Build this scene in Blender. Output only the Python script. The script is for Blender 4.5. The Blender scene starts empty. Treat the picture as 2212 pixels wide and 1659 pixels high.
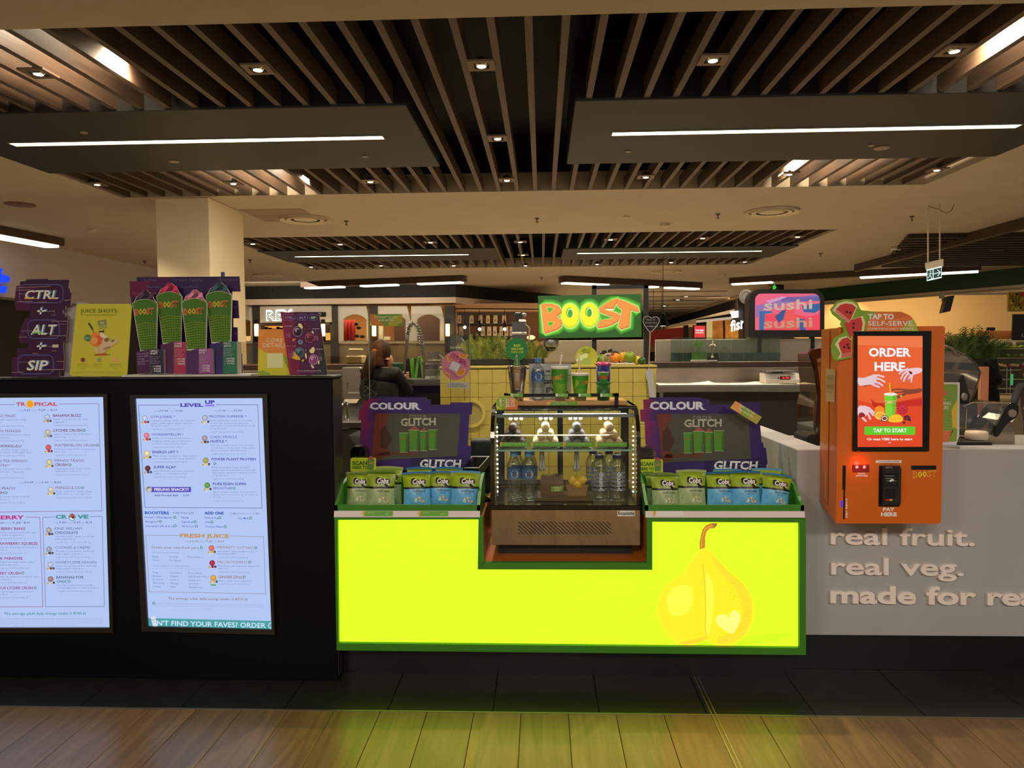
import bpy, math, random
from mathutils import Vector as V, Matrix
random.seed(7)
SC = bpy.context.scene
COL = SC.collection
W, H, F = 2212, 1659, 1600.0
CAM = V((0, 0, 1.52))
_d = V((.04, .0497, -1)).normalized()
_x = V((1, .006, .0403)); _x = (_x - _d * _x.dot(_d)).normalized()
_z = _x.cross(_d)
ROT = Matrix((_x, _d, _z))
cd = bpy.data.cameras.new('camera'); cam = bpy.data.objects.new('camera', cd); COL.objects.link(cam)
cd.sensor_fit = 'HORIZONTAL'; cd.sensor_width = 36.0; cd.lens = 36.0 * F / W
cd.clip_start = .05; cd.clip_end = 200
cam.matrix_world = Matrix.Translation(CAM) @ ROT.to_4x4()
SC.camera = cam
def ray(px, py):
 return ROT @ V(((px - W / 2) / F, -(py - H / 2) / F, -1))
def hit(px, py, p, n):
 r = ray(px, py); return CAM + r * ((p - CAM).dot(n) / r.dot(n))
def at(px, py, Y=None, Z=None, X=None):
 r = ray(px, py)
 if Y is not None: t = (Y - CAM.y) / r.y
 elif Z is not None: t = (Z - CAM.z) / r.z
 else: t = (X - CAM.x) / r.x
 return CAM + r * t
SC.view_settings.view_transform = 'Standard'; SC.view_settings.look = 'None'
SC.view_settings.gamma = 1; SC.view_settings.use_curve_mapping = False
SC.view_settings.exposure = 0.0
wd = bpy.data.worlds.new('world'); SC.world = wd; wd.use_nodes = True
bg = wd.node_tree.nodes['Background']
bg.inputs[0].default_value = (1.0, .89, .75, 1); bg.inputs[1].default_value = .24
SC.cycles.max_bounces = 8; SC.cycles.transparent_max_bounces = 16
SC.cycles.sample_clamp_indirect = 4.0; SC.cycles.use_denoising = True
SC.cycles.caustics_reflective = False; SC.cycles.caustics_refractive = False
def lamp(name, kind, loc, energy, color, size=.1, aim=None, spot=None, blend=.6, sy=None):
 l = bpy.data.lights.new(name, kind); l.energy = energy; l.color = color
 if kind == 'AREA':
  l.size = size
  if sy: l.shape = 'RECTANGLE'; l.size_y = sy
 else: l.shadow_soft_size = size
 if kind == 'SPOT': l.spot_size = spot; l.spot_blend = blend
 o = bpy.data.objects.new(name, l); COL.objects.link(o); o.location = loc
 if aim is not None: o.rotation_euler = (V(aim) - V(loc)).to_track_quat('-Z', 'Y').to_euler()
 return o
WARM = (1.0, .82, .58); NEUT = (1.0, .88, .70)
HC = 3.2
for lx in (-3.2, 0, 3.2):
 lamp('mall_fill', 'AREA', (lx, -1.6, HC - .05), 125, (1.0, .89, .76), 1.6, aim=(lx, -1.2, 0), sy=.9)  # unseen fill lights added behind the camera for the counters and near ceiling
lamp('kitchen_fill', 'AREA', (-1.2, 7.6, HC - .05), 70, (1.0, .88, .70), 2.5, aim=(-1.2, 7.6, 0), sy=1)  # fill light added over the kitchen, no fitting stands here
for lx, ly in ((3.6, 25), (5.2, 31), (1.5, 23)): lamp('mall_fill', 'SPOT', (lx, ly, HC - .05), 420, (1.0, .84, .62), .06, aim=(lx, ly, 0), spot=math.radians(120))  # spots added to brighten the far ceiling by bounce, without fittings
lamp('kitchen_fill', 'AREA', (2.6, 7.6, HC - .05), 70, (1.0, .88, .70), 2.5, aim=(2.6, 7.6, 0), sy=1)  # second added kitchen fill, also without a fitting
def lin(c):
 c = c / 255.0
 return c / 12.92 if c <= .04045 else ((c + .055) / 1.055) ** 2.4
def L3(rgb): return tuple(lin(c) for c in rgb)
_M = {}
def mat(rgb, rough=.5, metal=0.0, noise=0.0, scale=30.0, spec=.5, stretch=None, bump=0.0, name=None, coat=0.0):
 k = (rgb, rough, metal, noise, scale, spec, stretch, bump, coat)
 if k in _M: return _M[k]
 m = bpy.data.materials.new(name or 'paint'); m.use_nodes = True
 nt = m.node_tree; b = nt.nodes['Principled BSDF']
 c = L3(rgb)
 b.inputs['Base Color'].default_value = (*c, 1); b.inputs['Roughness'].default_value = rough
 b.inputs['Metallic'].default_value = metal; b.inputs['Specular IOR Level'].default_value = spec
 if coat: b.inputs['Coat Weight'].default_value = coat; b.inputs['Coat Roughness'].default_value = .08
 if noise or bump:
  tc = nt.nodes.new('ShaderNodeTexCoord'); mp = nt.nodes.new('ShaderNodeMapping')
  nt.links.new(tc.outputs['Object'], mp.inputs['Vector'])
  if stretch: mp.inputs['Scale'].default_value = stretch
  nz = nt.nodes.new('ShaderNodeTexNoise'); nz.inputs['Scale'].default_value = scale; nz.inputs['Detail'].default_value = 5
  nt.links.new(mp.outputs['Vector'], nz.inputs['Vector'])
  if noise:
   r = nt.nodes.new('ShaderNodeValToRGB')
   r.color_ramp.elements[0].position = .3; r.color_ramp.elements[1].position = .72
   r.color_ramp.elements[0].color = (*[x * (1 - noise) for x in c], 1)
   r.color_ramp.elements[1].color = (*[min(1, x * (1 + noise)) for x in c], 1)
   nt.links.new(nz.outputs['Fac'], r.inputs['Fac']); nt.links.new(r.outputs['Color'], b.inputs['Base Color'])
  if bump:
   bp = nt.nodes.new('ShaderNodeBump'); bp.inputs['Strength'].default_value = bump; bp.inputs['Distance'].default_value = .01
   nt.links.new(nz.outputs['Fac'], bp.inputs['Height']); nt.links.new(bp.outputs['Normal'], b.inputs['Normal'])
 _M[k] = m; return m
def emis(rgb, s=1.0, noise=0):
 k = ('e', rgb, s)
 if k in _M: return _M[k]
 m = bpy.data.materials.new('glow'); m.use_nodes = True; nt = m.node_tree
 b = nt.nodes['Principled BSDF']
 b.inputs['Base Color'].default_value = (.02, .02, .02, 1); b.inputs['Roughness'].default_value = .35
 b.inputs['Specular IOR Level'].default_value = .25
 b.inputs['Emission Color'].default_value = (*L3(rgb), 1); b.inputs['Emission Strength'].default_value = s
 _M[k] = m; return m
def glass(tint=(255, 255, 255), refl=.08, rough=.02, name='glass'):
 k = ('g', tint, refl, rough)
 if k in _M: return _M[k]
 m = bpy.data.materials.new(name); m.use_nodes = True; nt = m.node_tree
 nt.nodes.remove(nt.nodes['Principled BSDF']); out = nt.nodes['Material Output']
 t = nt.nodes.new('ShaderNodeBsdfTransparent'); t.inputs[0].default_value = (*L3(tint), 1)
 g = nt.nodes.new('ShaderNodeBsdfGlossy'); g.inputs['Roughness'].default_value = rough
 lw = nt.nodes.new('ShaderNodeLayerWeight'); lw.inputs['Blend'].default_value = .35
 mul = nt.nodes.new('ShaderNodeMath'); mul.operation = 'MULTIPLY_ADD'
 mul.inputs[1].default_value = .45; mul.inputs[2].default_value = refl * .5
 mx = nt.nodes.new('ShaderNodeMixShader')
 nt.links.new(lw.outputs['Fresnel'], mul.inputs[0]); nt.links.new(mul.outputs[0], mx.inputs[0])
 nt.links.new(t.outputs[0], mx.inputs[1]); nt.links.new(g.outputs[0], mx.inputs[2]); nt.links.new(mx.outputs[0], out.inputs['Surface'])
 _M[k] = m; return m
def wood(rgb, dark=.55, rough=.45, axis='Y', sc=1.0, spec=.5, name='wood'):
 k = ('w', rgb, dark, rough, axis, sc, spec)
 if k in _M: return _M[k]
 m = bpy.data.materials.new(name); m.use_nodes = True; nt = m.node_tree; b = nt.nodes['Principled BSDF']
 b.inputs['Roughness'].default_value = rough; b.inputs['Specular IOR Level'].default_value = spec
 tc = nt.nodes.new('ShaderNodeTexCoord'); mp = nt.nodes.new('ShaderNodeMapping'); nt.links.new(tc.outputs['Object'], mp.inputs['Vector'])
 s = {'Y': (14, 1.1, 14), 'X': (1.1, 14, 14), 'Z': (14, 14, 1.1)}[axis]
 mp.inputs['Scale'].default_value = tuple(x * sc for x in s)
 oi = nt.nodes.new('ShaderNodeObjectInfo'); va = nt.nodes.new('ShaderNodeVectorMath'); va.operation = 'MULTIPLY_ADD'
 cb = nt.nodes.new('ShaderNodeCombineXYZ'); nt.links.new(oi.outputs['Random'], cb.inputs[0]); nt.links.new(oi.outputs['Random'], cb.inputs[1])
 va.inputs[1].default_value = (37, 53, 11); nt.links.new(cb.outputs[0], va.inputs[0]); nt.links.new(mp.outputs[0], va.inputs[2])
 nz = nt.nodes.new('ShaderNodeTexNoise'); nz.inputs['Scale'].default_value = 2.2; nz.inputs['Detail'].default_value = 7; nz.inputs['Distortion'].default_value = 1.4
 nt.links.new(va.outputs[0], nz.inputs['Vector'])
 r = nt.nodes.new('ShaderNodeValToRGB'); c = L3(rgb)
 r.color_ramp.elements[0].position = .28; r.color_ramp.elements[1].position = .66
 r.color_ramp.elements[0].color = (*[x * dark for x in c], 1); r.color_ramp.elements[1].color = (*c, 1)
 nt.links.new(nz.outputs['Fac'], r.inputs['Fac'])
 hs = nt.nodes.new('ShaderNodeHueSaturation'); ma = nt.nodes.new('ShaderNodeMapRange')
 ma.inputs['To Min'].default_value = .82; ma.inputs['To Max'].default_value = 1.12
 nt.links.new(oi.outputs['Random'], ma.inputs['Value']); nt.links.new(ma.outputs[0], hs.inputs['Value'])
 nt.links.new(r.outputs['Color'], hs.inputs['Color']); nt.links.new(hs.outputs['Color'], b.inputs['Base Color'])
 bp = nt.nodes.new('ShaderNodeBump'); bp.inputs['Strength'].default_value = .15; bp.inputs['Distance'].default_value = .004
 nt.links.new(nz.outputs['Fac'], bp.inputs['Height']); nt.links.new(bp.outputs['Normal'], b.inputs['Normal'])
 _M[k] = m; return m
def brushed(rgb=(150, 145, 138), rough=.28, stretch=(1, 1, 60), name='brushed_steel'):
 return mat(rgb, rough, 1.0, .12, 6.0, .5, stretch, 0.0, name)
def A(r, g, b, k=1.4):
 o = []
 for c, t in ((r, 1.0), (g, .90), (b, .78)):
  v = min(.86, lin(c) * k / t)
  o.append(int(round(255 * (v * 12.92 if v < .0031308 else 1.055 * v ** (1 / 2.4) - .055))))
 return tuple(o)
class MB:
 def __init__(s): s.v = []; s.f = []; s.m = []
 def add(s, vs, fs, m=0):
  b = len(s.v); s.v += [tuple(v) for v in vs]
  for f in fs: s.f.append(tuple(b + i for i in f)); s.m.append(m)
  return s
 def box(s, x0, x1, y0, y1, z0, z1, m=0):
  return s.add([(x, y, z) for z in (z0, z1) for y in (y0, y1) for x in (x0, x1)],
      [(0, 2, 3, 1), (4, 5, 7, 6), (0, 1, 5, 4), (2, 6, 7, 3), (0, 4, 6, 2), (1, 3, 7, 5)], m)
 def cbox(s, x0, x1, y0, y1, z0, z1, c=.004, m=0):
  vs = [];
  for z, i in ((z0, c), (z0 + c, 0), (z1 - c, 0), (z1, c)):
   a, b_, d, e = x0 + i, x1 - i, y0 + i, y1 - i
   k = c * .7
   vs += [(a + k, d, z), (b_ - k, d, z), (b_, d + k, z), (b_, e - k, z), (b_ - k, e, z), (a + k, e, z), (a, e - k, z), (a, d + k, z)]
  fs = [tuple(range(7, -1, -1)), tuple(range(24, 32))]
  for r in range(3):
   for i in range(8):
    j = (i + 1) % 8; fs.append((r * 8 + i, r * 8 + j, r * 8 + 8 + j, r * 8 + 8 + i))
  return s.add(vs, fs, m)
 def prism(s, pts, n, m=0, ms=None):
  k = len(pts); pts = [V(p) for p in pts]; n = V(n)
  nn = V((0, 0, 0))
  for i in range(k):
   a, b = pts[i], pts[(i + 1) % k]; nn += a.cross(b)
  if nn.dot(n) > 0: pts = pts[::-1]
  s.add(pts, [tuple(range(k))], m)
  s.add([p + n for p in pts], [tuple(range(k - 1, -1, -1))], m)
  s.add(pts + [p + n for p in pts], [((i + 1) % k, i, k + i, k + (i + 1) % k) for i in range(k)], m if ms is None else ms)
  return s
 def ring(s, outer, inner, n, m=0):
  k = len(outer); o = [V(p) for p in outer]; i_ = [V(p) for p in inner]; n = V(n)
  vs = o + i_ + [p + n for p in o] + [p + n for p in i_]; fs = []
  for a in range(k):
   b = (a + 1) % k
   fs += [(a, b, k + b, k + a), (2 * k + a, 3 * k + a, 3 * k + b, 2 * k + b), (a, 2 * k + a, 2 * k + b, b), (k + a, k + b, 3 * k + b, 3 * k + a)]
  return s.add(vs, fs, m)
 def lathe(s, prof, c=(0, 0, 0), seg=24, m=0, sx=1, sy=1, cap=True):
  c = V(c); vs = []; fs = []
  for r, z in prof:
   for i in range(seg):
    a = 2 * math.pi * i / seg; vs.append((c.x + r * math.cos(a) * sx, c.y + r * math.sin(a) * sy, c.z + z))
  for j in range(len(prof) - 1):
   for i in range(seg):
    k = (i + 1) % seg; fs.append((j * seg + i, j * seg + k, j * seg + seg + k, j * seg + seg + i))
  if cap:
   fs.append(tuple(range(seg - 1, -1, -1))); fs.append(tuple((len(prof) - 1) * seg + i for i in range(seg)))
  return s.add(vs, fs, m)
 def tube(s, path, r, seg=8, m=0, closed=False):
  path = [V(p) for p in path]; n = len(path); vs = []; fs = []
  rr = r if isinstance(r, (list, tuple)) else [r] * n
  up = V((0, 0, 1)); prev = None
  for i, p in enumerate(path):
   a = path[i - 1] if (i or closed) else p; b = path[(i + 1) % n] if (i < n - 1 or closed) else p
   t = (b - a).normalized()
   if prev is None:
    u = t.cross(up)
    if u.length < .1: u = t.cross(V((1, 0, 0)))
   else: u = prev - t * prev.dot(t)
   u.normalize(); prev = u; w = t.cross(u)
   for k in range(seg):
    an = 2 * math.pi * k / seg; vs.append(p + (u * math.cos(an) + w * math.sin(an)) * rr[i])
  lim = n if closed else n - 1
  for i in range(lim):
   for k in range(seg):
    l = (k + 1) % seg; j = (i + 1) % n; fs.append((i * seg + k, i * seg + l, j * seg + l, j * seg + k))
  if not closed: fs += [tuple(range(seg - 1, -1, -1)), tuple((n - 1) * seg + k for k in range(seg))]
  return s.add(vs, fs, m)
 def ball(s, c, r, seg=16, rings=10, m=0, sc=(1, 1, 1), jit=0):
  prof = []
  c = V(c); vs = [(c.x, c.y, c.z - r * sc[2])]; fs = []
  for j in range(1, rings):
   ph = math.pi * j / rings
   for i in range(seg):
    a = 2 * math.pi * i / seg; k = r * (1 + random.uniform(-jit, jit))
    vs.append((c.x + k * math.sin(ph) * math.cos(a) * sc[0], c.y + k * math.sin(ph) * math.sin(a) * sc[1], c.z - k * math.cos(ph) * sc[2]))
  vs.append((c.x, c.y, c.z + r * sc[2])); e = len(vs) - 1
  for i in range(seg):
   k = (i + 1) % seg
   fs.append((0, 1 + k, 1 + i)); fs.append((e, 1 + (rings - 2) * seg + i, 1 + (rings - 2) * seg + k))
   for j in range(rings - 2): fs.append((1 + j * seg + i, 1 + j * seg + k, 1 + (j + 1) * seg + k, 1 + (j + 1) * seg + i))
  return s.add(vs, fs, m)
 def build(s, name, mats, parent=None, smooth=False, origin=None):
  if not isinstance(mats, (list, tuple)): mats = [mats]
  me = bpy.data.meshes.new(name)
  if parent is not None: o0 = ORG[parent]
  elif origin is not None: o0 = V(origin)
  else:
   lo = [min(v[i] for v in s.v) for i in range(3)]; hi = [max(v[i] for v in s.v) for i in range(3)]
   o0 = V(((lo[0] + hi[0]) / 2, (lo[1] + hi[1]) / 2, lo[2]))
  me.from_pydata([(v[0] - o0.x, v[1] - o0.y, v[2] - o0.z) for v in s.v], [], s.f)
  for m in mats: me.materials.append(m)
  me.polygons.foreach_set('material_index', s.m)
  if smooth:
   me.polygons.foreach_set('use_smooth', [True] * len(s.f))
  me.update()
  if smooth and smooth is not True:
   me.set_sharp_from_angle(angle=math.radians(smooth))
  ob = bpy.data.objects.new(name, me); COL.objects.link(ob)
  if parent is not None: ob.parent = parent; CH.setdefault(parent, []).append(ob)
  else: ob.location = o0
  ORG[ob] = o0
  return ob
ORG = {}; CH = {}
ORD = ('first', 'second', 'third', 'fourth', 'fifth', 'sixth', 'seventh', 'eighth', 'ninth', 'tenth', 'eleventh', 'twelfth')
def tag(o, label=None, cat=None, group=None, kind=None):
 if label: o['label'] = label
 if cat: o['category'] = cat
 if group: o['group'] = group
 if kind: o['kind'] = kind
 return o
def thing(name, label, cat, loc, group=None):
 o = bpy.data.objects.new(name, None); COL.objects.link(o); o.location = loc; o.empty_display_size = .05
 ORG[o] = V(loc); return tag(o, label, cat, group)
def struct(o): o['kind'] = 'structure'; return o
def copy_tree(o, loc=None, label=None, parent=None, rz=None, ch=None):
 c = o.copy(); COL.objects.link(c); c.parent = parent
 if loc is not None: c.location = loc
 if label: c['label'] = label
 if rz is not None: c.rotation_euler.z = rz
 ORG[c] = V(c.location) if parent is None else ORG.get(o, V())
 for k in CH.get(o, ()): copy_tree(k, parent=c)
 return c
_TX = {}
def _t2(s, res, off, shear):
 k = (s, res, round(off, 4), shear)
 if k in _TX: return _TX[k]
 cu = bpy.data.curves.new('t', 'FONT'); cu.body = s; cu.resolution_u = res; cu.offset = off; cu.shear = shear
 ob = bpy.data.objects.new('t', cu); me = bpy.data.meshes.new_from_object(ob)
 r = ([(v.co.x, v.co.y) for v in me.vertices], [tuple(p.vertices) for p in me.polygons], sum(p.area for p in me.polygons))
 bpy.data.objects.remove(ob); bpy.data.curves.remove(cu); bpy.data.meshes.remove(me)
 _TX[k] = r; return r
_OK = {}
def _fine(ch, res, off):
 k = (ch, res, round(off, 4))
 if k not in _OK:
  a0 = _t2(ch, res, 0, 0)[2]; p = (_t2(ch, res, .003, 0)[2] - a0) / .003
  _OK[k] = abs(_t2(ch, res, off, 0)[2] - a0 - p * off) <= .04 * (a0 + p * off) + 1e-6
 return _OK[k]
def text2d(s, res=2, off=0.0, shear=0.0):
 while off > 0 and not all(_fine(c, res, off) for c in set(s) if c != ' '): off = max(0.0, off - .003)
 return _t2(s, res, off, shear)[:2]
CAPH = .73
class Print:
 """flat artwork: outlines are given as they are read off the photograph and laid onto a real plane (point p, normal n)"""
 def __init__(s, p, n, em=False, step=.0006, k=1.4):
  s.p = V(p); s.n = V(n).normalized(); s.mb = MB(); s.mats = []; s.idx = {}; s.em = em; s.step = step; s.k = k
  if s.n.dot(CAM - s.p) < 0: s.n = -s.n
 def P(s, x, y, l=1): return hit(x, y, s.p + s.n * s.step * l, s.n)
 def mi(s, col, em=None):
  em = s.em if em is None else em
  k = (col, em)
  if k not in s.idx:
   s.idx[k] = len(s.mats)
   s.mats.append(emis(col, em) if em else mat(A(*col, k=s.k), .5, spec=.25, name='print'))
  return s.idx[k]
 def poly(s, pts, col, l=1, em=None):
  ps = [s.P(x, y, l) for x, y in pts]; k = len(ps)
  nn = V((0, 0, 0))
  for i in range(k): nn += ps[i].cross(ps[(i + 1) % k])
  if nn.dot(s.n) < 0: ps = ps[::-1]
  s.mb.add(ps, [tuple(range(k))], s.mi(col, em)); return s
 def rect(s, x0, y0, x1, y1, col, l=1, em=None): return s.poly([(x0, y0), (x1, y0), (x1, y1), (x0, y1)], col, l, em)
 def disc(s, cx, cy, rx, col, ry=None, l=1, seg=18, em=None, a0=0, a1=360):
  ry = rx if ry is None else ry
  n = seg if a1 - a0 >= 360 else seg + 1
  return s.poly([(cx + rx * math.cos(math.radians(a0 + (a1 - a0) * i / seg)), cy - ry * math.sin(math.radians(a0 + (a1 - a0) * i / seg))) for i in range(n)], col, l, em)
 def line(s, pts, w, col, l=1, em=None, closed=False):
  q = list(pts) + ([pts[0]] if closed else [])
  for (x0, y0), (x1, y1) in zip(q[:-1], q[1:]):
   d = math.hypot(x1 - x0, y1 - y0)
   if d < 1e-6: continue
   nx, ny = -(y1 - y0) / d * w / 2, (x1 - x0) / d * w / 2; ex, ey = (x1 - x0) / d * w * .3, (y1 - y0) / d * w * .3
   s.poly([(x0 + nx - ex, y0 + ny - ey), (x1 + nx + ex, y1 + ny + ey), (x1 - nx + ex, y1 - ny + ey), (x0 - nx - ex, y0 - ny - ey)], col, l, em)
  return s
 def ringd(s, cx, cy, r, w, col, l=1, ry=None, seg=20, em=None):
  ry = ry or r
  return s.line([(cx + r * math.cos(2 * math.pi * i / seg), cy + ry * math.sin(2 * math.pi * i / seg)) for i in range(seg)], w, col, l, em, True)
 def text(s, t, x0, yb, x1=None, cap=8, col=(255, 255, 255), l=2, slope=0.0, lean=0.0, off=0.0, res=2, em=None, shear=0.0, cx=None, sx=None):
  vs, fs = text2d(t, res, off, shear)
  if not vs: return s
  lo = min(v[0] for v in vs); hi = max(v[0] for v in vs)
  sy = cap / CAPH; kx = sy * (sx or 1)
  if x1 is not None: kx = (x1 - x0) / (hi - lo)
  elif cx is not None: x0 = cx - kx * (hi - lo) / 2
  out = []
  for x, y in vs:
   px = x0 + (x - lo) * kx; py = yb - y * sy
   out.append(s.P(px + lean * (py - yb), py + slope * (px - x0), l))
  m = s.mi(col, em)
  for f in fs[:1]:
   a, b, c = [out[i] for i in f[:3]]
   flip = (b - a).cross(c - a).dot(s.n) < 0
  s.mb.add(out, [f[::-1] if flip else f for f in fs], m); return s
 def rtext(s, t, cx, cy, ang, width, cap, col, l=2, off=0.0, res=2, em=None):
  vs, fs = text2d(t, res, off)
  lo = min(v[0] for v in vs); hi = max(v[0] for v in vs); sy = cap / CAPH; kx = width / (hi - lo)
  ca, sa = math.cos(math.radians(ang)), math.sin(math.radians(ang)); out = []
  for x, y in vs:
   u = (x - (lo + hi) / 2) * kx; v = -y * sy + cap / 2
   out.append(s.P(cx + u * ca - v * sa, cy + u * sa + v * ca, l))
  a, b, c = [out[i] for i in fs[0][:3]]
  flip = (b - a).cross(c - a).dot(s.n) < 0
  s.mb.add(out, [f[::-1] if flip else f for f in fs], s.mi(col, em)); return s
 def build(s, name, parent=None): return s.mb.build(name, s.mats, parent)
def card(name, pts, p, n, thick, col, parent=None, side=None, rough=.5, k=1.4):
 """a flat board with the given outline, thick metres deep behind the plane (p, n)"""
 p = V(p); n = V(n).normalized()
 if n.dot(CAM - p) < 0: n = -n
 mb = MB(); mb.prism([hit(x, y, p, n) for x, y in pts], -n * thick, 0, 1)
 return mb.build(name, [mat(A(*col, k=k), rough, spec=.25, name='card'), mat(A(*(side or col), k=k), rough, spec=.25, name='card_edge')], parent)
def rrect(x0, y0, x1, y1, r, seg=4):
 o = []
 for cx, cy, a in ((x1 - r, y0 + r, -90), (x1 - r, y1 - r, 0), (x0 + r, y1 - r, 90), (x0 + r, y0 + r, 180)):
  for i in range(seg + 1):
   t = math.radians(a + 90 * i / seg); o.append((cx + r * math.cos(t), cy + r * math.sin(t)))
 return o
def pxs(Y): return Y / F
#   THE SETTING
M_ceil = mat((186, 172, 150), .8, noise=.04, scale=3, name='ceiling_paint')
M_void = mat((16, 15, 16), .8, name='void_black')
M_slat = wood((92, 72, 57), .6, .5, 'Y', 1.0, name='slat_timber')
M_panel = mat((36, 31, 28), .55, noise=.06, scale=4, name='bulkhead_dark')
M_plank = wood((144, 112, 66), .62, .30, 'Y', .8, .6, name='plank_oak')
M_tile = mat((34, 35, 30), .30, noise=.25, scale=9, name='dark_tile')
M_black = mat((7, 9, 14), .45, name='black_laminate')
M_blk = mat((10, 10, 11), .35, name='black')
M_green = mat((58, 128, 28), .42, name='green_laminate')
M_steel = brushed()
M_chrome = mat((215, 212, 208), .08, 1.0, name='chrome')
M_white = mat((222, 218, 210), .5, name='white')
mb = MB(); mb.box(-9, 9, -2.4, 3.95, -.08, -.012); mb.box(-15, 15, 3.95, 45, -.08, 0, 1); mb.box(-9, 9, -6, -2.4, -.08, 0, 1)
floor = struct(mb.build('floor', [mat((40, 36, 30), .5, noise=.2, scale=3, name='subfloor'), mat((206, 194, 172), .4, noise=.06, scale=3, name='mall_terrazzo')], origin=(0, 0, 0)))
PX = at(1126, 1540, Z=0).x
proto = None
for i in range(-16, 17):
 x0 = PX + i * .1965
 if proto is None:
  mb = MB(); mb.cbox(0, .1945, -2.39, 3.008, -.012, 0, .0015); proto = mb.build('plank', M_plank, floor); o = proto
 else: o = proto.copy(); COL.objects.link(o)
 o.location = (x0, 0, 0); o.parent = floor
TX = at(1065, 1540, Z=0).x
proto = None
for i in range(-9, 10):
 for r in range(2):
  if proto is None:
   mb = MB(); mb.cbox(0, .4405, 0, .440, -.012, 0, .0015); proto = mb.build('tile', M_tile, floor); o = proto
  else: o = proto.copy(); COL.objects.link(o)
  o.location = (TX + i * .4435, 3.018 + r * .444, 0); o.parent = floor
m_al = mat((170, 160, 135), .35, .9, name='aluminium_strip')
mb = MB(); mb.box(-4, 4, 3.008, 3.018, -.01, .0015); struct(mb.build('trim_1', m_al))
jx = at(1543, 1543, Z=0).x
mb = MB(); mb.box(jx - .014, jx - .009, -2.39, 3.43, -.01, .0025); mb.box(jx + .003, jx + .008, -2.39, 3.43, -.01, .0025)
struct(mb.build('trim_2', m_al))
R1 = (-4.60, 4.05, 3.85, 8.07); R2 = (-4.82, 4.32, 11.07, 15.65)
mb = MB(); Zc, Zt = HC, HC + .05
mb.box(-14, 14, -5, R1[2], Zc, Zt); mb.box(-14, R1[0], R1[2], R1[3], Zc, Zt); mb.box(R1[1], 14, R1[2], R1[3], Zc, Zt)
mb.box(-14, 14, R1[3], R2[2], Zc, Zt); mb.box(-14, R2[0], R2[2], R2[3], Zc, Zt); mb.box(R2[1], 14, R2[2], R2[3], Zc, Zt)
mb.box(-14, 16, R2[3], 46, Zc, Zt)
for (a, b, c, d) in (R1, R2):
 mb.box(a - .05, a, c, d, Zt, HC + .2); mb.box(b, b + .05, c, d, Zt, HC + .2)
 mb.box(a, b, d, d + .05, Zt, HC + .2); mb.box(a, b, c - .05, c, Zt, HC + .2)
 mb.box(a - .1, b + .1, c - .1, d + .1, HC + .62, HC + .66, 1)
 mb.box(a - .1, a - .05, c, d, HC + .2, HC + .62, 1); mb.box(b + .05, b + .1, c, d, HC + .2, HC + .62, 1)
 mb.box(a, b, d + .05, d + .1, HC + .2, HC + .62, 1); mb.box(a, b, c - .1, c - .05, HC + .2, HC + .62, 1)
for bx, by0, by1 in ((-2.62, 3.9, 5.14), (2.62, 3.9, 5.14), (-2.46, 6.9, 8.06), (2.46, 6.9, 8.06)): mb.box(bx - .01, bx + .01, by0, by1, HC + .13, HC + .62, 1)  # black boards added inside the void to stop batten light leaking across
ceiling = struct(mb.build('ceiling', [M_ceil, M_void], origin=(0, 0, 0)))
def slats(r, step, x0, hh):
 proto = None; n0 = int((r[0] - x0) / step)
 for i in range(n0, 60):
  x = x0 + i * step
  if x < r[0] + .02: continue
  if x > r[1] - .05: break
  if proto is None:
   mb = MB(); mb.box(0, .042, r[2] + .005, r[3] - .005, HC + .002, HC + hh); proto = mb.build('slat', M_slat, ceiling); o = proto
  else: o = proto.copy(); COL.objects.link(o)
  o.location = (x, 0, 0); o.parent = ceiling
slats(R1, .1945, at(1141, 37, Z=HC).x - .021, .125)
slats(R2, .2, .02, .14)
for nm, x0, x1, y0, y1 in (('a', -4.62, -.925, 5.15, 6.88), ('b', .24, 4.06, 5.14, 6.88), ('c', -4.84, -.78, 12.55, 14.2), ('d', .38, 4.34, 12.75, 14.35)):
 mb = MB(); mb.cbox(x0, x1, y0, y1, HC - .012, HC + .4, .004)
 mb.build('ceiling_panel', M_panel, ceiling)
m_led = emis((255, 246, 214), 10.0)
def linear_light(p, q, w, label):
 a, b = at(*p, Z=HC - .014), at(*q, Z=HC - .014); y = (a.y + b.y) / 2
 root = thing('linear_light', label, 'light', ((a.x + b.x) / 2, y, HC - .03), 'recessed strip lights in the dark ceiling panels')
 mb = MB(); mb.box(a.x, b.x, y - w / 2, y + w / 2, HC - .017, HC - .0125); mb.build('diffuser', m_led, root)
 mb = MB(); e = .008
 mb.ring([(a.x - e, y - w / 2 - e, HC - .02), (b.x + e, y - w / 2 - e, HC - .02), (b.x + e, y + w / 2 + e, HC - .02), (a.x - e, y + w / 2 + e, HC - .02)],
   [(a.x, y - w / 2, HC - .02), (b.x, y - w / 2, HC - .02), (b.x, y + w / 2, HC - .02), (a.x, y + w / 2, HC - .02)], (0, 0, .0075))
 mb.build('frame', mat((150, 145, 130), .5, name='light_frame'), root)
linear_light((20, 309), (830, 299), .085, 'long white strip light in the nearer dark panel, on its left half')
linear_light((1322, 291), (2206, 269), .085, 'long white strip light in the nearer dark panel, on its right half')
linear_light((634, 553), (1013, 551), .085, 'far strip light in the second ceiling bay, beside the cream column')
linear_light((1247, 547), (1645, 542), .085, 'far strip light in the second ceiling bay, above the lit shop sign')
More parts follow.
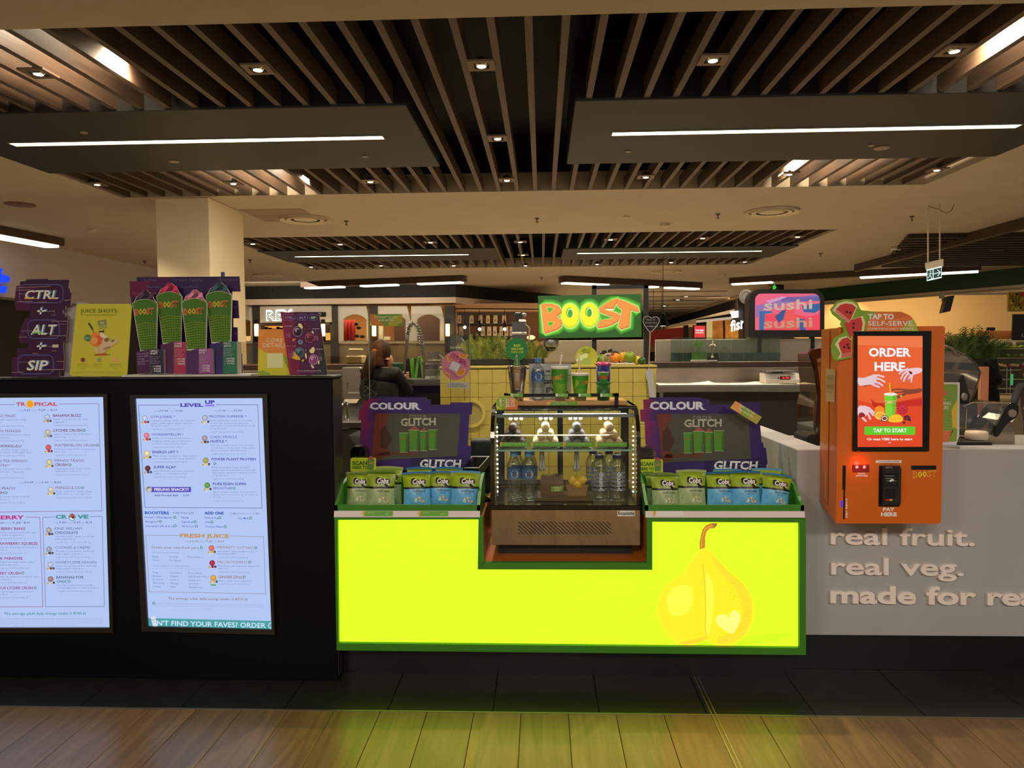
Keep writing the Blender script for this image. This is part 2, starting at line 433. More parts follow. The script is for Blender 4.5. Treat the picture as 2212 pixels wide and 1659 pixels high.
def downlight():
 root = thing('downlight', '', 'light', (0, 0, 0)); mb = MB()
 mb.ring([(-.08, -.08, 0), (.08, -.08, 0), (.08, .08, 0), (-.08, .08, 0)], [(-.045, -.045, 0), (.045, -.045, 0), (.045, .045, 0), (-.045, .045, 0)], (0, 0, .012))
 mb.build('frame', mat((120, 100, 82), .5, name='downlight_frame'), root)
 mb = MB(); mb.lathe([(.026, -.004), (.042, .006), (.044, .03), (.02, .05)], (0, 0, 0), 18, cap=False); mb.build('reflector', M_chrome, root, True)
 mb = MB(); mb.lathe([(.028, -.003), (.03, .012)], (0, 0, 0), 16); mb.build('lamp', emis((255, 244, 205), 14.0), root, True)
 return root
dl = downlight(); first = True
D1 = [((83, 160), 'behind the lit slats at the left corner'), ((557, 151), 'second in the front row from the left corner'), ((1040, 143), 'middle of the front row'),
  ((1540, 131), 'fourth in the front row'), ((2062, 111), 'beside the lit slats at the right corner'), ((1075, 300), 'between the two dark panels, nearer one'),
  ((1095, 390), 'between the two dark panels, further one'), ((210, 399), 'in the back row furthest left'), ((504, 397), 'in the back row above the cream column'),
  ((800, 393), 'in the back row behind the left dark panel'), ((1395, 383), 'in the back row just right of the middle'), ((1705, 377), 'in the back row next to the lit slats'),
  ((2024, 368), 'in the back row furthest right')]
for p, l in D1:
 w = at(*p, Z=HC - .008); L = 'downlight in the near bay, ' + l
 if first: dl.location = w; dl['label'] = L; dl['group'] = 'downlights of the near ceiling bay'; first = False
 else: copy_tree(dl, w, L)
 lamp('downlight_beam', 'SPOT', w - V((0, 0, .02)), 105, WARM, .03, aim=w - V((0, 0, 1)), spot=math.radians(105), blend=.7)
D2 = [(546, 527), (735, 528), (930, 524), (1124, 523), (1319, 518), (1518, 515), (1723, 512), (1130, 551), (1135, 574), (672, 577), (823, 574), (980, 574), (1290, 571), (1450, 567), (1609, 566)]
for k, p in enumerate(D2):
 w = at(*p, Z=HC - .008)
 o = copy_tree(dl, w, 'small downlight in the far slatted bay, ' + (ORD[k] + ' from the left in its front row' if k < 7 else ('nearer of two between its dark panels', 'further of two between its dark panels')[k - 7] if k < 9 else ORD[k - 9] + ' from the left in its back row')); o['group'] = 'downlights of the far ceiling bay'; o.scale = (1.25, 1.25, 1)
 if k % 2 == 0: lamp('downlight_beam', 'SPOT', w - V((0, 0, .02)), 210, WARM, .04, aim=w - V((0, 0, 1)), spot=math.radians(110), blend=.7)
for k, p in enumerate([(2149, 543), (2187, 570)]):
 w = at(*p, Z=HC - .06)
 o = copy_tree(dl, w, ('nearer' if k == 0 else 'further') + ' of two downlights in the fine slatted ceiling by the exit sign'); o['group'] = 'downlights by the exit sign'; o.scale = (1.3, 1.3, 1)
for k, p in enumerate([(1482, 641), (1464, 648), (1435, 661)]):
 w = at(*p, Z=HC - .02)
 o = copy_tree(dl, w, ('nearest', 'middle', 'farthest')[k] + ' of three tiny downlights in the striped ceiling behind the heart sign'); o['group'] = 'downlights of the distant striped ceiling'; o.scale = (2.2, 2.2, 1)
for x, y, dx in ((-2.7, 4.5, -1), (2.7, 4.5, 1), (-2.54, 7.5, -1), (2.54, 7.5, 1)):
 lamp('void_batten', 'AREA', (x, y, HC + .5), 95, (1.0, .80, .56), .2, aim=(x + dx, y, HC + .12), sy=1.1)
def ceil_disc(name, p, r, label, cat, h=.03, rgb=(200, 188, 160), group=None, prof=None, z=HC):
 w = at(*p, Z=z); mb = MB()
 mb.lathe(prof or [(r * .55, -h), (r * .9, -h * .7), (r, -h * .2), (r, 0)], (w.x, w.y, z - .001), 20)
 return tag(mb.build(name, mat(rgb, .5, name='fitting'), None, 40), label, cat, group)
for p, r, l in (((660, 472), .32, 'large round ceiling air vent beside the cream column'), ((1667, 456), .33, 'large round ceiling air vent to the right, before the far bay'),
    ((578, 594), .32, 'round ceiling air vent far back behind the smoothie cutouts'), ((1440, 586), .34, 'round ceiling air vent far back above the shop sign')):
 w = at(*p, Z=HC); root = thing('air_vent', l, 'vent', (w.x, w.y, HC - .04), 'round ceiling air vents')
 for k, (a, b) in enumerate(((1.0, .84), (.74, .58), (.46, .1))):
  mb = MB(); n = 28
  mb.lathe([(r * b, -.012 - .008 * k), (r * a, -.03 + .006 * k), (r * a, -.002), (r * b, -.002)], (w.x, w.y, HC - .001), n, cap=(k == 2))
  mb.build('cone_ring', mat((212, 196, 165), .5, name='vent'), root, 40)
SPK = [((748, 477), .03), ((1160, 471), .03), ((1551, 462), .03), ((540, 561), .04), ((1773, 547), .04), ((1970, 467), .03), ((1170, 599), .05), ((312, 564), .04)]
SPL = ('above the access panels', 'in the middle of the plain ceiling', 'right of the white detector', 'right of the column near the far bay', 'right of the far bay', 'left of the exit sign rods', 'behind the far bay', 'left of the column')
for q_, (p, r) in enumerate(SPK):
 w = at(*p, Z=HC); mb = MB()
 mb.lathe([(.004, -.06), (.02, -.058), (.02, -.052), (.007, -.05), (.008, -.02), (r, -.008), (r, 0)], (w.x, w.y, HC - .001), 12)
 tag(mb.build('sprinkler', mat((96, 80, 60), .4, .5, name='sprinkler'), None, 40), 'small fire sprinkler head ' + SPL[q_], 'sprinkler', 'sprinkler heads in the plain ceiling')
ceil_disc('smoke_detector', (1436, 482), .07, 'white smoke detector in the middle of the plain ceiling', 'detector', .06)
ceil_disc('smoke_detector', (1352, 467), .05, 'flat round sensor left of the white smoke detector', 'sensor', .025)
ceil_disc('smoke_detector', (197, 495), .06, 'small ceiling detector left of the column', 'detector', .05)
ceil_disc('smoke_detector', (1561, 593), .09, 'far ceiling detector right of the shop sign', 'detector', .05)
ceil_disc('ceiling_speaker', (44, 441), .16, 'dark square-edged ceiling speaker at the far left', 'speaker', .02, (120, 90, 66))
for p, r, l in (((181, 285), .03, 'small sprinkler plate on the left dark panel, front'), ((789, 337), .03, 'small sprinkler plate on the left dark panel, rear'),
    ((376, 348), .045, 'round detector plate on the left dark panel'), ((1357, 326), .03, 'small sprinkler plate on the right dark panel'),
    ((1882, 313), .028, 'small sprinkler plate beside the larger round plate'), ((1905, 319), .065, 'larger round plate on the right dark panel')):
 ceil_disc('ceiling_plate', p, r, l, 'detector', .012, (150, 135, 115), z=HC - .012)
a, b = at(484, 456, Z=HC), at(612, 490, Z=HC); mb = MB()
mb.box(-3.62, -2.86, 8.85, 9.26, HC - .004, HC - .001); mb.box(-3.62, -2.86, 9.275, 9.7, HC - .004, HC - .001)
tag(mb.build('access_panel', mat((150, 130, 104), .7, name='access_panel')), 'pair of darker access panels in the ceiling beside the column', 'hatch')
cx0, cx1 = at(335, 427, Y=8.12).x, at(450, 427, Y=8.12).x
mb = MB(); mb.cbox(cx0, cx1, 8.12, 8.12 + .95, .002, HC - .001, .006)
struct(mb.build('column', mat((238, 220, 180), .75, noise=.03, scale=2, name='column_paint')))
mb = MB(); mb.box(-8.6, -7.9, 8, 21, 2.32, HC - .001)
struct(mb.build('wall_left', mat((186, 176, 172), .8, noise=.03, scale=2, name='wall_paint')))
mb = MB(); mb.box(-8.5, -8.3, 8, 19.3, .01, 2.318)
struct(mb.build('wall_left_lower', mat((40, 32, 26), .7, noise=.3, scale=1.2, name='dark_wall')))
mb = MB()
for pts in ([(-20, 584), (6, 580), (3, 592), (22, 598), (20, 609), (-20, 610)], [(-20, 617), (16, 619), (14, 632), (-20, 633)]):
 mb.prism([hit(x, y, V((-7.84, 0, 0)), V((1, 0, 0))) for x, y in pts], (-.05, 0, 0))
tag(mb.build('neon_letter', emis((0, 60, 255), 1.3)), 'glowing blue italic letter on the pale wall above the dark shop', 'sign')
M_trough = mat((74, 52, 38), .5, noise=.15, scale=5, name='trough_timber')
def trough(a, b, z, hpx, lights, label, d=.28, full=False):
 A_, B_ = at(*a, Z=z), at(*b, Z=z); u = (B_ - A_).normalized(); n = V((-u.y, u.x, 0))
 if n.y < 0: n = -n
 hh = hpx * pxs((A_.y + B_.y) / 2)
 root = thing('light_trough', label, 'light', (A_ + B_) / 2 - V((0, 0, hh)))
 mb = MB(); mb.prism([A_, B_, B_ - V((0, 0, hh)), A_ - V((0, 0, hh))], n * d); mb.build('trough_body', M_trough, root)
 L = (B_ - A_).length
 for f0, f1 in lights:
  p0, p1 = A_ + u * L * f0 - V((0, 0, hh)), A_ + u * L * f1 - V((0, 0, hh)); mb = MB()
  mb.prism([p0 + n * .02, p1 + n * .02, p1 + n * .02 - V((0, 0, .035)), p0 + n * .02 - V((0, 0, .035))], n * (d - .06)); mb.build('strip_lamp', emis((255, 244, 220), 3.0), root)
trough((649, 609), (999, 595), HC - .01, 12, ((.02, .26), (.38, .60), (.73, .985)), 'long timber light trough hanging before the black bulkhead, left of the lit sign')
trough((1221, 596), (1518, 611), HC - .01, 12, ((.01, .3), (.60, .66), (.74, .98)), 'timber light trough slanting away just above the lit shop sign')
trough((1575, 601), (2120, 570), HC - .01, 12, ((.01, .19), (.56, .99)), 'timber light trough running above the green bulkhead')
trough((-90, 471), (139, 516), HC - .01, 17, ((.1, .95),), 'timber light trough cut off by the edge, above the pale wall')
A_, B_ = at(1845, 572, Z=HC - .002), at(2300, 444, Z=HC - .002); mb = MB()
mb.prism([A_, B_, B_ - V((0, 0, .14)), A_ - V((0, 0, .14))], V((.1, .12, 0)))
struct(mb.build('ceiling_beam', mat((60, 42, 32), .55, name='beam')))
proto = None
for i in range(15):
 y = 11.6 + i * .3; mb = MB(); x0 = 5.6 + (y - 11.6) * .36
 mb.box(x0, 13, y, y + .09, HC - .07, HC - .002); mb.build('slat', mat((52, 38, 30), .6, name='dark_slat'), ceiling)
YB = 19.6
def quad_wall(name, pts, Y, t, m, kind=True):
 mb = MB(); mb.prism([at(x, y, Y=Y) for x, y in pts], (0, t, 0)); o = mb.build(name, m)
 return struct(o) if kind else o
mb = MB(); p0, p1 = at(340, 642, Y=YB), at(985, 642, Y=YB); q = at(1215, 655, Y=23.5)
zb = p1.z
mb.prism([(p0.x, YB, zb), (p1.x, YB, zb), (p1.x, YB, HC), (p0.x, YB, HC)], (0, .3, 0))
mb.prism([(p1.x, YB, zb), (q.x, 24.2, zb), (q.x, 24.2, HC), (p1.x, YB, HC)], (0, .3, 0))
struct(mb.build('wall_back', mat((22, 19, 17), .7, name='bulkhead_black')))
zw = at(800, 656, Y=YB).z; mb = MB()
mb.prism([(p0.x, YB - .05, zw), (p1.x, YB - .05, zw), (p1.x, YB - .05, zb), (p0.x, YB - .05, zb)], (0, .3, 0))
mb.prism([(p1.x, YB - .05, zw), (q.x, 24.15, zw - .05), (q.x, 24.15, zb), (p1.x, YB - .05, zb)], (0, .3, 0))
struct(mb.build('trim_3', mat((225, 200, 178), .6, name='fascia_cream')))
#   BACKGROUND SHOPS
def pbox(mb, x0, y0, x1, y1, Y, t, m=0, c=0):
 a, b = at(x0, y1, Y=Y), at(x1, y0, Y=Y)
 if c: mb.cbox(a.x, b.x, Y, Y + t, a.z, b.z, c, m)
 else: mb.box(a.x, b.x, Y, Y + t, a.z, b.z, m)
 return mb
def pobj(name, x0, y0, x1, y1, Y, t, m, parent=None, c=0): return pbox(MB(), x0, y0, x1, y1, Y, t, 0, c).build(name, m, parent)
YC = 19.75
base = at(760, 760, Y=YC)
cafe = thing('cafe_front', 'distant cafe front with pale arched windows under a cream fascia', 'shopfront', (base.x, YC, .0))
m_pier = mat((62, 54, 46), .6, name='pier'); m_arch = mat((228, 224, 210), .6, name='arch_paint')
pobj('lintel', 505, 655, 982, 661, YC, .25, m_pier, cafe)
for x0, x1 in ((549, 562), (716, 728.5), (800, 815), (962, 981)): pobj('pier', x0, 660, x1, 840, YC, .3, m_pier, cafe)
pobj('dado', 500, 742, 981, 840, YC + .12, .06, mat((176, 160, 128), .5, name='dado'), cafe)
def arch_outline(x0, x1, ys, yt, yb, n=9):
 o = [(x0, yb), (x0, ys)]
 for i in range(1, n):
  f = i / n; o.append((x0 + (x1 - x0) * f, ys - (ys - yt) * math.sin(math.pi * f) ** .8))
 return o + [(x1, ys), (x1, yb)]
def arch_panel(px0, px1, opening, py0=661, py1=742):
 inn = arch_outline(*opening); k = len(inn)
 out = [(px0, py1), (px0, (py0 + py1) / 2)] + [(px0 + (px1 - px0) * i / (k - 5 + 1), py0) for i in range(k - 4)] + [(px1, (py0 + py1) / 2), (px1, py1)]
 mb = MB(); O = [at(x, y, Y=YC + .05) for x, y in out]; I = [at(x, y, Y=YC + .05) for x, y in inn]
 mb.ring(O, I, (0, .08, 0)); p = mb.build('window_panel', m_arch, cafe)
 mb = MB(); c = sum(x for x, _ in inn) / k; cy = 710
 I2 = [at(c + (x - c) * 1.09, cy + (y - cy) * 1.09 if y < 730 else y, Y=YC + .03) for x, y in inn]
 mb.ring(I2, [at(x, y, Y=YC + .03) for x, y in inn], (0, .06, 0)); mb.build('architrave', mat((222, 216, 198), .5, name='architrave'), p)
 a = [at(x, y, Y=YC + .1) for x, y in inn]; mb = MB(); mb.add(a, [tuple(range(k))]); mb.build('pane', glass((250, 248, 240), .05), p)
arch_panel(508, 549, (503, 541, 694, 686, 737)); arch_panel(729, 800, (741, 792, 690, 679, 736))
arch_panel(815, 888, (828, 876, 690, 680, 736)); arch_panel(888, 962, (901, 950, 690, 679, 736))
p = pobj('name_board', 562, 660, 716, 697, YC - .02, .1, mat((206, 198, 184), .55, name='board'), cafe)
pr = Print((0, YC - .03, 0), (0, -1, 0), step=.004)
for d, c, e in ((1.6, (205, 255, 225), .9),):
 pr.text('REY', 575, 693, 632, 24, c, 2, -.03, off=.05, em=e)
pr.text('REY', 575, 693, 632, 24, (255, 255, 255), 4, -.03, off=.022, em=3.0)
pr.text('REY', 577, 692, 630.5, 20, (178, 172, 165), 6, -.03, off=-.008)
pr.rect(634, 674, 704, 684, (18, 16, 16), 3); pr.ringd(691, 679, 2.4, 1, (220, 210, 195), 5, seg=12)
pr.text('BAR & BISTR', 640, 681, 687, 4, (170, 160, 150), 5)
pr.build('name_lettering', p)
pobj('transom', 562, 697, 716, 703, YC, .1, m_pier, cafe)
for x in (554, 698, 808, 967):
 mb = MB(); w = at(x, 713, Y=YC - .12); mb.lathe([(.05, -.16), (.055, -.14), (.055, .14), (.05, .16)], (w.x, w.y, w.z), 12)
 mb.build('wall_lamp', emis((255, 214, 130), 6.0), cafe, 40)
 pobj('lamp_backplate', x - 4, 690, x + 4, 736, YC - .03, .03, M_blk, cafe)
pobj('back_wall', 380, 600, 985, 900, 22.5, .1, mat((196, 142, 78), .7, noise=.1, scale=2, name='cafe_wall'), cafe)
pobj('inner_cabinet', 600, 695, 715, 745, 21.5, .4, mat((50, 38, 30), .6, name='dark'), cafe)
pobj('inner_cabinet', 852, 680, 955, 745, 21.8, .3, mat((92, 68, 46), .6, name='brown'), cafe)
mb = MB()
for i in range(10):
 x = 744 + i * 2.3; w = at(x, 712, Y=21); mb.lathe([(.03, -.32), (.045, -.1), (.03, .28)], (w.x, w.y + .03 * math.sin(i * 2.1), w.z - .02 * (i % 3)), 7)
mb.build('red_drape', mat((205, 34, 22), .5, name='red_cloth'), cafe, True)
for x, y in ((769, 700), (775, 708), (771, 726), (783, 727)):
 w = at(x, y, Y=21); MB().ball(w, .05, 8, 6, 0, (1.5, .6, 1)).build('dark_ornament', M_blk, cafe, True)
for x0, y0, x1, y1, c in ((568, 704, 612, 716, (240, 160, 60)), (703, 719, 715, 735, (245, 180, 80)), (527, 726, 541, 737, (255, 205, 120)), (829, 727, 842, 734, (255, 220, 150))):
 pobj('lit_niche', x0, y0, x1, y1, 21.2, .05, emis(c, .9), cafe)  # glowing plates put in for the warm light inside the openings
for i, x in enumerate((572, 580, 588, 597, 604)):
 pobj('hanging_pot', x, 706 + (i % 3) * 2, x + 6, 716, 21.0, .06, M_blk, cafe)
lamp('cafe_front_fill', 'AREA', (-5, 18.2, 3.1), 45, (1, .86, .68), 5, aim=(-5, 19.7, 2), sy=.4)  # fill light added to brighten the cafe front, no fitting here
lamp('cafe_lamp', 'AREA', (-5, 21.2, 2.75), 60, (1.0, .72, .40), 4.5, aim=(-5, 21.4, 0), sy=1)
YS = 24.6
root = thing('retail_shelving', 'dark wall shelving holding two rows of pale coffee bags', 'shelving', (at(1070, 740, Y=YS).x, YS, 1.2))
pobj('back_board', 970, 668, 1180, 790, YS + .35, .08, mat((118, 84, 54), .7, name='brown_board'), root)
for y in (678, 699, 726): pobj('shelf', 975, y, 1112, y + 2.2, YS, .35, M_blk, root)
pobj('side_board', 1112, 676, 1116, 760, YS, .3, M_blk, root)
pobj('lower_unit', 975, 738, 1180, 800, YS - .05, .3, mat((180, 140, 92), .6, name='tan_unit'), root)
m_bag = mat((208, 190, 164), .6, name='kraft')
def coffee_bag(x0, x1, y0, y1, lab, m=None):
 a, b = at(x0, y1, Y=YS + .02), at(x1, y0, Y=YS + .02); r = thing('coffee_bag', lab, 'bag', ((a.x + b.x) / 2, a.y + .06, a.z), 'coffee bags on the far shelves')
 mb = MB(); w = (b.x - a.x) / 2; c = (a.x + b.x) / 2; h = b.z - a.z
 vs = []
 for f, ww, dd in ((0, 1, .06), (.5, 1.05, .06), (.88, .95, .03), (1, .95, .006)):
  vs += [(c - w * ww, a.y + .06 - dd, a.z + h * f), (c + w * ww, a.y + .06 - dd, a.z + h * f), (c + w * ww, a.y + .06 + dd, a.z + h * f), (c - w * ww, a.y + .06 + dd, a.z + h * f)]
 fs = [(3, 2, 1, 0), (12, 13, 14, 15)]
 for k in range(3):
  for i in range(4): j = (i + 1) % 4; fs.append((k * 4 + i, k * 4 + j, k * 4 + 4 + j, k * 4 + 4 + i))
 mb.add(vs, fs); mb.build('pouch', m or m_bag, r)
 mb = MB(); mb.box(c - w * .6, c + w * .6, a.y - .004, a.y, a.z + h * .2, a.z + h * .5); mb.build('label_patch', mat((150, 128, 100), .6, name='kraft_label'), r)
for q_, (x0, x1) in enumerate(((977, 981), (988, 996), (1015, 1022.5), (1034, 1042), (1050, 1058), (1066, 1074.5), (1085, 1093))): coffee_bag(x0, x1, 680.2, 698.5, ORD[q_] + ' pale coffee bag from the left on the upper far shelf')
for q_, (x0, x1) in enumerate(((980, 988.5), (992, 1000), (1039, 1047), (1052.5, 1061), (1065, 1073), (1079, 1086), (1090, 1098), (1101, 1108))): coffee_bag(x0, x1, 705, 725.5, ORD[q_] + ' pale coffee bag from the left on the lower far shelf')
m_gb = mat((96, 120, 70), .5, name='green_bag')
for x0, x1 in ((1015, 1022), (1026, 1034)): coffee_bag(x0, x1, 719, 725.5, ('left' if x0 < 1020 else 'right') + ' short green bag standing between the pale coffee bags', m_gb)
a, b = at(978, 667, Y=21.6), at(1168, 668, Y=21.6)
tr = thing('track_light', 'black ceiling track with round bulbs before the coffee shelves', 'light', ((a.x + b.x) / 2, 21.6, a.z))
MB().tube([a, b], .02, 6).build('track', M_blk, tr)
for x, y in ((1004, 707), (1036, 711), (1090, 711)):
 w = at(x, y, Y=21.6)
 MB().tube([V((w.x, 21.6, a.z)), w + V((0, 0, .06))], .008, 6).build('cable', M_blk, tr)
 MB().lathe([(.05, .05), (.055, .1), (.02, .25)], w, 10).build('lamp_holder', M_blk, tr, True)
 MB().ball(w, .045, 10, 8).build('bulb', emis((255, 236, 200), 7.0), tr, True)
w = at(1147, 729, Y=23); r = thing('standing_lamp', 'small glowing amber lamp right of the coffee shelves', 'lamp', (w.x, 23, 0)); MB().ball(w, .1, 12, 8, 0, (1.3, .8, .7)).build('shade', emis((255, 190, 110), 3.0), r, True); MB().lathe([(.14, 0), (.12, .03), (.02, .05), (.02, w.z - .06)], (w.x, 23, 0), 12).build('stand', M_blk, r)
mb = MB(); p0, p1 = at(978, 676, Y=25), at(1170, 676, Y=25)
mb.box(p0.x, p1.x + .4, 20.2, 25, p0.z, p0.z + .02); struct(mb.build('ceiling_cafe', mat((214, 178, 140), .7, name='soffit')))
lamp('shelf_lamp', 'AREA', (-1.3, 22.5, 2.55), 26, (1, .76, .48), 2, aim=(-1.3, 24.8, 1.5), sy=.5)
A0, A1 = at(1775, 656, Z=2.75), at(2330, 612, Z=2.75); u = (A1 - A0).normalized(); nn = V((-u.y, u.x, 0))
B0 = A0 - u * 3.0; mb = MB()
mb.prism([B0, A1, V((A1.x, A1.y, HC)), V((B0.x, B0.y, HC))], nn * .3); struct(mb.build('wall_right', mat((14, 66, 36), .4, name='green_bulkhead')))
mb = MB(); e = V((0, 0, .07)); f = -nn * .06
mb.prism([A0 + f - u * 3, A1 + f, A1 + f + e, A0 + f - u * 3 + e], nn * .2); mb.prism([A0 + f - u * 3 - e * .6, A1 + f - e * .6, A1 + f - e * .15, A0 + f - u * 3 - e * .15], nn * .12)
struct(mb.build('trim_4', mat((196, 182, 160), .4, .4, name='metal_trim')))
mb = MB(); mb.box(8.6, 18, 25.5, 25.7, .01, 3.15); struct(mb.build('wall_shop', mat((216, 178, 118), .8, noise=.03, scale=1, name='shop_wall')))
lamp('shop_lamp', 'AREA', (11.5, 22.2, 2.7), 150, (1.0, .80, .52), 4.5, aim=(11.5, 25, .9), sy=1.2)
lamp('shop_wall_washer', 'SPOT', (10.3, 24.2, 3.1), 110, (1.0, .80, .50), .05, aim=(10.3, 25.5, 2.0), spot=math.radians(80))
w = at(2050, 650, Y=17.5); tv = thing('wall_screen', 'dark tilted screen hung on a bracket under the green bulkhead', 'screen', w)
mb = MB(); q = [(2036, 640), (2062, 640), (2052, 672), (2035, 676)]
mb.prism([at(x, y, Y=17.5) for x, y in ((2046, 640), (2062, 638), (2053, 672), (2036, 676))], (.1, .35, 0)); mb.build('screen_body', mat((50, 52, 44), .4, name='tv'), tv)
MB().tube([at(2040, 636, Y=17.7), at(2034, 650, Y=17.7), at(2044, 655, Y=17.7), at(2036, 664, Y=17.6)], .012, 6).build('cable', mat((190, 180, 160), .5), tv)
MB().box(*(lambda a: (a.x - .04, a.x + .04, 17.6, 17.7, a.z - .02, a.z + .12))(at(2042, 642, Y=17.5))).build('bracket', mat((180, 170, 150), .4, .3), tv)
pr = Print((0, 21, 0), (0, -1, 0), step=.01)
pst = thing('fruit_poster', 'lit photo poster of yellow and green fruit at the right edge', 'poster', at(2196, 673, Y=21))
pobj('poster_board', 2178, 630, 2245, 673, 21, .06, mat((190, 160, 60), .6, name='poster'), pst)
for i in range(60):
 x, y = random.uniform(2181, 2242), random.uniform(633, 670)
 pr.disc(x, y, random.uniform(2, 5), random.choice([(190, 160, 40), (150, 140, 50), (210, 180, 60), (120, 120, 40), (190, 60, 40) if x > 2200 else (170, 150, 50)]), l=1 + i % 9, seg=9)
pr.build('poster_print', pst)
tb = thing('timber_canopy', 'lit timber board over the produce shelves with a small black sign on top', 'board', at(2155, 733, Y=22))
pobj('board', 2110, 714, 2200, 733, 22, .25, wood((206, 132, 58), .6, .5, 'X', .8, name='canopy_timber'), tb)
pobj('small_sign', 2132, 707, 2150, 714, 22, .04, M_blk, tb)
bs = thing('lettered_panel', 'black lettered panel below the fruit poster at the right edge', 'panel', at(2210, 733, Y=21.6))  # plain black panel carrying a word
pobj('panel_board', 2187, 678, 2260, 735, 21.6, .05, mat((24, 22, 22), .5), bs)
Print((0, 21.59, 0), (0, -1, 0), step=.005).text('Local', 2207, 727, 2240, 7, (230, 225, 215), 2).build('panel_lettering', bs)
rk = thing('produce_rack', 'pale tiered produce rack behind the dark haired shopper', 'rack', at(2180, 860, Y=22.5))
for y in (735, 752, 772, 798, 818, 838): pobj('shelf', 2108, y, 2262, y + 3, 22.4, .4, mat((190, 182, 160), .4, name='rack'), rk)
pobj('back_panel', 2108, 733, 2262, 850, 22.85, .05, mat((120, 120, 90), .6, name='rack_back'), rk)
for x in (2173, 2181): pobj('post', x, 795, x + 3, 870, 22.2, .05, M_chrome, rk)
pobj('price_lamp', 2182, 808, 2189, 832, 22.3, .04, emis((60, 200, 110), .6), rk)
for x in (2150, 2191): pobj('price_card', x - 3, 738, x + 3, 745, 22.35, .01, mat((240, 220, 170), .5), rk)
def leafy(name, x, y, r, rgb, lab, cat, grp, Y=22.3, n=9):
 w = at(x, y, Y=Y); mb = MB()
 for i in range(n):
  a = i * 2.4; s = r * (.45 + .55 * random.random())
  mb.ball(w + V((math.cos(a) * r * .5, math.sin(a) * r * .4, random.uniform(-.2, .4) * r)), s * .6, 7, 5, 0, (1, 1, .8), .2)
 return tag(mb.build(name, mat(rgb, .6, noise=.3, scale=20, name='leaf'), None, True), lab, cat, grp)
for i in range(11):
 leafy('lettuce', 2124 + i * 8.6 + random.uniform(-2, 2), 749 + (i % 2) * 2, .075, random.choice([(120, 150, 40), (80, 120, 40), (150, 170, 60)]), ORD[i] + ' head of greens from the left on the upper produce shelf', 'greens', 'greens on the produce rack')
for i in range(9):
 leafy('lettuce', 2140 + i * 9 + random.uniform(-2, 2), 767, .07, random.choice([(100, 130, 40), (60, 100, 36), (130, 150, 70)]), ORD[i] + ' head of greens from the left on the second produce shelf', 'greens', 'greens on the second produce shelf')
for i in range(8):
 c = [(226, 206, 170), (226, 206, 170), (150, 60, 110), (230, 212, 180), (220, 200, 160), (140, 40, 60), (232, 214, 184), (226, 206, 170)][i]
 leafy('flower_bunch', 2160 + i * 9, 788 + (i % 3) * 2, .08, c, ORD[i] + ' flower bunch from the left, ' + ('purple' if c[1] < 100 else 'pale') + ', on the lower produce shelf', 'flowers', 'purple flower bunches on the rack' if c[1] < 100 else 'pale flower bunches on the rack')
mb = MB(); P0, P1 = at(1436, 689, Z=HC - .003), at(1660, 614, Z=HC - .003)
mb.prism([P0, P1, P1 - V((0, 0, .06)), P0 - V((0, 0, .06))], (.3, .3, 0)); struct(mb.build('trim_5', mat((176, 150, 120), .6, name='edge_trim')))
mb = MB(); Q = V((.25, .1, 0)); mb.prism([P0 + Q, P1 + Q, P1 + Q - V((0, 0, .85)), P0 + Q - V((0, 0, .75))], (.3, .3, 0)); struct(mb.build('wall_far', mat((20, 17, 15), .7, name='fascia_black')))
m_slot = mat((60, 48, 36), .7, name='slot')
for i in range(9):
 Y = 23 + i * 2.3; mb = MB(); a = at(1395, 660, Y=Y); lim = at(1436 + (46 - Y) * 8.6 * .9, 660, Y=Y)
 mb.box(a.x, max(a.x + .4, min(lim.x - .6, a.x + 2.6 + (i % 3) * .4)), Y, Y + .16, HC - .012, HC - .001); mb.build('ceiling_slat', m_slot, ceiling)
YD = 27.0
def far(name, x0, y0, x1, y1, m, lab, cat, dy=0, t=.15): return tag(pobj(name, x0, y0, x1, y1, YD + dy, t, m), lab, cat)
o = thing('far_shopfront', 'distant red and timber shopfronts under a grey fascia', 'shopfront', at(1500, 730, Y=YD))
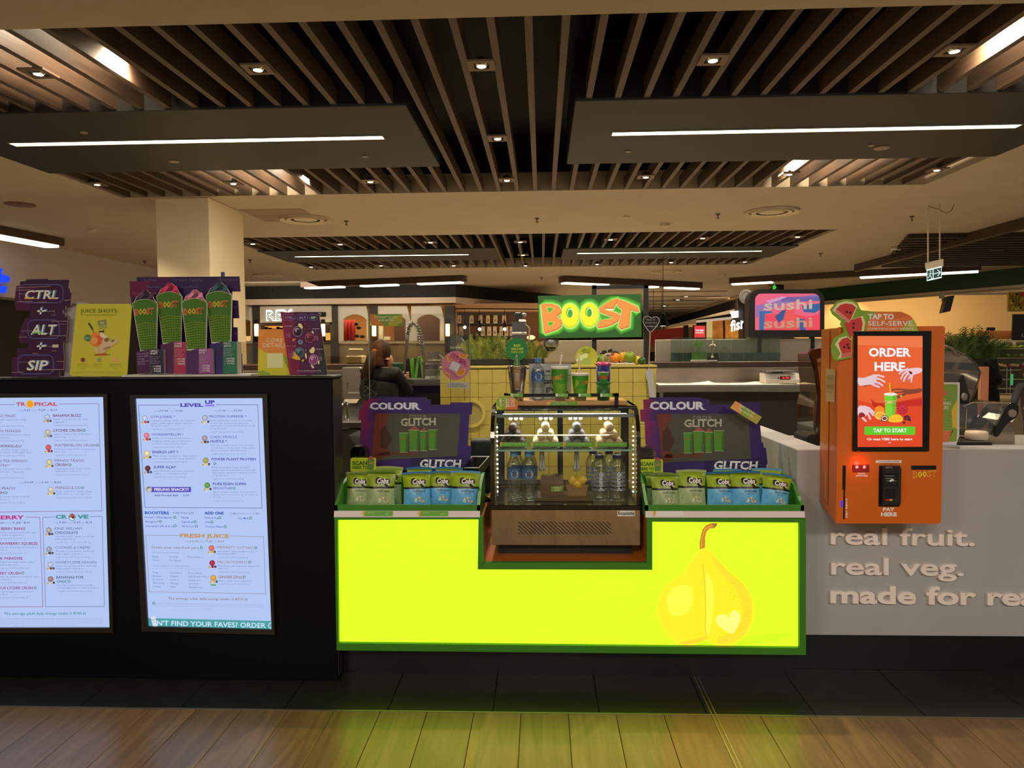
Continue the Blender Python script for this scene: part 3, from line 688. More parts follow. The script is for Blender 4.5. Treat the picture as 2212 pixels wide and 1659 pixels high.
for nm, pts, dy, t, m in (('grey_fascia', [(1442, 704), (1588, 667), (1588, 676), (1504, 690), (1504, 698), (1442, 709)], -.6, .5, mat((150, 138, 122), .6, name='grey_fascia')),
      ('white_soffit', [(1504, 692), (1600, 682), (1600, 688), (1504, 697)], -.2, .4, emis((214, 186, 160), .75)),  # soffit made to glow in place of light falling on it
      ('warm_soffit', [(1443, 706), (1504, 699), (1504, 705), (1443, 709)], 0, .4, emis((226, 160, 90), .6)),  # warm light on this soffit put in as emission
      ('red_wall', [(1400, 712), (1482, 708), (1482, 745), (1400, 745)], .5, .2, mat((122, 12, 10), .5, name='red')),
      ('cream_post', [(1530, 693), (1539, 692), (1539, 745), (1530, 745)], -.1, .3, emis((220, 186, 116), .75)),  # no lamp: light on the post is put in as emission
      ('carved_panel', [(1540, 694), (1562, 691), (1562, 745), (1540, 745)], .1, .1, mat((206, 140, 54), .6, noise=.35, scale=5, name='carved')),
      ('carved_panel', [(1567, 690), (1576, 688), (1595, 687), (1595, 745), (1567, 745)], .05, .1, mat((226, 160, 60), .6, noise=.25, scale=5, name='carved2')),
      ('dark_gap', [(1560, 690), (1570, 690), (1570, 745), (1560, 745)], .3, .1, mat((80, 48, 26), .7)),
      ('dark_post', [(1478, 703), (1487, 702), (1487, 745), (1478, 745)], -.2, .2, mat((30, 16, 14), .6)),
      ('grey_post', [(1611, 672), (1620, 672), (1620, 745), (1611, 745)], -1.0, .3, mat((140, 128, 112), .6)),
      ('back_wall', [(1390, 706), (1640, 706), (1640, 760), (1390, 760)], 1.6, .2, mat((110, 84, 60), .7))):
 mb = MB(); mb.prism([at(x, y, Y=YD + dy) for x, y in pts], (0, t, 0)); mb.build(nm, m, o)
lamp('far_lamp', 'AREA', (7.0, YD - 1.0, 3.1), 40, (1, .72, .40), 2.5, aim=(7.0, YD + .8, 1.4), sy=.6)
r = thing('red_light_box', 'square red lit sign with white lettering among the distant shops', 'sign', at(1511, 728, Y=YD - .5))
pobj('light_box', 1498, 702, 1525, 730, YD - .5, .15, mat((60, 14, 12), .5), r)
pr = Print((0, YD - .51, 0), (0, -1, 0), step=.004); pr.rect(1500, 704, 1523, 729, (226, 60, 62), 1, 1.0)
pr.text('THE BBH', 1502, 716, 1520, 4.6, (255, 235, 235), 3, em=1.2, off=.02); pr.rect(1502, 718, 1520, 720, (255, 220, 220), 3, .9); pr.build('sign_face', r)
r = thing('glowing_script_sign', 'overexposed white script sign beside the orange carved panels', 'sign', at(1595, 716, Y=YD - 1.4))
pr = Print((0, YD - 1.4, 0), (0, -1, 0), step=.004); pr.text('fish', 1578, 716, 1610, 24, (250, 252, 255), 2, -.25, off=.05, em=3); pr.build('script_letters', r)
mb = MB()
for i in range(5): a, b = at(1577 + i, 674 + i * 3, Y=YD - 1.2), at(1600, 672 + i * 3, Y=YD - 1.2); mb.tube([a, b], .02, 5)
mb.build('neon_bars', emis((245, 248, 255), 2.0), r)
w = at(1432, 695, Y=14); pl = thing('pendant_lamp', 'black bell shaped pendant lamp hanging behind the heart sign', 'lamp', w)
MB().tube([V((w.x, w.y, HC)), w + V((0, 0, .12))], .006, 6).build('cord', M_blk, pl)
MB().lathe([(.115, -.02), (.11, .02), (.055, .1), (.06, .14), (.02, .24)], w - V((0, 0, .06)), 18, cap=False).build('shade', mat((12, 14, 12), .12, name='gloss_black'), pl, True)
MB().lathe([(.02, -.05), (.1, -.045), (.1, -.04)], w - V((0, 0, .03)), 16).build('bulb', emis((255, 240, 214), 4), pl, True)
pr = Print((0, 22, 0), (0, -1, 0), step=.004)
dsg = thing('direction_sign', 'small dark green hanging sign with an up arrow behind the heart sign', 'sign', at(1425, 712, Y=22))
[MB().tube([V((a_.x, 22.03, a_.z)), V((a_.x, 22.03, HC))], .008, 5).build('rod', M_blk, dsg) for a_ in (at(1412, 703, Y=22), at(1430, 703, Y=22))]
pobj('sign_board', 1408, 702, 1434, 712, 22.01, .05, mat((60, 64, 40), .6), dsg)
pr.line([(1430, 710), (1430, 704)], 1, (170, 200, 140)); pr.line([(1428, 706), (1430, 703.5), (1432, 706)], 1, (170, 200, 140)); pr.build('arrow', dsg)
YU = 7.5; w = at(1699, 727, Y=YU); r = thing('sushi_sign', 'black arched screen reading sushi twice over pink and blue', 'sign', w)
def arched(x0, y0, x1, y1, rad, n=6):
 o = [(x0, y1)]
 for cx, cy, a in ((x0 + rad, y0 + rad, 180), (x1 - rad, y0 + rad, 270)):
  for i in range(n + 1): t = math.radians(a + 90 * i / n); o.append((cx + rad * math.cos(t), cy + rad * math.sin(t)))
 return o + [(x1, y1)]
O = [at(x, y, Y=YU) for x, y in arched(1617, 625, 1781, 728, 24)]; I = [at(x, y, Y=YU) for x, y in arched(1631, 634, 1772, 713, 14)]
mb = MB(); mb.ring(O, I, (0, .14, 0)); mb.build('frame', mat((30, 24, 24), .35), r)
zl_ = at(1180, 784, Y=7.3).z
for x in (1640, 1755): MB().box(at(x, 727, Y=YU).x, at(x + 8, 727, Y=YU).x, YU + .04, YU + .1, zl_ + .0005, at(x, 727, Y=YU).z + .002).build('stand_leg', M_blk, r)
pr = Print((0, YU + .012, 0), (0, -1, 0), em=1.0, step=.001)
pr.poly(arched(1631, 634, 1772, 713, 14), (232, 98, 128), 0)
for pts, c, l in (([(1633, 660), (1700, 645), (1772, 634), (1772, 640), (1700, 655), (1640, 676), (1633, 690)], (150, 110, 170), 1), ([(1640, 672), (1668, 672), (1668, 676), (1652, 678), (1650, 713), (1640, 713)], (56, 104, 158), 2),
     ([(1683, 642), (1772, 640), (1772, 650), (1690, 652)], (100, 90, 150), 1), ([(1650, 680), (1700, 676), (1745, 684), (1772, 678), (1772, 713), (1652, 713)], (236, 70, 90), 1), ([(1674, 684), (1688, 672), (1698, 668), (1692, 690), (1682, 697)], (52, 84, 140), 3),
     ([(1732, 660), (1772, 655), (1772, 668), (1760, 676), (1736, 674)], (46, 96, 150), 2), ([(1690, 668), (1716, 660), (1720, 713), (1694, 713)], (230, 84, 84), 2), ([(1718, 690), (1738, 688), (1740, 713), (1728, 713)], (60, 90, 150), 2), ([(1655, 650), (1690, 640), (1700, 642), (1662, 656)], (210, 150, 190), 2)): pr.poly(pts, c, l)
for y in (664, 703):
 pr.text('sushi', 1650, y + 6, 1755, 22, (196, 172, 152) if y < 690 else (196, 146, 116), 6, -.03, off=.03)
pr.build('screen_image', r)
mb = MB(); w = at(1612, 641, Y=8.6); mb.lathe([(.08, -.015), (.082, 0), (.08, .015)], (0, 0, 0), 24);
vs = [(w.x + v[0], w.y + v[2], w.z + v[1]) for v in mb.v]; mb.v = vs
r = thing('round_badge_sign', 'round white line drawn badge behind the sushi screen corner', 'sign', w - V((0, 0, .08)))
MB().tube([(w.x, 8.64, 0), (w.x, 8.64, w.z)], .02, 8).build('pole', M_blk, r)
mb.build('badge_disc', mat((150, 142, 130), .5), r)
pr = Print((0, 8.58, 0), (0, -1, 0), step=.001)
for rr in (13, 9.5): pr.ringd(1612, 641, rr, 1.2, (60, 54, 50), 2)
for i in range(5): pr.line([(1604, 635 + i * 3), (1620, 636 + i * 3)], .9, (70, 62, 56), 3)
pr.build('badge_lines', r)
YE = 9.2; w = at(2019, 607, Y=YE); ex = thing('exit_sign', 'green running man exit sign hung on two white rods', 'sign', w)
for x, y0, y1 in ((2004.5, 455, 566), (2030, 445, 562)):
 a, b = at(x, y0, Y=YE), at(x, y1, Y=YE); MB().tube([V((a.x, YE, HC)), b], .009, 8).build('rod', mat((190, 178, 150), .5), ex)
a, b = at(2004, 455, Y=YE), at(2058, 462, Y=YE)
MB().tube([V((a.x, YE, HC - .02)), V((a.x + .12, YE, HC - .06)), V((a.x + .22, YE, HC - .11)), V((a.x + .28, YE, HC - .08)), V((a.x + .31, YE, HC))], .005, 6).build('cable', mat((120, 104, 80), .5), ex)
pe = V((w.x, YE, w.z)); ne = V((-.5, -1, 0)).normalized()
mb = MB(); mb.prism([hit(x, y, pe, ne) for x, y in ((1998, 568), (2038, 559), (2038, 574), (2030, 583), (2004, 588), (1999, 580))], -ne * .08); mb.build('housing', mat((200, 186, 160), .45), ex)
mb = MB(); mb.prism([hit(x, y, pe + ne * .01, ne) for x, y in ((2002, 583), (2034, 575), (2034, 600), (2002, 607))], -ne * .02); mb.build('lit_panel', emis((225, 255, 245), 1.4), ex)
pr = Print(pe + ne * .012, ne, em=.8, step=.0008)
pr.poly([(2003, 585), (2015, 582), (2015, 601), (2003, 605)], (20, 70, 60), 1); pr.poly([(2016.5, 581.5), (2033, 577.5), (2033, 598), (2016.5, 601.5)], (18, 64, 52), 1)
pr.line([(2018, 591.5), (2031, 588)], 2, (235, 255, 248), 3); pr.line([(2025, 583), (2031, 588), (2026, 596)], 2, (235, 255, 248), 3)
pr.disc(2010, 586.5, 1.5, (235, 255, 248), l=3); pr.line([(2010, 589), (2009, 595), (2012, 599), (2012, 602)], 1.6, (235, 255, 248), 3); pr.line([(2009, 595), (2005, 600)], 1.4, (235, 255, 248), 3); pr.line([(2005, 592), (2014, 591)], 1.3, (235, 255, 248), 3)
pr.build('pictogram', ex)
w = at(1935, 545, Z=HC - .1); cm = thing('dome_camera', 'small white dome camera hanging near the dark ceiling beam', 'camera', w)
MB().lathe([(.07, .1), (.075, .04), (.07, .03)], w, 16).build('housing', M_white, cm, True); MB().ball(w + V((0, 0, .035)), .055, 14, 8).build('dome', mat((20, 18, 18), .1), cm, True)
w = at(1673, 625, Y=19); mb = MB(); mb.tube([w, V((w.x, 19, HC))], .006, 5)
for i in range(5):
 a = i * 1.25; mb.prism([w, w + V((math.cos(a) * .05, 0, .04 + math.sin(a) * .05)), w + V((math.cos(a + .3) * .02, 0, .1))], (0, .02, 0))
tag(mb.build('green_leaf_sign', emis((60, 220, 70), .9)), 'small glowing green leaf emblem above the sushi screen', 'sign')
#   FOREGROUND COUNTERS
mb = MB(); mb.box(-14, 16, 45.5, 45.8, .01, HC - .01); struct(mb.build('wall_end', mat((96, 78, 58), .8, noise=.2, scale=.6, name='far_wall')))
YP = 3.29
ztop = at(500, 813, Y=YP).z; xr = at(717, 820, Y=YP).x
part = thing('menu_partition', 'tall black counter partition carrying two bright menu screens', 'counter', ((-3.4 + xr) / 2, YP, 0))
mb = MB(); mb.cbox(-3.4, xr, YP, YP + .15, 0, ztop - .012, .004); mb.build('body', mat((4, 6, 12), .5, noise=.1, scale=3, spec=.14, name='navy_black_laminate'), part)
mb = MB(); mb.cbox(-3.41, xr + .004, YP - .004, YP + .156, ztop - .012, ztop, .003); mb.build('top_cap', mat((20, 20, 24), .45), part)
mb = MB(); mb.box(xr, xr + .004, YP + .006, YP + .146, .02, ztop - .02); mb.build('end_panel', mat((34, 28, 34), .4), part)
NF = V((0, -1, 0))
def screen(label, quad, bez, conv):
 c = at(sum(q[0] for q in quad) / 4, quad[3][1], Y=YP)
 root = thing('menu_screen', label, 'screen', (c.x, YP, c.z))
 O = [at(x, y, Y=YP - .018) for x, y in bez]; I = [at(x, y, Y=YP - .018) for x, y in quad]
 MB().ring(O, I, (0, .018, 0)).build('bezel', mat((30, 27, 24), .35), root)
 pr = Print((0, YP - .006, 0), NF, em=1.0, step=.0005)
 pr.poly(quad, (176, 197, 243), 0)
 return root, pr
s1, p1 = screen('bright menu screen headed TROPICAL, cut off by the edge of the photo', [(-90, 860), (222.7, 857.7), (236.5, 1356.7), (-80, 1357)], [(-98, 850), (231, 851), (244, 1368), (-88, 1368)], None)
s2, p2 = screen('bright menu screen headed LEVEL UP and FRESH JUICE', [(291, 861), (566.5, 860), (586.5, 1360.6), (318.5, 1354)], [(280, 853.5), (577, 851), (593, 1371.5), (306, 1364)], None)
GREY, DIM, RING = (112, 122, 165), (128, 138, 178), (70, 140, 110)
def menu(pr, ox, oy, sc, rows, head, hcap, slope, bold=.02):
 for r in rows.strip().split('\n'):
  t, x0, yb, x1, st = r.rsplit('|', 4); x0, yb, x1 = float(x0) / sc + ox, float(yb) / sc + oy, float(x1) / sc + ox
  if st == 'o':
   pr.ringd(x0, yb, 2.5, 1.3, RING, 2, seg=10); continue
  if st == 'H': pr.text(t, x0, yb, x1, hcap / sc, head, 2, slope, off=bold)
  elif st == 'd': pr.text(t, x0, yb, x1, 21 / sc, GREY, 2, slope, res=1)
  elif st == 'k': pr.text(t, x0, yb, x1, 19 / sc, DIM, 2, slope, res=1)
  elif st == 'p': pr.text(t, x0, yb, x1, 27 / sc, (78, 84, 140), 2, slope, off=.02, res=1)
  elif st == 'l': pr.text(t, x0, yb, x1, 24 / sc, (138, 148, 192), 2, slope, res=1)
  elif st == 'f': pr.text(t, x0, yb, x1, 13 / sc, (146, 158, 200), 2, slope, res=1)
  elif st == 'b': pr.text(t, x0, yb, x1, 22 / sc, (56, 84, 176), 2, slope, off=.012, res=1)
  elif st == 'g': pr.text(t, x0, yb, x1, 21 / sc, (92, 108, 168), 2, slope, res=1)
  elif st == 'c': pr.text(t, x0, yb, x1, 30 / sc, (150, 126, 120), 2, slope, off=.015, res=1)
def icons(pr, ox, oy, sc, L):
 for x, y, col, col2 in L:
  x, y = x / sc + ox, y / sc + oy
  pr.disc(x + 1, y + 8, 3.2, col2, l=2, seg=9); pr.disc(x - 6, y + 9, 2.6, (190, 170, 110), l=2, seg=9); pr.disc(x + 7, y + 8, 2.6, (74, 60, 74), l=2, seg=9)
  pr.disc(x - 2, y + 12, 2.2, (214, 208, 200), l=3, seg=9)
  pr.disc(x, y, 6.2, tuple(int(c * .7) for c in col), l=4, seg=14); pr.disc(x, y, 5.2, col, l=5, seg=14); pr.disc(x - 1.2, y - 1, 2, tuple(min(255, c + 26) for c in col), l=6, seg=8)
c3 = lambda *q: [(x / 6.144 + 280, y / 6.144 + 840) for x, y in q]
c4 = lambda *q: [(x / 5.72 + 280, y / 5.72 + 1090) for x, y in q]
a1 = lambda *q: [(x / 5.927, y / 5.927 + 840) for x, y in q]
a2 = lambda *q: [(x / 5.53, y / 5.53 + 1080) for x, y in q]
PUR = (66, 62, 160)
p2.line(c3((655, 215), (118, 215), (203, 1572), (1757, 1583), (1700, 210), (1150, 212)), 1, (70, 80, 150), 1)
menu(p2, 280, 840, 6.144, '''LEVEL|672|237|978|X
UP|1000|198|1130|X'''.replace('|X', '|H'), (72, 62, 176), 46, 0, .05)
p2.poly(c3((1003, 206), (1125, 206), (1125, 234), (1003, 234)), (140, 130, 240), 1)
menu(p2, 280, 840, 6.144, '''orig|328|303|395|l
10.00|403|303|512|p
med|532|303|605|l
9.60|615|303|705|p
orig|1107|300|1170|l
11.30|1183|300|1280|p
med|1298|300|1375|l
10.90|1385|300|1495|p
GYM JUNKIE ^|278|386|600|H
Strawberries, banana, low fat milk, strawberry|282|430|867|d
yoghurt, vanilla yoghurt, whey protein & ice|283|466|838|d
(20.1g of protein*)|285|500|523|d
orig1630 kJ med1170 kJ jnr880 kJ|290|545|715|k
WONDERMELON ^|292|621|715|H
Strawberries, freshly juiced watermelon,|293|664|803|d
strawberry yoghurt, whey protein & ice +|294|701|820|d
superfruit booster (15.1g of protein*)|297|737|760|d
orig798 kJ med651 kJ jnr475 kJ|302|783|695|k
ENERGY LIFT ^|304|855|645|H
Mango, banana, tropical juice, mango yoghurt|308|898|893|d
& ice + energiser booster^ (5.2g of protein*)|309|934|872|d
orig1740 kJ med1350 kJ jnr1080 kJ|314|980|760|k
SUPER AÇAI^|318|1054|620|H
Açai, strawberries, apple juice, strawberry|318|1098|857|d
yoghurt, ice + immunity booster^|321|1134|760|d
orig1440 kJ med1210 kJ jnr935 kJ|323|1178|742|k
Add Protein Ball|328|1425|640|p
2.50|710|1425|793|p
PROTEIN SUPREME ^|1057|382|1550|H
Banana, muesli, dates, honey, coconut water,|1058|427|1637|d
coconut mylk, whey protein, chia seeds,|1060|463|1577|d
cinnamon & ice + immunity^ & vita booster #|1062|498|1663|d
(21.1g of protein*)|1064|533|1295|d
orig2100 kJ med1410 kJ jnr988 kJ|1068|580|1512|k
CHOC MUSCLE|1072|655|1425|H
HUSTLE ^|1074|712|1292|H
Chocolate powder, banana, oats, chia seeds,|1077|757|1650|d
coconut water, coconut mylk, vanilla yoghurt,|1078|793|1668|d
whey protein & ice (32g of protein*)|1080|829|1548|d
orig2030 kJ med1630 kJ jnr1350 kJ|1085|875|1543|k
POWER PLANT PROTEIN|1087|949|1675|H
o|1130|990|0|o
Mango, passionfruit, banana, pineapple,|1090|1050|1600|d
spinach, dates, coconut water, coconut mylk,|1092|1087|1672|d
plant based protein & ice + all greens booster|1094|1122|1685|d
(11.2g of protein*)|1096|1157|1318|d
orig1210 kJ med923 kJ jnr687 kJ|1100|1203|1512|k
PURE EDEN SUPER|1103|1277|1550|H
SMOOTHIE|1106|1334|1358|H
o|1385|1318|0|o
Apple, pineapple, spinach, cucumber, lemon,|1108|1378|1695|d
banana, mint, coconut water & ice + all greens|1109|1414|1703|d
booster|1110|1448|1208|d
orig776 kJ med619 kJ jnr357 kJ|1115|1495|1512|k''', PUR, 34, 0)
icons(p2, 280, 840, 6.144, [(203, 390, (190, 196, 232), (200, 60, 70)), (225, 620, (226, 120, 150), (210, 50, 60)), (230, 857, (232, 216, 150), (230, 180, 80)), (240, 1055, (96, 50, 62), (60, 50, 130)),
       (1000, 387, (170, 178, 200), (210, 205, 190)), (996, 655, (166, 146, 158), (90, 60, 60)), (1010, 950, (160, 165, 70), (220, 200, 120)), (1030, 1280, (96, 150, 60), (200, 196, 150))])
p2.poly(c3((258, 1302), (815, 1302), (815, 1370), (258, 1370)), (86, 70, 186), 1)
menu(p2, 280, 840, 6.144, 'FEELING SNACKY?|328|1352|785|H', (235, 238, 255), 37, 0)
x, y = c3((255, 1333))[0]; p2.disc(x, y, 7, (170, 164, 160), l=3); p2.disc(x + 1, y + 2, 4.5, (206, 196, 170), l=4); p2.line([(x - 3, y - 2), (x + 2, y - 5)], 1.6, (40, 34, 40), 5)
menu(p2, 280, 1090, 5.72, '''BOOSTERS|187|116|487|H
ADD ONS|925|120|1163|H''', (38, 74, 186), 34, .012, .05)
menu(p2, 280, 1090, 5.72, '''1.00|540|116|617|p
3 for 2.70|636|116|795|p
1.40|1245|122|1320|p
Mylks for|1337|122|1500|l
1.40|1525|122|1602|p
Protein ^ /Plant Based ^|190|167|538|b
o|558|156|0|o
Vita^#|638|170|728|b
Fruit & Veg|928|173|1095|b
o|1115|161|0|o
Soy Mylk|1342|178|1475|b
o|1494|166|0|o
Energiser^|194|220|355|b
o|380|208|0|o
Superfruit|641|222|788|b
o|808|212|0|o
Acai|933|226|995|b
o|1015|216|0|o
Immunity^ (Vit A & C)|197|275|548|b
o|565|263|0|o
All Greens^|645|277|805|b
o|826|267|0|o
Coconut Water|934|282|1160|b
o|1180|272|0|o
orig|680|466|740|l
10.00|750|466|850|c
med|865|466|933|l
9.60|945|466|1027|c
jnr|1042|466|1080|l
8.60|1090|466|1172|c
Create your own fresh juice|265|540|858|c
o|886|532|0|o
Choose your bases|270|598|600|l
Apple|273|650|358|g
Orange|490|652|600|g
Watermelon|712|656|895|g
Carrot|274|694|366|g
Pineapple|492|697|637|g
Then add your ingredients|282|765|740|l
Acai|285|848|345|g
Cucumber|501|850|652|g
Passionfruit|723|854|893|g
Banana|287|891|395|g
Ginger|503|894|602|g
Pink Dragon Fruit|725|898|982|g
Beetroot|289|934|415|g
Lemon|505|938|608|g
Raspberry|728|942|878|g
Blueberry|292|977|430|g
Mango|508|982|608|g
Spinach|731|985|848|g
Celery|294|1020|383|g
Mint|511|1025|570|g
Strawberry|733|1030|893|g
IMMUNITY ^(VITA&C)|1080|542|1535|H
o|1560|532|0|o
Watermelon, orange, strawberries & ice +|1085|585|1573|d
immunity booster^|1086|615|1318|d
orig621 kJ med473 kJ jnr380 kJ|1090|660|1458|k
MELON MOMENT|1087|724|1455|H
o|1482|713|0|o
Watermelon, pink dragon fruit, strawberries,|1090|765|1610|d
apple & ice|1092|796|1220|d
orig854 kJ med651 kJ jnr462 kJ|1095|840|1468|k
GINGER ZING|1098|908|1390|H
o|1415|895|0|o
Ginger, orange, carrot, celery & ice|1100|948|1503|d
orig797 kJ med649 kJ jnr433 kJ|1103|988|1476|k
The average adult daily energy intake is 8700 kJ|475|1172|1455|c
Suitable for vegans. Although products marked with this symbol are made using plant-based ingredients, there may be traces of animal|325|1228|1648|f
derived products due to potential cross-contamination in store or during the manufacturing process of the ingredients used in each|285|1254|1655|f
product.|922|1296|1015|f
o|300|1219|0|o''', (160, 118, 110), 32, .012)
p2.text('FRESH JUICE', *c4((622, 405))[0], c4((1230, 0))[0][0], 46 / 5.72, (196, 142, 56), 2, .01, off=.05)
p2.line(c4((610, 382), (200, 378), (243, 1076), (1680, 1103), (1655, 396), (1240, 388)), 1, (150, 130, 130), 1)
p2.line(c4((265, 787), (900, 797)), .6, (150, 170, 215), 1)
icons(p2, 280, 1090, 5.72, [(1012, 538, (222, 110, 90), (240, 160, 60)), (1020, 722, (170, 40, 70), (150, 40, 60)), (1035, 905, (226, 160, 60), (230, 180, 100))])
p2.poly(c4((1003, 984), (1065, 985), (1065, 1004), (1003, 1003)), (96, 160, 110), 2)
p2.poly(c4((216, 1402), (1745, 1438), (1751, 1548), (220, 1508)), (72, 158, 164), 1)
x, y = c4((338, 1492))[0]; p2.text("N'T FIND YOUR FAVES? ORDER", x, y, c4((1682, 0))[0][0], 11, (206, 234, 250), 3, .024, off=.012)
p2.line(c4((1748, 1465), (1730, 1467), (1718, 1485), (1718, 1505), (1730, 1522), (1748, 1527)), 1.7, (206, 234, 250), 3)
p2.poly(c4((260, 1388), (316, 1380), (342, 1500), (288, 1508)), (214, 220, 236), 4); p2.line(c4((278, 1425), (312, 1420)), 1, (180, 100, 110), 5); p2.line(c4((284, 1455), (316, 1450)), .8, (150, 160, 190), 5)
p2.build('screen_image', s2)
menu(p1, 0, 840, 5.927, '''TR|207|218|328|H
PICAL|440|218|738|H''', (196, 66, 84), 46, -.01, .05)
x, y = a1((385, 195))[0]
p1.poly([(x + (7.6 if k % 2 else 9.4) * math.cos(k * math.pi / 14), y + (7.6 if k % 2 else 9.4) * math.sin(k * math.pi / 14)) for k in range(28)], (232, 176, 40), 3); p1.disc(x, y, 5.6, (238, 150, 30), l=4)
p1.line(a1((-400, 205), (190, 200)), 1, (130, 90, 140), 1); p1.line(a1((760, 195), (1262, 188), (1305, 1562), (-400, 1582)), 1, (130, 84, 140), 1)
menu(p1, 0, 840, 5.927, '''orig|228|285|298|l
9.60|305|285|388|p
med|412|284|482|l
9.20|495|283|580|p
jnr|600|283|638|l
8.10|650|283|730|p
MANGO MAGIC|-120|362|205|H
Banana, mango, mango nectar, vanilla|-130|403|332|d
yoghurt & ice|-150|438|22|d
orig1640 kJ med1250 kJ jnr1070 kJ|-150|484|300|k
PASSION MANGO|-165|556|265|H
Mango, passionfruit, tropical juice, sorbet,|-150|597|385|d
yoghurt & ice|-40|632|130|d
orig1430 kJ med1090 kJ jnr810 kJ|-150|674|303|k
HELLO HONOLULU|-175|748|272|H
Pineapple, spirulina, banana, tropical|-130|788|355|d
mango yoghurt, vanilla yoghurt & ice|-60|822|410|d
orig1840 kJ med1340 kJ jnr1030 kJ|-130|866|318|k
GREEN TEA MANGO|-140|938|345|H
MANTRA^^|-80|995|125|H
Green tea, mango nectar, vanilla|-60|1035|398|d
yoghurt, sorbet & ice + immunity|-140|1072|300|d
orig1340 kJ med1010 kJ jnr750 kJ|-150|1148|305|k
orig|247|1210|312|l
10.00|322|1208|430|p
med|448|1208|520|l
9.60|532|1208|622|p
jnr|640|1208|680|l
8.60|692|1208|780|p
PALM PEACH|-125|1290|190|H
CRUSH|-110|1345|50|H
o|78|1330|0|o
Peach, mango nectar, tropical|-60|1388|370|d
juice, sorbet & ice|-120|1424|115|d
orig1490 kJ med1170 kJ jnr898 kJ|-150|1466|320|k
BANANA BUZZ|680|357|1042|H
Banana, honey, low fat milk, vanilla|685|397|1128|d
yoghurt & ice|687|433|857|d
orig1750 kJ med1400 kJ jnr1070 kJ|688|475|1127|k
LYCHEE CRUSH|687|548|1050|H
o|1078|532|0|o
Lychees, mango nectar, tropical juice,|690|588|1170|d
sorbet & ice|692|624|845|d
orig1200 kJ med968 kJ jnr730 kJ|694|668|1117|k
WATERMELON CRUSH|695|738|1222|H
o|1247|721|0|o
Freshly juiced watermelon, tropical juice,|697|780|1215|d
sorbet & ice|699|816|850|d
orig918 kJ med736 kJ jnr590 kJ|700|858|1102|k
MANGO TANGO|700|933|1072|H
CRUSH|704|988|865|H
o|895|973|0|o
Mango, passionfruit, mango nectar,|706|1030|1155|d
tropical juice, sorbet & ice|708|1062|1038|d
orig1270 kJ med1000 kJ jnr782 kJ|710|1108|1133|k
MANGO & CO|713|1282|1030|H
o|1055|1266|0|o
Mango, passionfruit, banana, mango|715|1322|1180|d
nectar, frozen coconut cream & ice|717|1357|1163|d
orig2230 kJ med1890 kJ jnr1280 kJ|718|1402|1168|k''', (122, 70, 112), 35, 0)
icons(p1, 0, 840, 5.927, [(605, 362, (180, 190, 214), (160, 120, 70)), (612, 555, (196, 186, 160), (140, 150, 170)), (620, 750, (206, 84, 84), (190, 50, 60)), (630, 940, (206, 200, 140), (230, 200, 70)), (652, 1290, (206, 196, 180), (230, 200, 90))])
menu(p1, 0, 1080, 5.53, 'BERRY|-60|232|288|H', (182, 40, 128), 46, -.01, .05)
menu(p1, 0, 1080, 5.53, '''CR|663|222|805|H
VE|920|222|1058|H''', (66, 142, 152), 44, -.01, .05)
p1.line(a2((315, 207), (475, 207), (512, 1275), (-400, 1278)), 1, (160, 50, 130), 1)
p1.line(a2((650, 203), (510, 208), (545, 1275), (1247, 1272), (1220, 197), (1068, 200)), 1, (80, 110, 140), 1)
x, y = a2((862, 205))[0]; p1.disc(x, y, 8, (80, 160, 160), l=2); p1.disc(x, y + 1, 5.5, (220, 226, 240), l=3); p1.poly([(x - 6, y + 1), (x, y - 9), (x + 7, y + 1)], (206, 50, 56), 4); p1.disc(x + 2, y + 1, 2.6, (50, 40, 46), l=5)
menu(p1, 0, 1080, 5.53, '''9.60|-30|285|48|p
med|65|285|133|l
9.20|145|283|247|p
jnr|238|283|275|l
8.10|285|283|357|p
BERRY BANG|12|358|300|H
Strawberries, raspberries, blueberries, apple|-60|397|435|d
juice, strawberry yoghurt & ice|-40|430|278|d
orig1420 kJ med1150 kJ jnr861 kJ|-130|468|302|k
STRAWBERRY SQUEEZE|-60|535|452|H
Strawberries, banana, apple juice, strawberry|-40|574|455|d
yoghurt & ice|-75|606|85|d
orig1560 kJ med1270 kJ jnr991 kJ|-120|645|313|k
PINK PARADISE|-75|712|270|H
Pink dragon fruit, mango, mango nectar,|-60|750|405|d
strawberry yoghurt & ice|-60|783|225|d
orig1320 kJ med1060 kJ jnr860 kJ|-110|822|335|k
BERRY CRUSH|-55|890|245|H
o|272|873|0|o
Raspberries, strawberries, blueberries, apple|-20|925|460|d
juice, sorbet & ice|-60|958|148|d
orig1160 kJ med937 kJ jnr720 kJ|-110|998|315|k
ACAI LYCHEE CRUSH|-30|1065|395|H
o|420|1050|0|o
Acai, lychees, apple juice, tropical juice,|-40|1103|400|d
sorbet & ice|-60|1135|92|d
orig1390 kJ med1110 kJ jnr880 kJ|-100|1175|330|k''', (150, 56, 122), 32, 0)
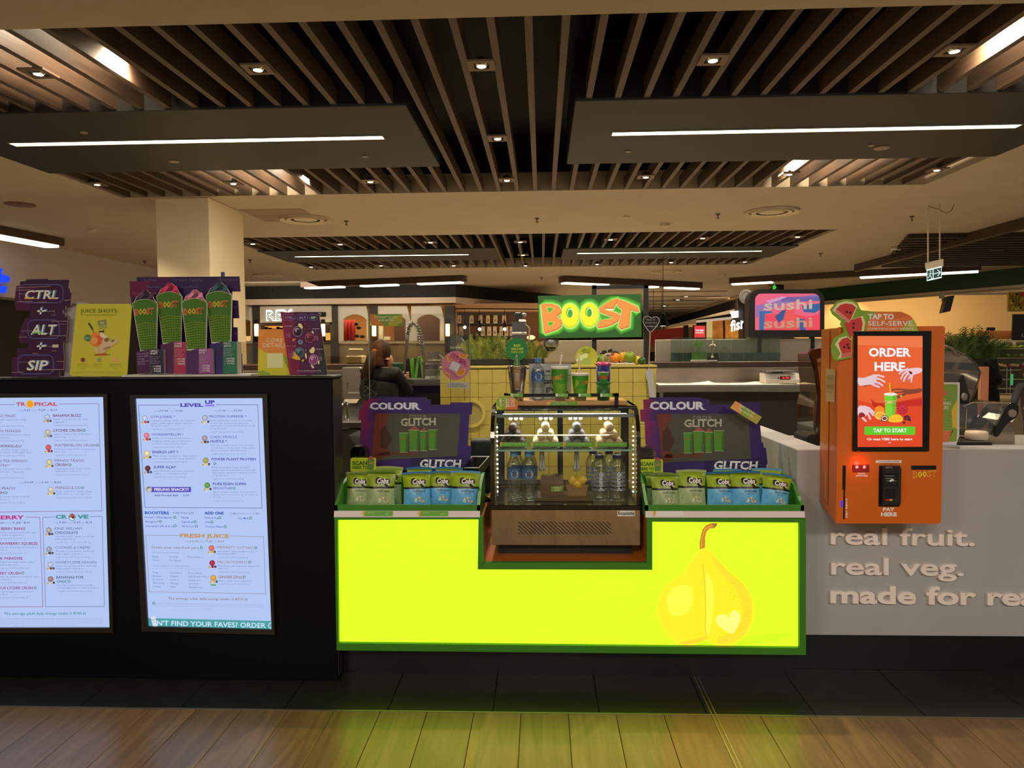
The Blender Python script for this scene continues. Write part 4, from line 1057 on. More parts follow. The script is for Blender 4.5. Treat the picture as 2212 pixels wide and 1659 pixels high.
menu(p1, 0, 1080, 5.53, '''orig|632|280|695|l
9.60|705|280|788|p
med|803|280|870|l
9.20|880|280|962|p
jnr|978|280|1015|l
8.10|1028|280|1100|p
KING WILLIAM|652|355|975|H
CHOCOLATE|655|405|930|H
Chocolate powder, banana, low fat milk,|655|443|1130|d
vanilla yoghurt & ice|657|476|898|d
orig1830 kJ med1550 kJ jnr1480 kJ|658|514|1077|k
COOKIES & CREME|660|583|1072|H
Chocolate biscuits, banana, low fat milk,|662|620|1130|d
vanilla yoghurt, sorbet & ice|664|652|993|d
orig2140 kJ med1570 kJ jnr1140 kJ|668|692|1070|k
HONEYCOMB HEAVEN|666|760|1152|H
Banana, honeycomb powder, low fat milk,|668|797|1160|d
vanilla yoghurt, sorbet & ice|670|830|998|d
orig2090 kJ med1580 kJ jnr1250 kJ|672|868|1093|k
BANANAS FOR|672|938|1000|H
CHOC|676|988|800|H
o|825|973|0|o
Chocolate powder, banana, soy mylk,|678|1027|1112|d
coconut mylk, frozen coconut cream & ice|680|1058|1177|d
orig2420 kJ med1840 kJ jnr1400 kJ|682|1097|1100|k''', (76, 108, 140), 32, 0)
menu(p1, 0, 1080, 5.53, 'The average adult daily energy intake is 8700 kJ|50|1372|1025|H', (70, 136, 150), 30, -.005, .01)
for yb, xa, xb in ((1428, -60, 1228), (1452, -60, 1240), (1480, -60, 1222), (1505, 150, 915)):
 p1.text('Suitable for vegans although products marked with this symbol are made using plant based ingredients there may be traces of animal'[:130 if xa < 0 else 90], *a2((xa, yb))[0], a2((xb, 0))[0][0], 2.4, (142, 158, 204), 2, -.003, res=1)
icons(p1, 0, 1080, 5.53, [(585, 362, (176, 160, 160), (80, 60, 60)), (588, 590, (160, 160, 176), (60, 60, 70)), (602, 772, (190, 190, 204), (110, 90, 70)), (605, 945, (150, 124, 124), (200, 200, 200))])
p1.build('screen_image', s1)
YL = 3.28
def ap(x, y, Y=YL): return at(x, y, Y=Y)
zb0 = ap(1234, 1410).z; zc = ap(880, 1118).z; zn = ap(1220, 1216).z
XL, XR = ap(722.5, 1250).x, ap(1741, 1250).x; XA, XB = ap(1043, 1170).x, ap(1397.5, 1170).x
ctr = thing('service_counter', 'green service counter with a glowing lime front panel and a printed pear', 'counter', ((XL + XR) / 2, YL, 0))
mb = MB(); mb.box(XL + .01, XR - .02, YL + .09, 4.0, 0, zb0 + .01); mb.build('toe_kick', mat((14, 16, 12), .35, name='toe_kick'), ctr)
mb = MB(); mb.box(XL, XA - .012, YL + .02, 3.95, zb0, zc - .004); mb.box(XB + .012, XR, YL + .02, 3.95, zb0, zc - .004); mb.box(XA - .012, XB + .012, YL + .02, 3.95, zb0, zn - .012)
mb.build('body', M_green, ctr)
mb = MB(); mb.box(XA - .012, XA, YL + .01, 3.9, zn - .012, zc); mb.box(XB, XB + .012, YL + .01, 3.9, zn - .012, zc); mb.box(XA, XB, YL + .012, 3.9, zn - .012, zn)
mb.build('notch_lining', mat((196, 104, 30), .35, name='orange_laminate'), ctr)
lit = [(728.5, 1123), (1033.5, 1122), (1032, 1230), (1409, 1231), (1409, 1127), (1727, 1129), (1727, 1400), (731, 1389.5)]
LIME = (146, 194, 16)
pr = Print((0, YL + .012, 0), NF, em=2.8, step=.0005); pr.poly(lit, LIME, 0); pr.em = 2.0
def g(x, y): return (x / 5.185 + 1400, y / 5.185 + 1110)
pear = [(585, 400), (640, 385), (700, 420), (760, 490), (850, 590), (930, 665), (1040, 750), (1110, 830), (1155, 920), (1185, 1040), (1180, 1160), (1150, 1270), (1090, 1360), (1010, 1440), (920, 1475), (800, 1478), (720, 1455), (660, 1415), (630, 1415), (560, 1450), (480, 1472), (390, 1470), (300, 1430), (210, 1350), (145, 1250), (110, 1140), (105, 1030), (130, 920), (190, 820), (270, 740), (380, 680), (440, 600), (500, 500), (550, 430)]
def sm(p, n=2):
 for _ in range(n):
  q = []
  for i in range(len(p)):
   a, b = p[i], p[(i + 1) % len(p)]; q += [(a[0] * .75 + b[0] * .25, a[1] * .75 + b[1] * .25), (a[0] * .25 + b[0] * .75, a[1] * .25 + b[1] * .75)]
  p = q
 return p
PE = lambda pts: [g(*q) for q in sm(pts)]
pr.poly(PE([(300, 1440), (700, 1420), (1500, 1330), (1640, 1350), (1500, 1420), (900, 1490), (500, 1490)]), (160, 200, 16), 1)
pr.poly(PE(pear), (210, 178, 24), 2)
pr.poly(PE([(700, 430), (800, 540), (930, 680), (1050, 770), (1120, 860), (1165, 980), (1170, 1120), (1130, 1270), (1040, 1400), (900, 1460), (760, 1450), (800, 1380), (950, 1330), (1060, 1180), (1060, 1000), (980, 840), (840, 690), (740, 580)]), (206, 168, 28), 3)
pr.poly(PE([(640, 640), (700, 700), (740, 900), (720, 1150), (690, 1330), (660, 1400), (640, 1250), (650, 950)]), (224, 204, 52), 3)
pr.poly(PE([(200, 900), (330, 800), (480, 790), (520, 1000), (400, 1150), (230, 1130)]), (222, 204, 50), 3)
pr.poly(PE([(320, 1440), (560, 1400), (640, 1370), (640, 1412), (540, 1455), (400, 1468)]), (204, 160, 26), 3)
pr.line([g(*q) for q in ((610, 560), (628, 700), (640, 900), (648, 1100), (640, 1280), (655, 1400))], 1.4, (190, 130, 20), 4)
for i in range(150):
 a, r_ = random.uniform(-1.3, 1.6), random.uniform(.55, .97)
 x, y = 770 + 400 * r_ * math.cos(a) * .98, 1080 + 370 * r_ * math.sin(a)
 if x > 690: pr.disc(*g(x, y), random.uniform(.35, .8), (160, 104, 20), l=4, seg=6)
for i in range(40): pr.disc(*g(random.uniform(330, 620), random.uniform(1300, 1440)), random.uniform(.3, .7), (180, 120, 24), l=4, seg=6)
heart = [(905, 1180), (880, 1130), (800, 1125), (755, 1165), (765, 1230), (850, 1300), (940, 1352), (985, 1300), (1030, 1210), (1040, 1140), (1000, 1085), (950, 1083), (915, 1120)]
pr.poly(PE(heart), (228, 222, 96), 5)
pr.rtext('love', *g(890, 1205), -8, 16, 5, (196, 184, 50), 6, res=1); pr.rtext('life!', *g(910, 1255), -8, 15, 5, (196, 184, 50), 6, res=1)
stem = [(578, 400), (576, 320), (590, 240), (612, 170), (650, 125), (710, 103), (775, 103), (772, 130), (740, 162), (690, 165), (655, 200), (640, 270), (638, 380)]
pr.poly([g(*q) for q in stem], (150, 98, 22), 6); pr.line([g(*q) for q in ((600, 390), (600, 280), (640, 170), (720, 130))], 1.6, (176, 128, 44), 7); pr.poly([g(*q) for q in ((715, 108), (775, 105), (770, 132), (738, 160))], (120, 80, 30), 7)
pr.build('lit_panel', ctr)
mb = MB(); fo = V((0, .022, 0)); gy = YL - .008
def bar(pts): mb.prism([at(x, y, Y=gy) for x, y in pts], fo)
bar([(722, 1116), (728.5, 1123), (731, 1389.5), (727, 1405)]); bar([(727, 1405), (731, 1389.5), (1727, 1400), (1741, 1415)]); bar([(1741, 1415), (1727, 1400), (1727, 1129), (1741, 1120)])
bar([(722, 1116), (1043, 1115), (1033.5, 1122), (728.5, 1123)]); bar([(1043, 1115), (1046, 1213), (1032, 1230), (1033.5, 1122)]); bar([(1032, 1230), (1046, 1215), (1397, 1216), (1409, 1231)]); bar([(1409, 1231), (1397, 1216), (1397.5, 1118), (1409, 1127)]); bar([(1397.5, 1118), (1741, 1120), (1727, 1129), (1409, 1127)])
mb.build('frame', M_green, ctr)
def tray(px0, px1, label, prints):
 x0, x1 = ap(px0, 1100).x, ap(px1, 1100).x; zf, zk = ap(880, 1091).z, zc + .155
 yb = YL + .27
 root = thing('snack_tray', label, 'tray', ((x0 + x1) / 2, YL + .1, zc))
 for x in (x0, x1 - .014):
  mb = MB(); mb.prism([(x, YL + .0, zc), (x, yb + .03, zc), (x, yb + .03, zk), (x, yb - .02, zk), (x, YL + .12, zf + .075), (x, YL + .0, zf)], (.014, 0, 0)); mb.build('side_panel', M_green, root)
 mb = MB(); mb.prism([(x0, YL, zc), (x0, YL, zf), (x0, YL + .012, zf), (x0, YL + .012, zc)], (x1 - x0, 0, 0)); mb.build('front_lip', M_green, root)
 mb = MB(); mb.box(x0 + .014, x1 - .014, YL + .012, yb, zc, zc + .012); mb.build('base', M_green, root)
 mb = MB(); mb.box(x0 + .014, x1 - .014, yb, yb + .012, zc, zk - .01); mb.build('back_panel', M_green, root)
 za, zb_ = ap(880, 1116).z, ap(880, 1103).z
 mb = MB(); mb.prism([(x0, YL - .012, za), (x1, YL - .012, za), (x1, YL - .006, zb_), (x0, YL - .006, zb_)], (0, .008, 0)); mb.build('price_rail', mat((226, 216, 214), .3, name='price_rail'), root)
 p = Print((0, YL - .0125, 0), NF, step=.0005)
 for a, t1, t2, c in prints:
  p.poly([(a, 1104), (a + 64, 1104), (a + 64, 1115), (a, 1115)], c, 1); p.poly([(a, 1104), (a + 6, 1104), (a + 3, 1115), (a, 1115)], (226, 150, 50), 2)
  p.text(t1, a + 9, 1108.5, a + 24, 2.6, (220, 230, 190), 2, res=1); p.text(t2, a + 48, 1112, a + 55, 3, (230, 236, 210), 2, res=1)
 p.build('price_tickets', root); return root
tray(722.5, 1037, 'green snack tray holding the popcorn left of the display fridge', ((784, 'Popcorn', '3.50', (98, 152, 58)), (904, 'Sea Salt Popcorn', '3.50', (98, 152, 58))))
tray(1393.5, 1737, 'green snack tray holding the popcorn right of the display fridge', ((1412, 'Popcorn', '3.50', (214, 206, 186)),))
#   CARDS AND DISPLAYS ON THE PARTITION
YT = 3.335; ZT = ztop
def stand(name, label, cat, px, Y=YT, z=None):
 a = at(px, 812, Y=Y); return thing(name, label, cat, (a.x, Y, ZT if z is None else z))
def easel(root, x0, x1, Y, h, ang=.16):
 mb = MB(); a, b = at(x0, 812, Y=Y), at(x1, 812, Y=Y)
 mb.prism([(a.x, Y + .006, ZT), (a.x, Y + .085, ZT), (a.x, Y + .006, ZT + h)], (.004, 0, 0)); mb.build('strut', mat((150, 140, 128), .7), root)
def cv(ox, oy, sc): return lambda *q: [(x / sc + ox, y / sc + oy) for x, y in q]
k = cv(0, 560, 6.143)
o = stand('key_sign', 'purple stepped cardboard sign reading CTRL + ALT + SIP', 'sign', 85)
out = k((345, 268), (640, 260), (642, 275), (922, 272), (910, 385), (928, 392), (930, 440), (950, 446), (938, 612), (872, 616), (868, 668), (832, 672), (836, 720), (864, 730), (862, 770), (898, 770), (878, 1085), (842, 1090), (838, 1160), (848, 1300), (842, 1470), (790, 1490), (788, 1555), (852, 1562), (152, 1562), (160, 1300), (220, 1290), (222, 1180), (368, 1180), (370, 1130), (262, 1105), (250, 1020), (290, 870), (395, 755), (395, 690), (210, 680), (190, 590), (205, 440), (215, 355), (262, 350), (268, 295), (345, 290))
card('card_board', out, (0, YT, 0), NF, .006, (52, 22, 48), o, (150, 140, 130))
pr = Print((0, YT, 0), NF)
pr.poly(k((262, 350), (520, 350), (420, 520), (400, 680), (210, 680), (190, 590), (205, 440), (215, 355)), (70, 24, 52), 1)
pr.poly(k((250, 1020), (330, 780), (390, 780), (300, 1105), (262, 1105)), (66, 24, 54), 1); pr.poly(k((160, 1300), (300, 1290), (240, 1560), (154, 1560)), (60, 24, 50), 1)
for (x0, y0, x1, y1) in ((255, 335, 835, 575), (370, 805, 785, 1050), (235, 1270, 705, 1520)):
 q = k(*rrect(x0, y0, x1, y1, 70)); pr.line(q, .8, (120, 108, 165), 3, closed=True)
 q = k(*rrect(x0 + 18, y0 + 8, x1 + 16, y1 + 6, 70)); pr.line(q, .6, (60, 70, 120), 2, closed=True)
for t, x0, yb, x1, c in (('CTRL', 320, 525, 765, 19), ('ALT', 405, 998, 725, 22), ('SIP', 350, 1472, 620, 22)):
 X0, Yb = k((x0, yb))[0]; X1 = k((x1, 0))[0][0]
 pr.text(t, X0 + 4, Yb - 1, X1 + 4, c, (66, 92, 138), 4, 0, off=.01, lean=-.22); pr.text(t, X0, Yb, X1, c, (206, 198, 166), 6, 0, off=.02, lean=-.22)
for x, y in ((550, 690), (545, 1155)):
 for dx, dy, c in ((16, -14, (66, 92, 138)), (0, 0, (206, 200, 178))):
  pr.line(k((x + dx, y - 45 + dy), (x - 14 + dx, y + 36 + dy)), 3.4, c, 5 if dx else 6); pr.line(k((x - 50 + dx, y + dy), (x + 60 + dx, y - 6 + dy)), 3.4, c, 5 if dx else 6)
for a_, b_, w in (((215, 380), (670, 358), 1), ((205, 412), (400, 405), 1), ((260, 462), (330, 458), .7), ((225, 566), (430, 558), 1), ((505, 570), (620, 568), 1), ((858, 546), (945, 540), 1.2), ((280, 952), (420, 950), .7), ((250, 1034), (360, 1032), 1), ((690, 824), (898, 822), 1), ((780, 862), (880, 862), .7), ((665, 1016), (878, 1014), 1), ((155, 1502), (315, 1498), 1), ((555, 1466), (842, 1462), 1.2), ((755, 1357), (845, 1357), 1), ((250, 1365), (400, 1362), .7), ((600, 690), (725, 690), .8), ((722, 672), (722, 722), .9), ((610, 1155), (700, 1160), .8), ((690, 742), (750, 740), .9), ((430, 1250), (505, 1252), .9), ((690, 1214), (755, 1215), .9)):
 pr.line(k(a_, b_), w, (150, 128, 118), 7)
pr.poly(k((695, 1132), (778, 1132), (774, 1172), (695, 1172)), (180, 164, 140), 7); pr.poly(k((410, 975), (520, 962), (560, 960), (556, 975), (420, 990)), (110, 180, 90), 8)
pr.poly(k((320, 505), (520, 525), (505, 527), (330, 528)), (226, 150, 60), 8); pr.poly(k((670, 505), (745, 510), (742, 526), (672, 524)), (224, 160, 90), 8)
pr.build('sign_print', o); easel(o, 80, 84, YT, .2)
o = stand('white_card_stand', 'plain white stepped card standing half behind the yellow poster', 'card', 150, YT + .02)
card('card_board', k((832, 672), (872, 616), (1020, 618), (1020, 600), (960, 556), (1180, 578), (1060, 1562), (850, 1562), (862, 770)), (0, YT + .03, 0), NF, .004, (142, 128, 122), o)
easel(o, 160, 163, YT + .035, .15)
k = cv(150, 640, 9.213)
nt_ = V((0, -1, .10)).normalized(); pt = V((0, YT - .012, ZT))
o = stand('juice_poster', 'yellow juice shots poster with rounded corners leaning on the partition', 'poster', 220, YT)
card('card_board', k((160, 150), (1180, 150), (1225, 165), (1240, 205), (1150, 1530), (1135, 1570), (1095, 1592), (60, 1592), (20, 1575), (8, 1540), (140, 170)), pt, nt_, .004, (176, 164, 46), o)
pr = Print(pt, nt_)
def tx(t, x0, yb, x1, cap, col, l=2, off=.0, res=2, **kw):
 X0, Yb = k((x0, yb))[0]; pr.text(t, X0, Yb, k((x1, 0))[0][0], cap / SCL, col, l, off=off, res=res, **kw)
SCL = 9.213
tx('JUICE SHOTS.', 218, 322, 970, 70, (70, 92, 26), off=.03); tx('TRY SOMETHING (NEW)TRIENT', 214, 388, 935, 34, (128, 124, 34), off=.01)
pr.poly(k((552, 492), (735, 458), (740, 630), (592, 655)), (116, 122, 58), 2); pr.poly(k((575, 585), (738, 560), (740, 630), (592, 655)), (136, 142, 74), 3); pr.poly(k((605, 515), (690, 500), (692, 545), (610, 555)), (170, 150, 110), 3)
pr.poly([q for q in sm(k((362, 535), (385, 520), (420, 560), (470, 640), (470, 680), (505, 740), (490, 735), (450, 670), (400, 590)), 1)], (60, 44, 36), 3)
pr.poly(sm(k((565, 712), (610, 685), (670, 690), (692, 655), (688, 720), (640, 728)), 1), (60, 50, 40), 4)
x, y = k((535, 860))[0]; pr.disc(x, y, 15.5, (206, 116, 48), l=3, seg=26); pr.disc(x + 3.5, y + 1, 10.5, (196, 84, 46), l=4, seg=22); pr.disc(x - 4, y + 2, 8, (220, 136, 66), l=5, seg=18)
pr.poly(sm(k((600, 745), (635, 705), (700, 760), (760, 800), (740, 830), (660, 830), (615, 800)), 1), (206, 186, 140), 6)
GG = (186, 158, 116)
pr.poly(sm(k((660, 850), (740, 800), (800, 800), (790, 900), (880, 900), (930, 870), (925, 840), (970, 850), (965, 910), (900, 960), (830, 1000), (820, 1040), (730, 1060), (720, 1120), (650, 1140), (590, 1120), (590, 1000), (640, 940)), 1), GG, 5)
pr.poly(sm(k((500, 1000), (580, 1030), (590, 1140), (540, 1140), (500, 1080)), 1), GG, 4); pr.poly(sm(k((690, 850), (750, 820), (790, 850), (760, 910), (700, 905)), 1), (110, 80, 58), 6); pr.poly(sm(k((815, 880), (870, 850), (900, 890), (850, 920)), 1), (128, 94, 70), 6); pr.poly(sm(k((650, 1060), (700, 1020), (830, 990), (810, 1030), (700, 1060)), 1), (140, 108, 78), 6)
pr.poly(sm(k((480, 1160), (540, 1148), (690, 1135), (760, 1150), (740, 1175), (500, 1178)), 1), (170, 66, 44), 6); pr.line(k((750, 1158), (815, 1156)), .8, (70, 60, 40), 6)
x, y = k((362, 828))[0]; pr.disc(x, y, 7.4, (62, 104, 62), l=6); tx('$3.2', 315, 850, 408, 42, (170, 196, 150), 7)
for x, y, c in ((268, 1265, (110, 58, 34)), (590, 1265, (138, 138, 84)), (920, 1262, (216, 142, 90))): X, Y_ = k((x, y))[0]; pr.disc(X, Y_, 4.8, c, l=3)
for x0, x1 in ((155, 365), (480, 650), (795, 1030)):
 tx('JUICE SHOT', x0, 1362, x1, 20, (104, 100, 30), res=1)
 for yy in (1385, 1410): tx('cold pressed fruit', x0 - 10, yy, x1 + 10, 13, (146, 136, 48), res=1)
 tx('50ml', x0 + 60, 1440, x1 - 70, 13, (124, 116, 36), res=1)
for yy in (1505, 1530): tx('the average adult daily energy intake is eight thousand seven hundred kilojoules per day', 100, yy, 1030, 12, (150, 138, 48), res=1)
pr.build('poster_print', o); easel(o, 215, 218, YT, .16)
k = cv(280, 580, 6.912); SCL = 6.912
o = stand('smoothie_display', 'purple cardboard display with four printed green smoothie cups on small boxes', 'display', 400, YT)
bd = YT + .085
bp = k((108, 128), (1640, 118), (1655, 345), (1530, 345), (1530, 470), (1620, 480), (1635, 742), (1545, 745), (1548, 876), (1610, 878), (1618, 1275), (1680, 1275), (1682, 1372), (1690, 1560), (110, 1560), (20, 430), (5, 430), (0, 192), (108, 190))
card('back_board', bp, (0, bd, 0), NF, .005, (46, 20, 62), o, (170, 160, 150))
pr = Print((0, bd, 0), NF)
pr.poly(k((0, 192), (300, 190), (300, 430), (5, 430)), (92, 20, 52), 1); pr.poly(k((300, 130), (600, 126), (600, 430), (300, 430)), (66, 20, 60), 1)
for x0, yb, x1, t in ((215, 190, 395, 'Lime'), (637, 192, 1090, 'Green Apple'), (1338, 186, 1615, 'Banana'), (255, 292, 470, 'Bananc'[:5]), (775, 290, 1030, 'Lychee'), (40, 390, 400, 'Green Apple'), (1545, 590, 1605, 'na'), (1560, 980, 1600, 'e'), (1640, 1475, 1670, 'ie')): tx(t, x0, yb, x1, 46, (84, 62, 100) if x0 > 200 else (120, 60, 84), 3, .01)
for i in range(14): pr.line(k((10, 210 + i * 17), (330, 208 + i * 17)), .35, (70, 16, 46), 2)
pr.build('board_print', o)
CUPG, CUPL, CUPD = (66, 104, 28), (132, 140, 40), (50, 84, 22)
for n, (x0, x1, yt, yb_, bx0, bx1, cr, dy) in enumerate(((45, 408, 460, 1230, 160, 408, (50, 28, 46), .03), (405, 775, 350, 1120, 495, 775, (150, 30, 60), .05), (778, 1150, 450, 1215, 860, 1140, (164, 86, 100), .03), (1143, 1520, 340, 1110, 1222, 1505, (36, 54, 62), .05))):
 pl = YT + dy; ro = x1 - x0
 sw = [(x0 + 18, yt + 40), (x0 + 60, yt - 40), (x0 + ro * .33, yt - 75), (x0 + ro * .45, yt - 135), (x0 + ro * .58, yt - 138), (x0 + ro * .8, yt - 70), (x1 - 45, yt - 10), (x1 - 10, yt + 40)]
 cup = card('cup_cutout', k(*sw, (x1 + 12, yt + 70), (x1 - 5, yb_), (bx1, yb_ + 12), (bx0, yb_ + 8), (x0 - 8, yt + 60)), (0, pl, 0), NF, .004, (198, 190, 172), o)
 pr = Print((0, pl, 0), NF)
 pr.poly(k(*[(x + (x0 + ro / 2 - x) * .05, y) for x, y in sw], (x1 - 20, yt + 30), (x0 + ro * .5, yt - 5), (x0 + 20, yt + 30)), cr, 1)
 lite = tuple(min(255, int(c * 1.35 + 10)) for c in cr); dk = tuple(int(c * .65) for c in cr)
 for f in (.3, .48, .66): pr.poly(sm(k((x0 + ro * f - 60, yt + 5), (x0 + ro * (f + .1), yt - 95), (x0 + ro * (f + .16), yt - 95), (x0 + ro * (f + .2), yt - 30)), 1), lite if f != .48 else dk, 2)
 top = [(x0 + ro * t, yt + 60 - 62 * math.sin(math.pi * t) ** .8) for t in [i / 8 for i in range(9)]]
 pr.poly(k(*top, (bx1 - 4, yb_ - 30), *[(bx1 - 4 + (bx0 + 8 - bx1) * t, yb_ - 30 + 22 * t * 1.0) for t in (.33, .66, 1)]), CUPG, 3)
 pr.line(k(*top), 1.3, (160, 160, 118), 6)
 for i in range(1, 17):
  t = i / 17; xa = x0 + ro * t; xb = bx0 + (bx1 - bx0) * t
  if n == 0 or True: pr.line(k((xa, yt + 65 - 60 * math.sin(math.pi * t) ** .8), (xb, yb_ - 28)), .42, CUPD if t < .75 else (36, 62, 18), 5)
 for i in range(11):
  f = .46 + i * .047; yy = yt + (yb_ - yt) * f; xa = x0 + (bx0 - x0) * f + 4; xb = x1 + (bx1 - x1) * f - 4
  am = 16 - i * 2.5
  pr.line(k(*[(xa + (xb - xa) * t, yy + am * math.sin(t * 5.2 + 2.4 - i * .16) - 26 * t + 26) for t in [j / 8 for j in range(9)]]), 1.5, CUPL, 4)
 lx0, lx1, ly = x0 + ro * .1, x0 + ro * .86, yt + ro * .62
 for j, (ch, c) in enumerate(zip('BOOST', ((168, 70, 32), (188, 160, 40), (188, 160, 40), (176, 84, 36), (160, 62, 34)))):
  w_ = (lx1 - lx0) / 5
  X0, Yb = k((lx0 + j * w_, ly + (4 if j == 0 else 0) - j * 3))[0]; X1 = k((lx0 + (j + 1.02) * w_, 0))[0][0]
  pr.text(ch, X0 - .6, Yb + .8, X1 + .6, 13, (190, 160, 90), 7, off=.05, res=1); pr.text(ch, X0, Yb, X1, 11.5, c, 9, off=.045, res=1)
 pr.line(k((x1 + 6, yt + 90), (x1 - 6, yb_ - 10)), .9, (196, 190, 178), 4)
 pr.build('cup_print', cup)
for x0, x1, xe, y0, c1, c2, ttl, d, kj in ((100, 300, 505, 1210, (62, 22, 58), (30, 18, 44), ('APPLE', 'SHIFT'), .0, ('1100kJ', '865kJ', '702kJ')), (465, 660, 840, 1100, (70, 22, 62), (150, 34, 62), ('LYCHEE', 'DRIVE'), .022, ('1510kJ', '1190kJ', '882kJ')),
          (840, 1030, 1235, 1200, (66, 26, 76), (128, 66, 114), ('BANANA', 'BYTE'), .0, ('1930kJ', '1520kJ', '1210kJ')), (1195, 1395, 1600, 1095, (34, 24, 78), (30, 92, 62), ('MANGO', 'GLITCH'), .022, ('1610kJ', '1290kJ', '934kJ'))):
 mb = MB(); P_ = YT + d
 a = [at(*q, Y=P_) for q in k((x1, y0 - 10), (xe, y0), (xe + 10, 1570), (x1, 1570))]
 b = [at(*q, Y=P_ - .004) for q in k((x0, y0 + 40), (x1, y0 - 10), (x1, 1570), (x0 + 10, 1570))]
 mb.prism(a, (0, .05, 0), 0, 2); mb.prism(b, (0, .05, 0), 1, 2)
 bx = mb.build('price_box', [mat(A(*c2), .5, name='card'), mat(A(*c1), .5, name='card'), mat(A(150, 142, 132), .6, name='card_edge')], o)
 pr = Print((0, P_ - .005, 0), NF)
 for j, t in enumerate(ttl): tx(t, x1 + 8, y0 + 35 + j * 38, x1 + (120 if len(t) > 4 else 96), 28, (196, 180, 180), 2, .03, res=1)
 for j in range(5): tx('fruit, sorbet, yoghurt'[:18 + j % 3], x1 + 12, y0 + 112 + j * 25, x1 + 150 - (j % 3) * 22, 15, (176, 150, 160), 2, res=1)
 for j, t in enumerate(kj): tx('orig med jnr'.split()[j], x1 + 20, y0 + 262 + j * 36, x1 + 52, 14, (170, 150, 160), 2, res=1); tx(t, x1 + 60, y0 + 262 + j * 36, x1 + 165, 26, (200, 186, 190), 2, .025, res=1)
 for j in range(16): pr.line(k((x0 + 6, y0 + 60 + j * 22), (x1 - 4, y0 + 30 + j * 22)), .35, tuple(int(c * .75) for c in c1), 1)
 if x0 == 100:
  for j, t in enumerate(('The average', 'adult daily', 'energy', 'intake is', '8700 kJ')): tx(t, 112 + j * 3, y0 + 82 + j * 38, 285 if len(t) > 8 else 225, 26, (150, 122, 160), 3, .01, res=1, slope=-.12)
 pr.build('box_print', bx)
mb = MB(); a, b = at(400, 812, Y=YT), at(548, 806, Y=YT)
mb.box(at(272, 812, Y=YT).x, b.x, YT - .035, YT + .1, ZT, ZT + .009); mb.build('base_board', mat(A(176, 166, 150), .5), o)
mb = MB(); w = at(482, 598, Y=bd + .02); mb.box(w.x - .007, w.x + .007, bd + .012, bd + .022, w.z - .2, w.z + .022); mb.build('back_clip', mat((34, 60, 130), .5), o)
k = cv(540, 660, 9.76); SCL = 9.76
o = stand('orange_poster', 'orange and lime core details poster, partly hidden by the menu card', 'poster', 600, YT + .02)
pc = (0, YT + .02, 0)
card('card_board', k((175, 520), (200, 500), (760, 500), (850, 1470), (165, 1470)), pc, NF, .004, (200, 120, 52), o)
pr = Print(pc, NF)
pr.poly(k((190, 550), (330, 550), (190, 690)), (214, 132, 66), 1); pr.poly(k((185, 890), (270, 960), (360, 1000), (720, 1060), (850, 1470), (165, 1470)), (184, 170, 44), 2); pr.poly(k((700, 1050), (790, 1080), (845, 1400), (760, 1260), (720, 1160)), (118, 140, 40), 3); pr.poly(sm(k((165, 1380), (260, 1365), (370, 1400), (480, 1470), (165, 1470)), 1), (132, 150, 44), 3)
tx('CORE', 348, 772, 696, 82, (226, 178, 134), 4, .02); tx('DETAILS', 270, 880, 760, 88, (226, 178, 134), 4, .02); tx('SCAN TO GET YOUR REWARDS', 290, 940, 740, 24, (214, 150, 100), 4, res=1)
pr.poly(k((355, 1005), (692, 1003), (695, 1312), (362, 1316)), (196, 190, 130), 4)
pr.build('poster_print', o); easel(o, 590, 593, YT + .02, .12)
nm = V((-.10, -1, .06)).normalized(); pm_ = V((at(660, 812, Y=YT).x, YT - .01, ZT))
o = stand('menu_card', 'dark purple menu card with swirled smoothie bowls, leaning at the partition end', 'menu', 660, YT - .01)
card('card_board', k((642, 140), (1440, 150), (1460, 200), (1635, 1440), (1615, 1465), (860, 1468), (835, 1440), (660, 250)), pm_, nm, .003, (74, 22, 56), o, (190, 130, 90))
pr = Print(pm_, nm)
pr.poly(k((642, 140), (900, 144), (1060, 1466), (860, 1468), (835, 1440)), (104, 24, 54), 1); pr.poly(k((660, 240), (720, 240), (900, 1467), (860, 1468), (835, 1440)), (130, 26, 50), 2); pr.poly(k((1505, 700), (1535, 760), (1635, 1440), (1615, 1465), (1380, 1467), (1430, 1100)), (36, 40, 44), 1); pr.poly(k((1200, 146), (1440, 150), (1500, 560), (1300, 620)), (58, 24, 60), 1)
for x0, x1, t, c in ((715, 925, 'CTRL', (128, 120, 170)), (1020, 1190, 'ALT', (136, 128, 178)), (1270, 1400, 'SIP', (150, 200, 140))):
 pr.line(k(*rrect(x0 - 20, 190, x1 + 18, 310, 30)), .8, (100, 100, 170), 3, closed=True); tx(t, x0 + 10, 278, x1 - 10, 50, c, 4, .03, res=1)
for x in (970, 1213): tx('+', x - 14, 268, x + 14, 20, (150, 140, 190), 4, .03)
def bowl(x, y, r, base, hi, ry=1.1):
 X, Y_ = k((x, y))[0]; r /= SCL; pr.disc(X, Y_, r, tuple(int(c * .8 + 40) for c in hi), ry=r * ry, l=4); pr.disc(X, Y_, r * .92, base, ry=r * ry * .93, l=5)
 for i in range(4): pr.line([(X + r * (.15 + .17 * i) * math.cos(t) - r * .1, Y_ + r * (.15 + .18 * i) * math.sin(t)) for t in [2.2 + j * .5 + i * .5 for j in range(5)]], 1.1, hi, 6)
bowl(1005, 545, 100, (36, 20, 40), (178, 150, 166)); bowl(1260, 675, 100, (80, 20, 46), (176, 84, 110)); bowl(1045, 985, 92, (36, 58, 64), (120, 150, 150)); bowl(1340, 1140, 98, (120, 60, 96), (196, 160, 176))
X, Y_ = k((1065, 770))[0]; pr.disc(X, Y_, 5, (120, 136, 156), l=5); pr.disc(X, Y_ - .6, 3.4, (76, 92, 120), l=6)
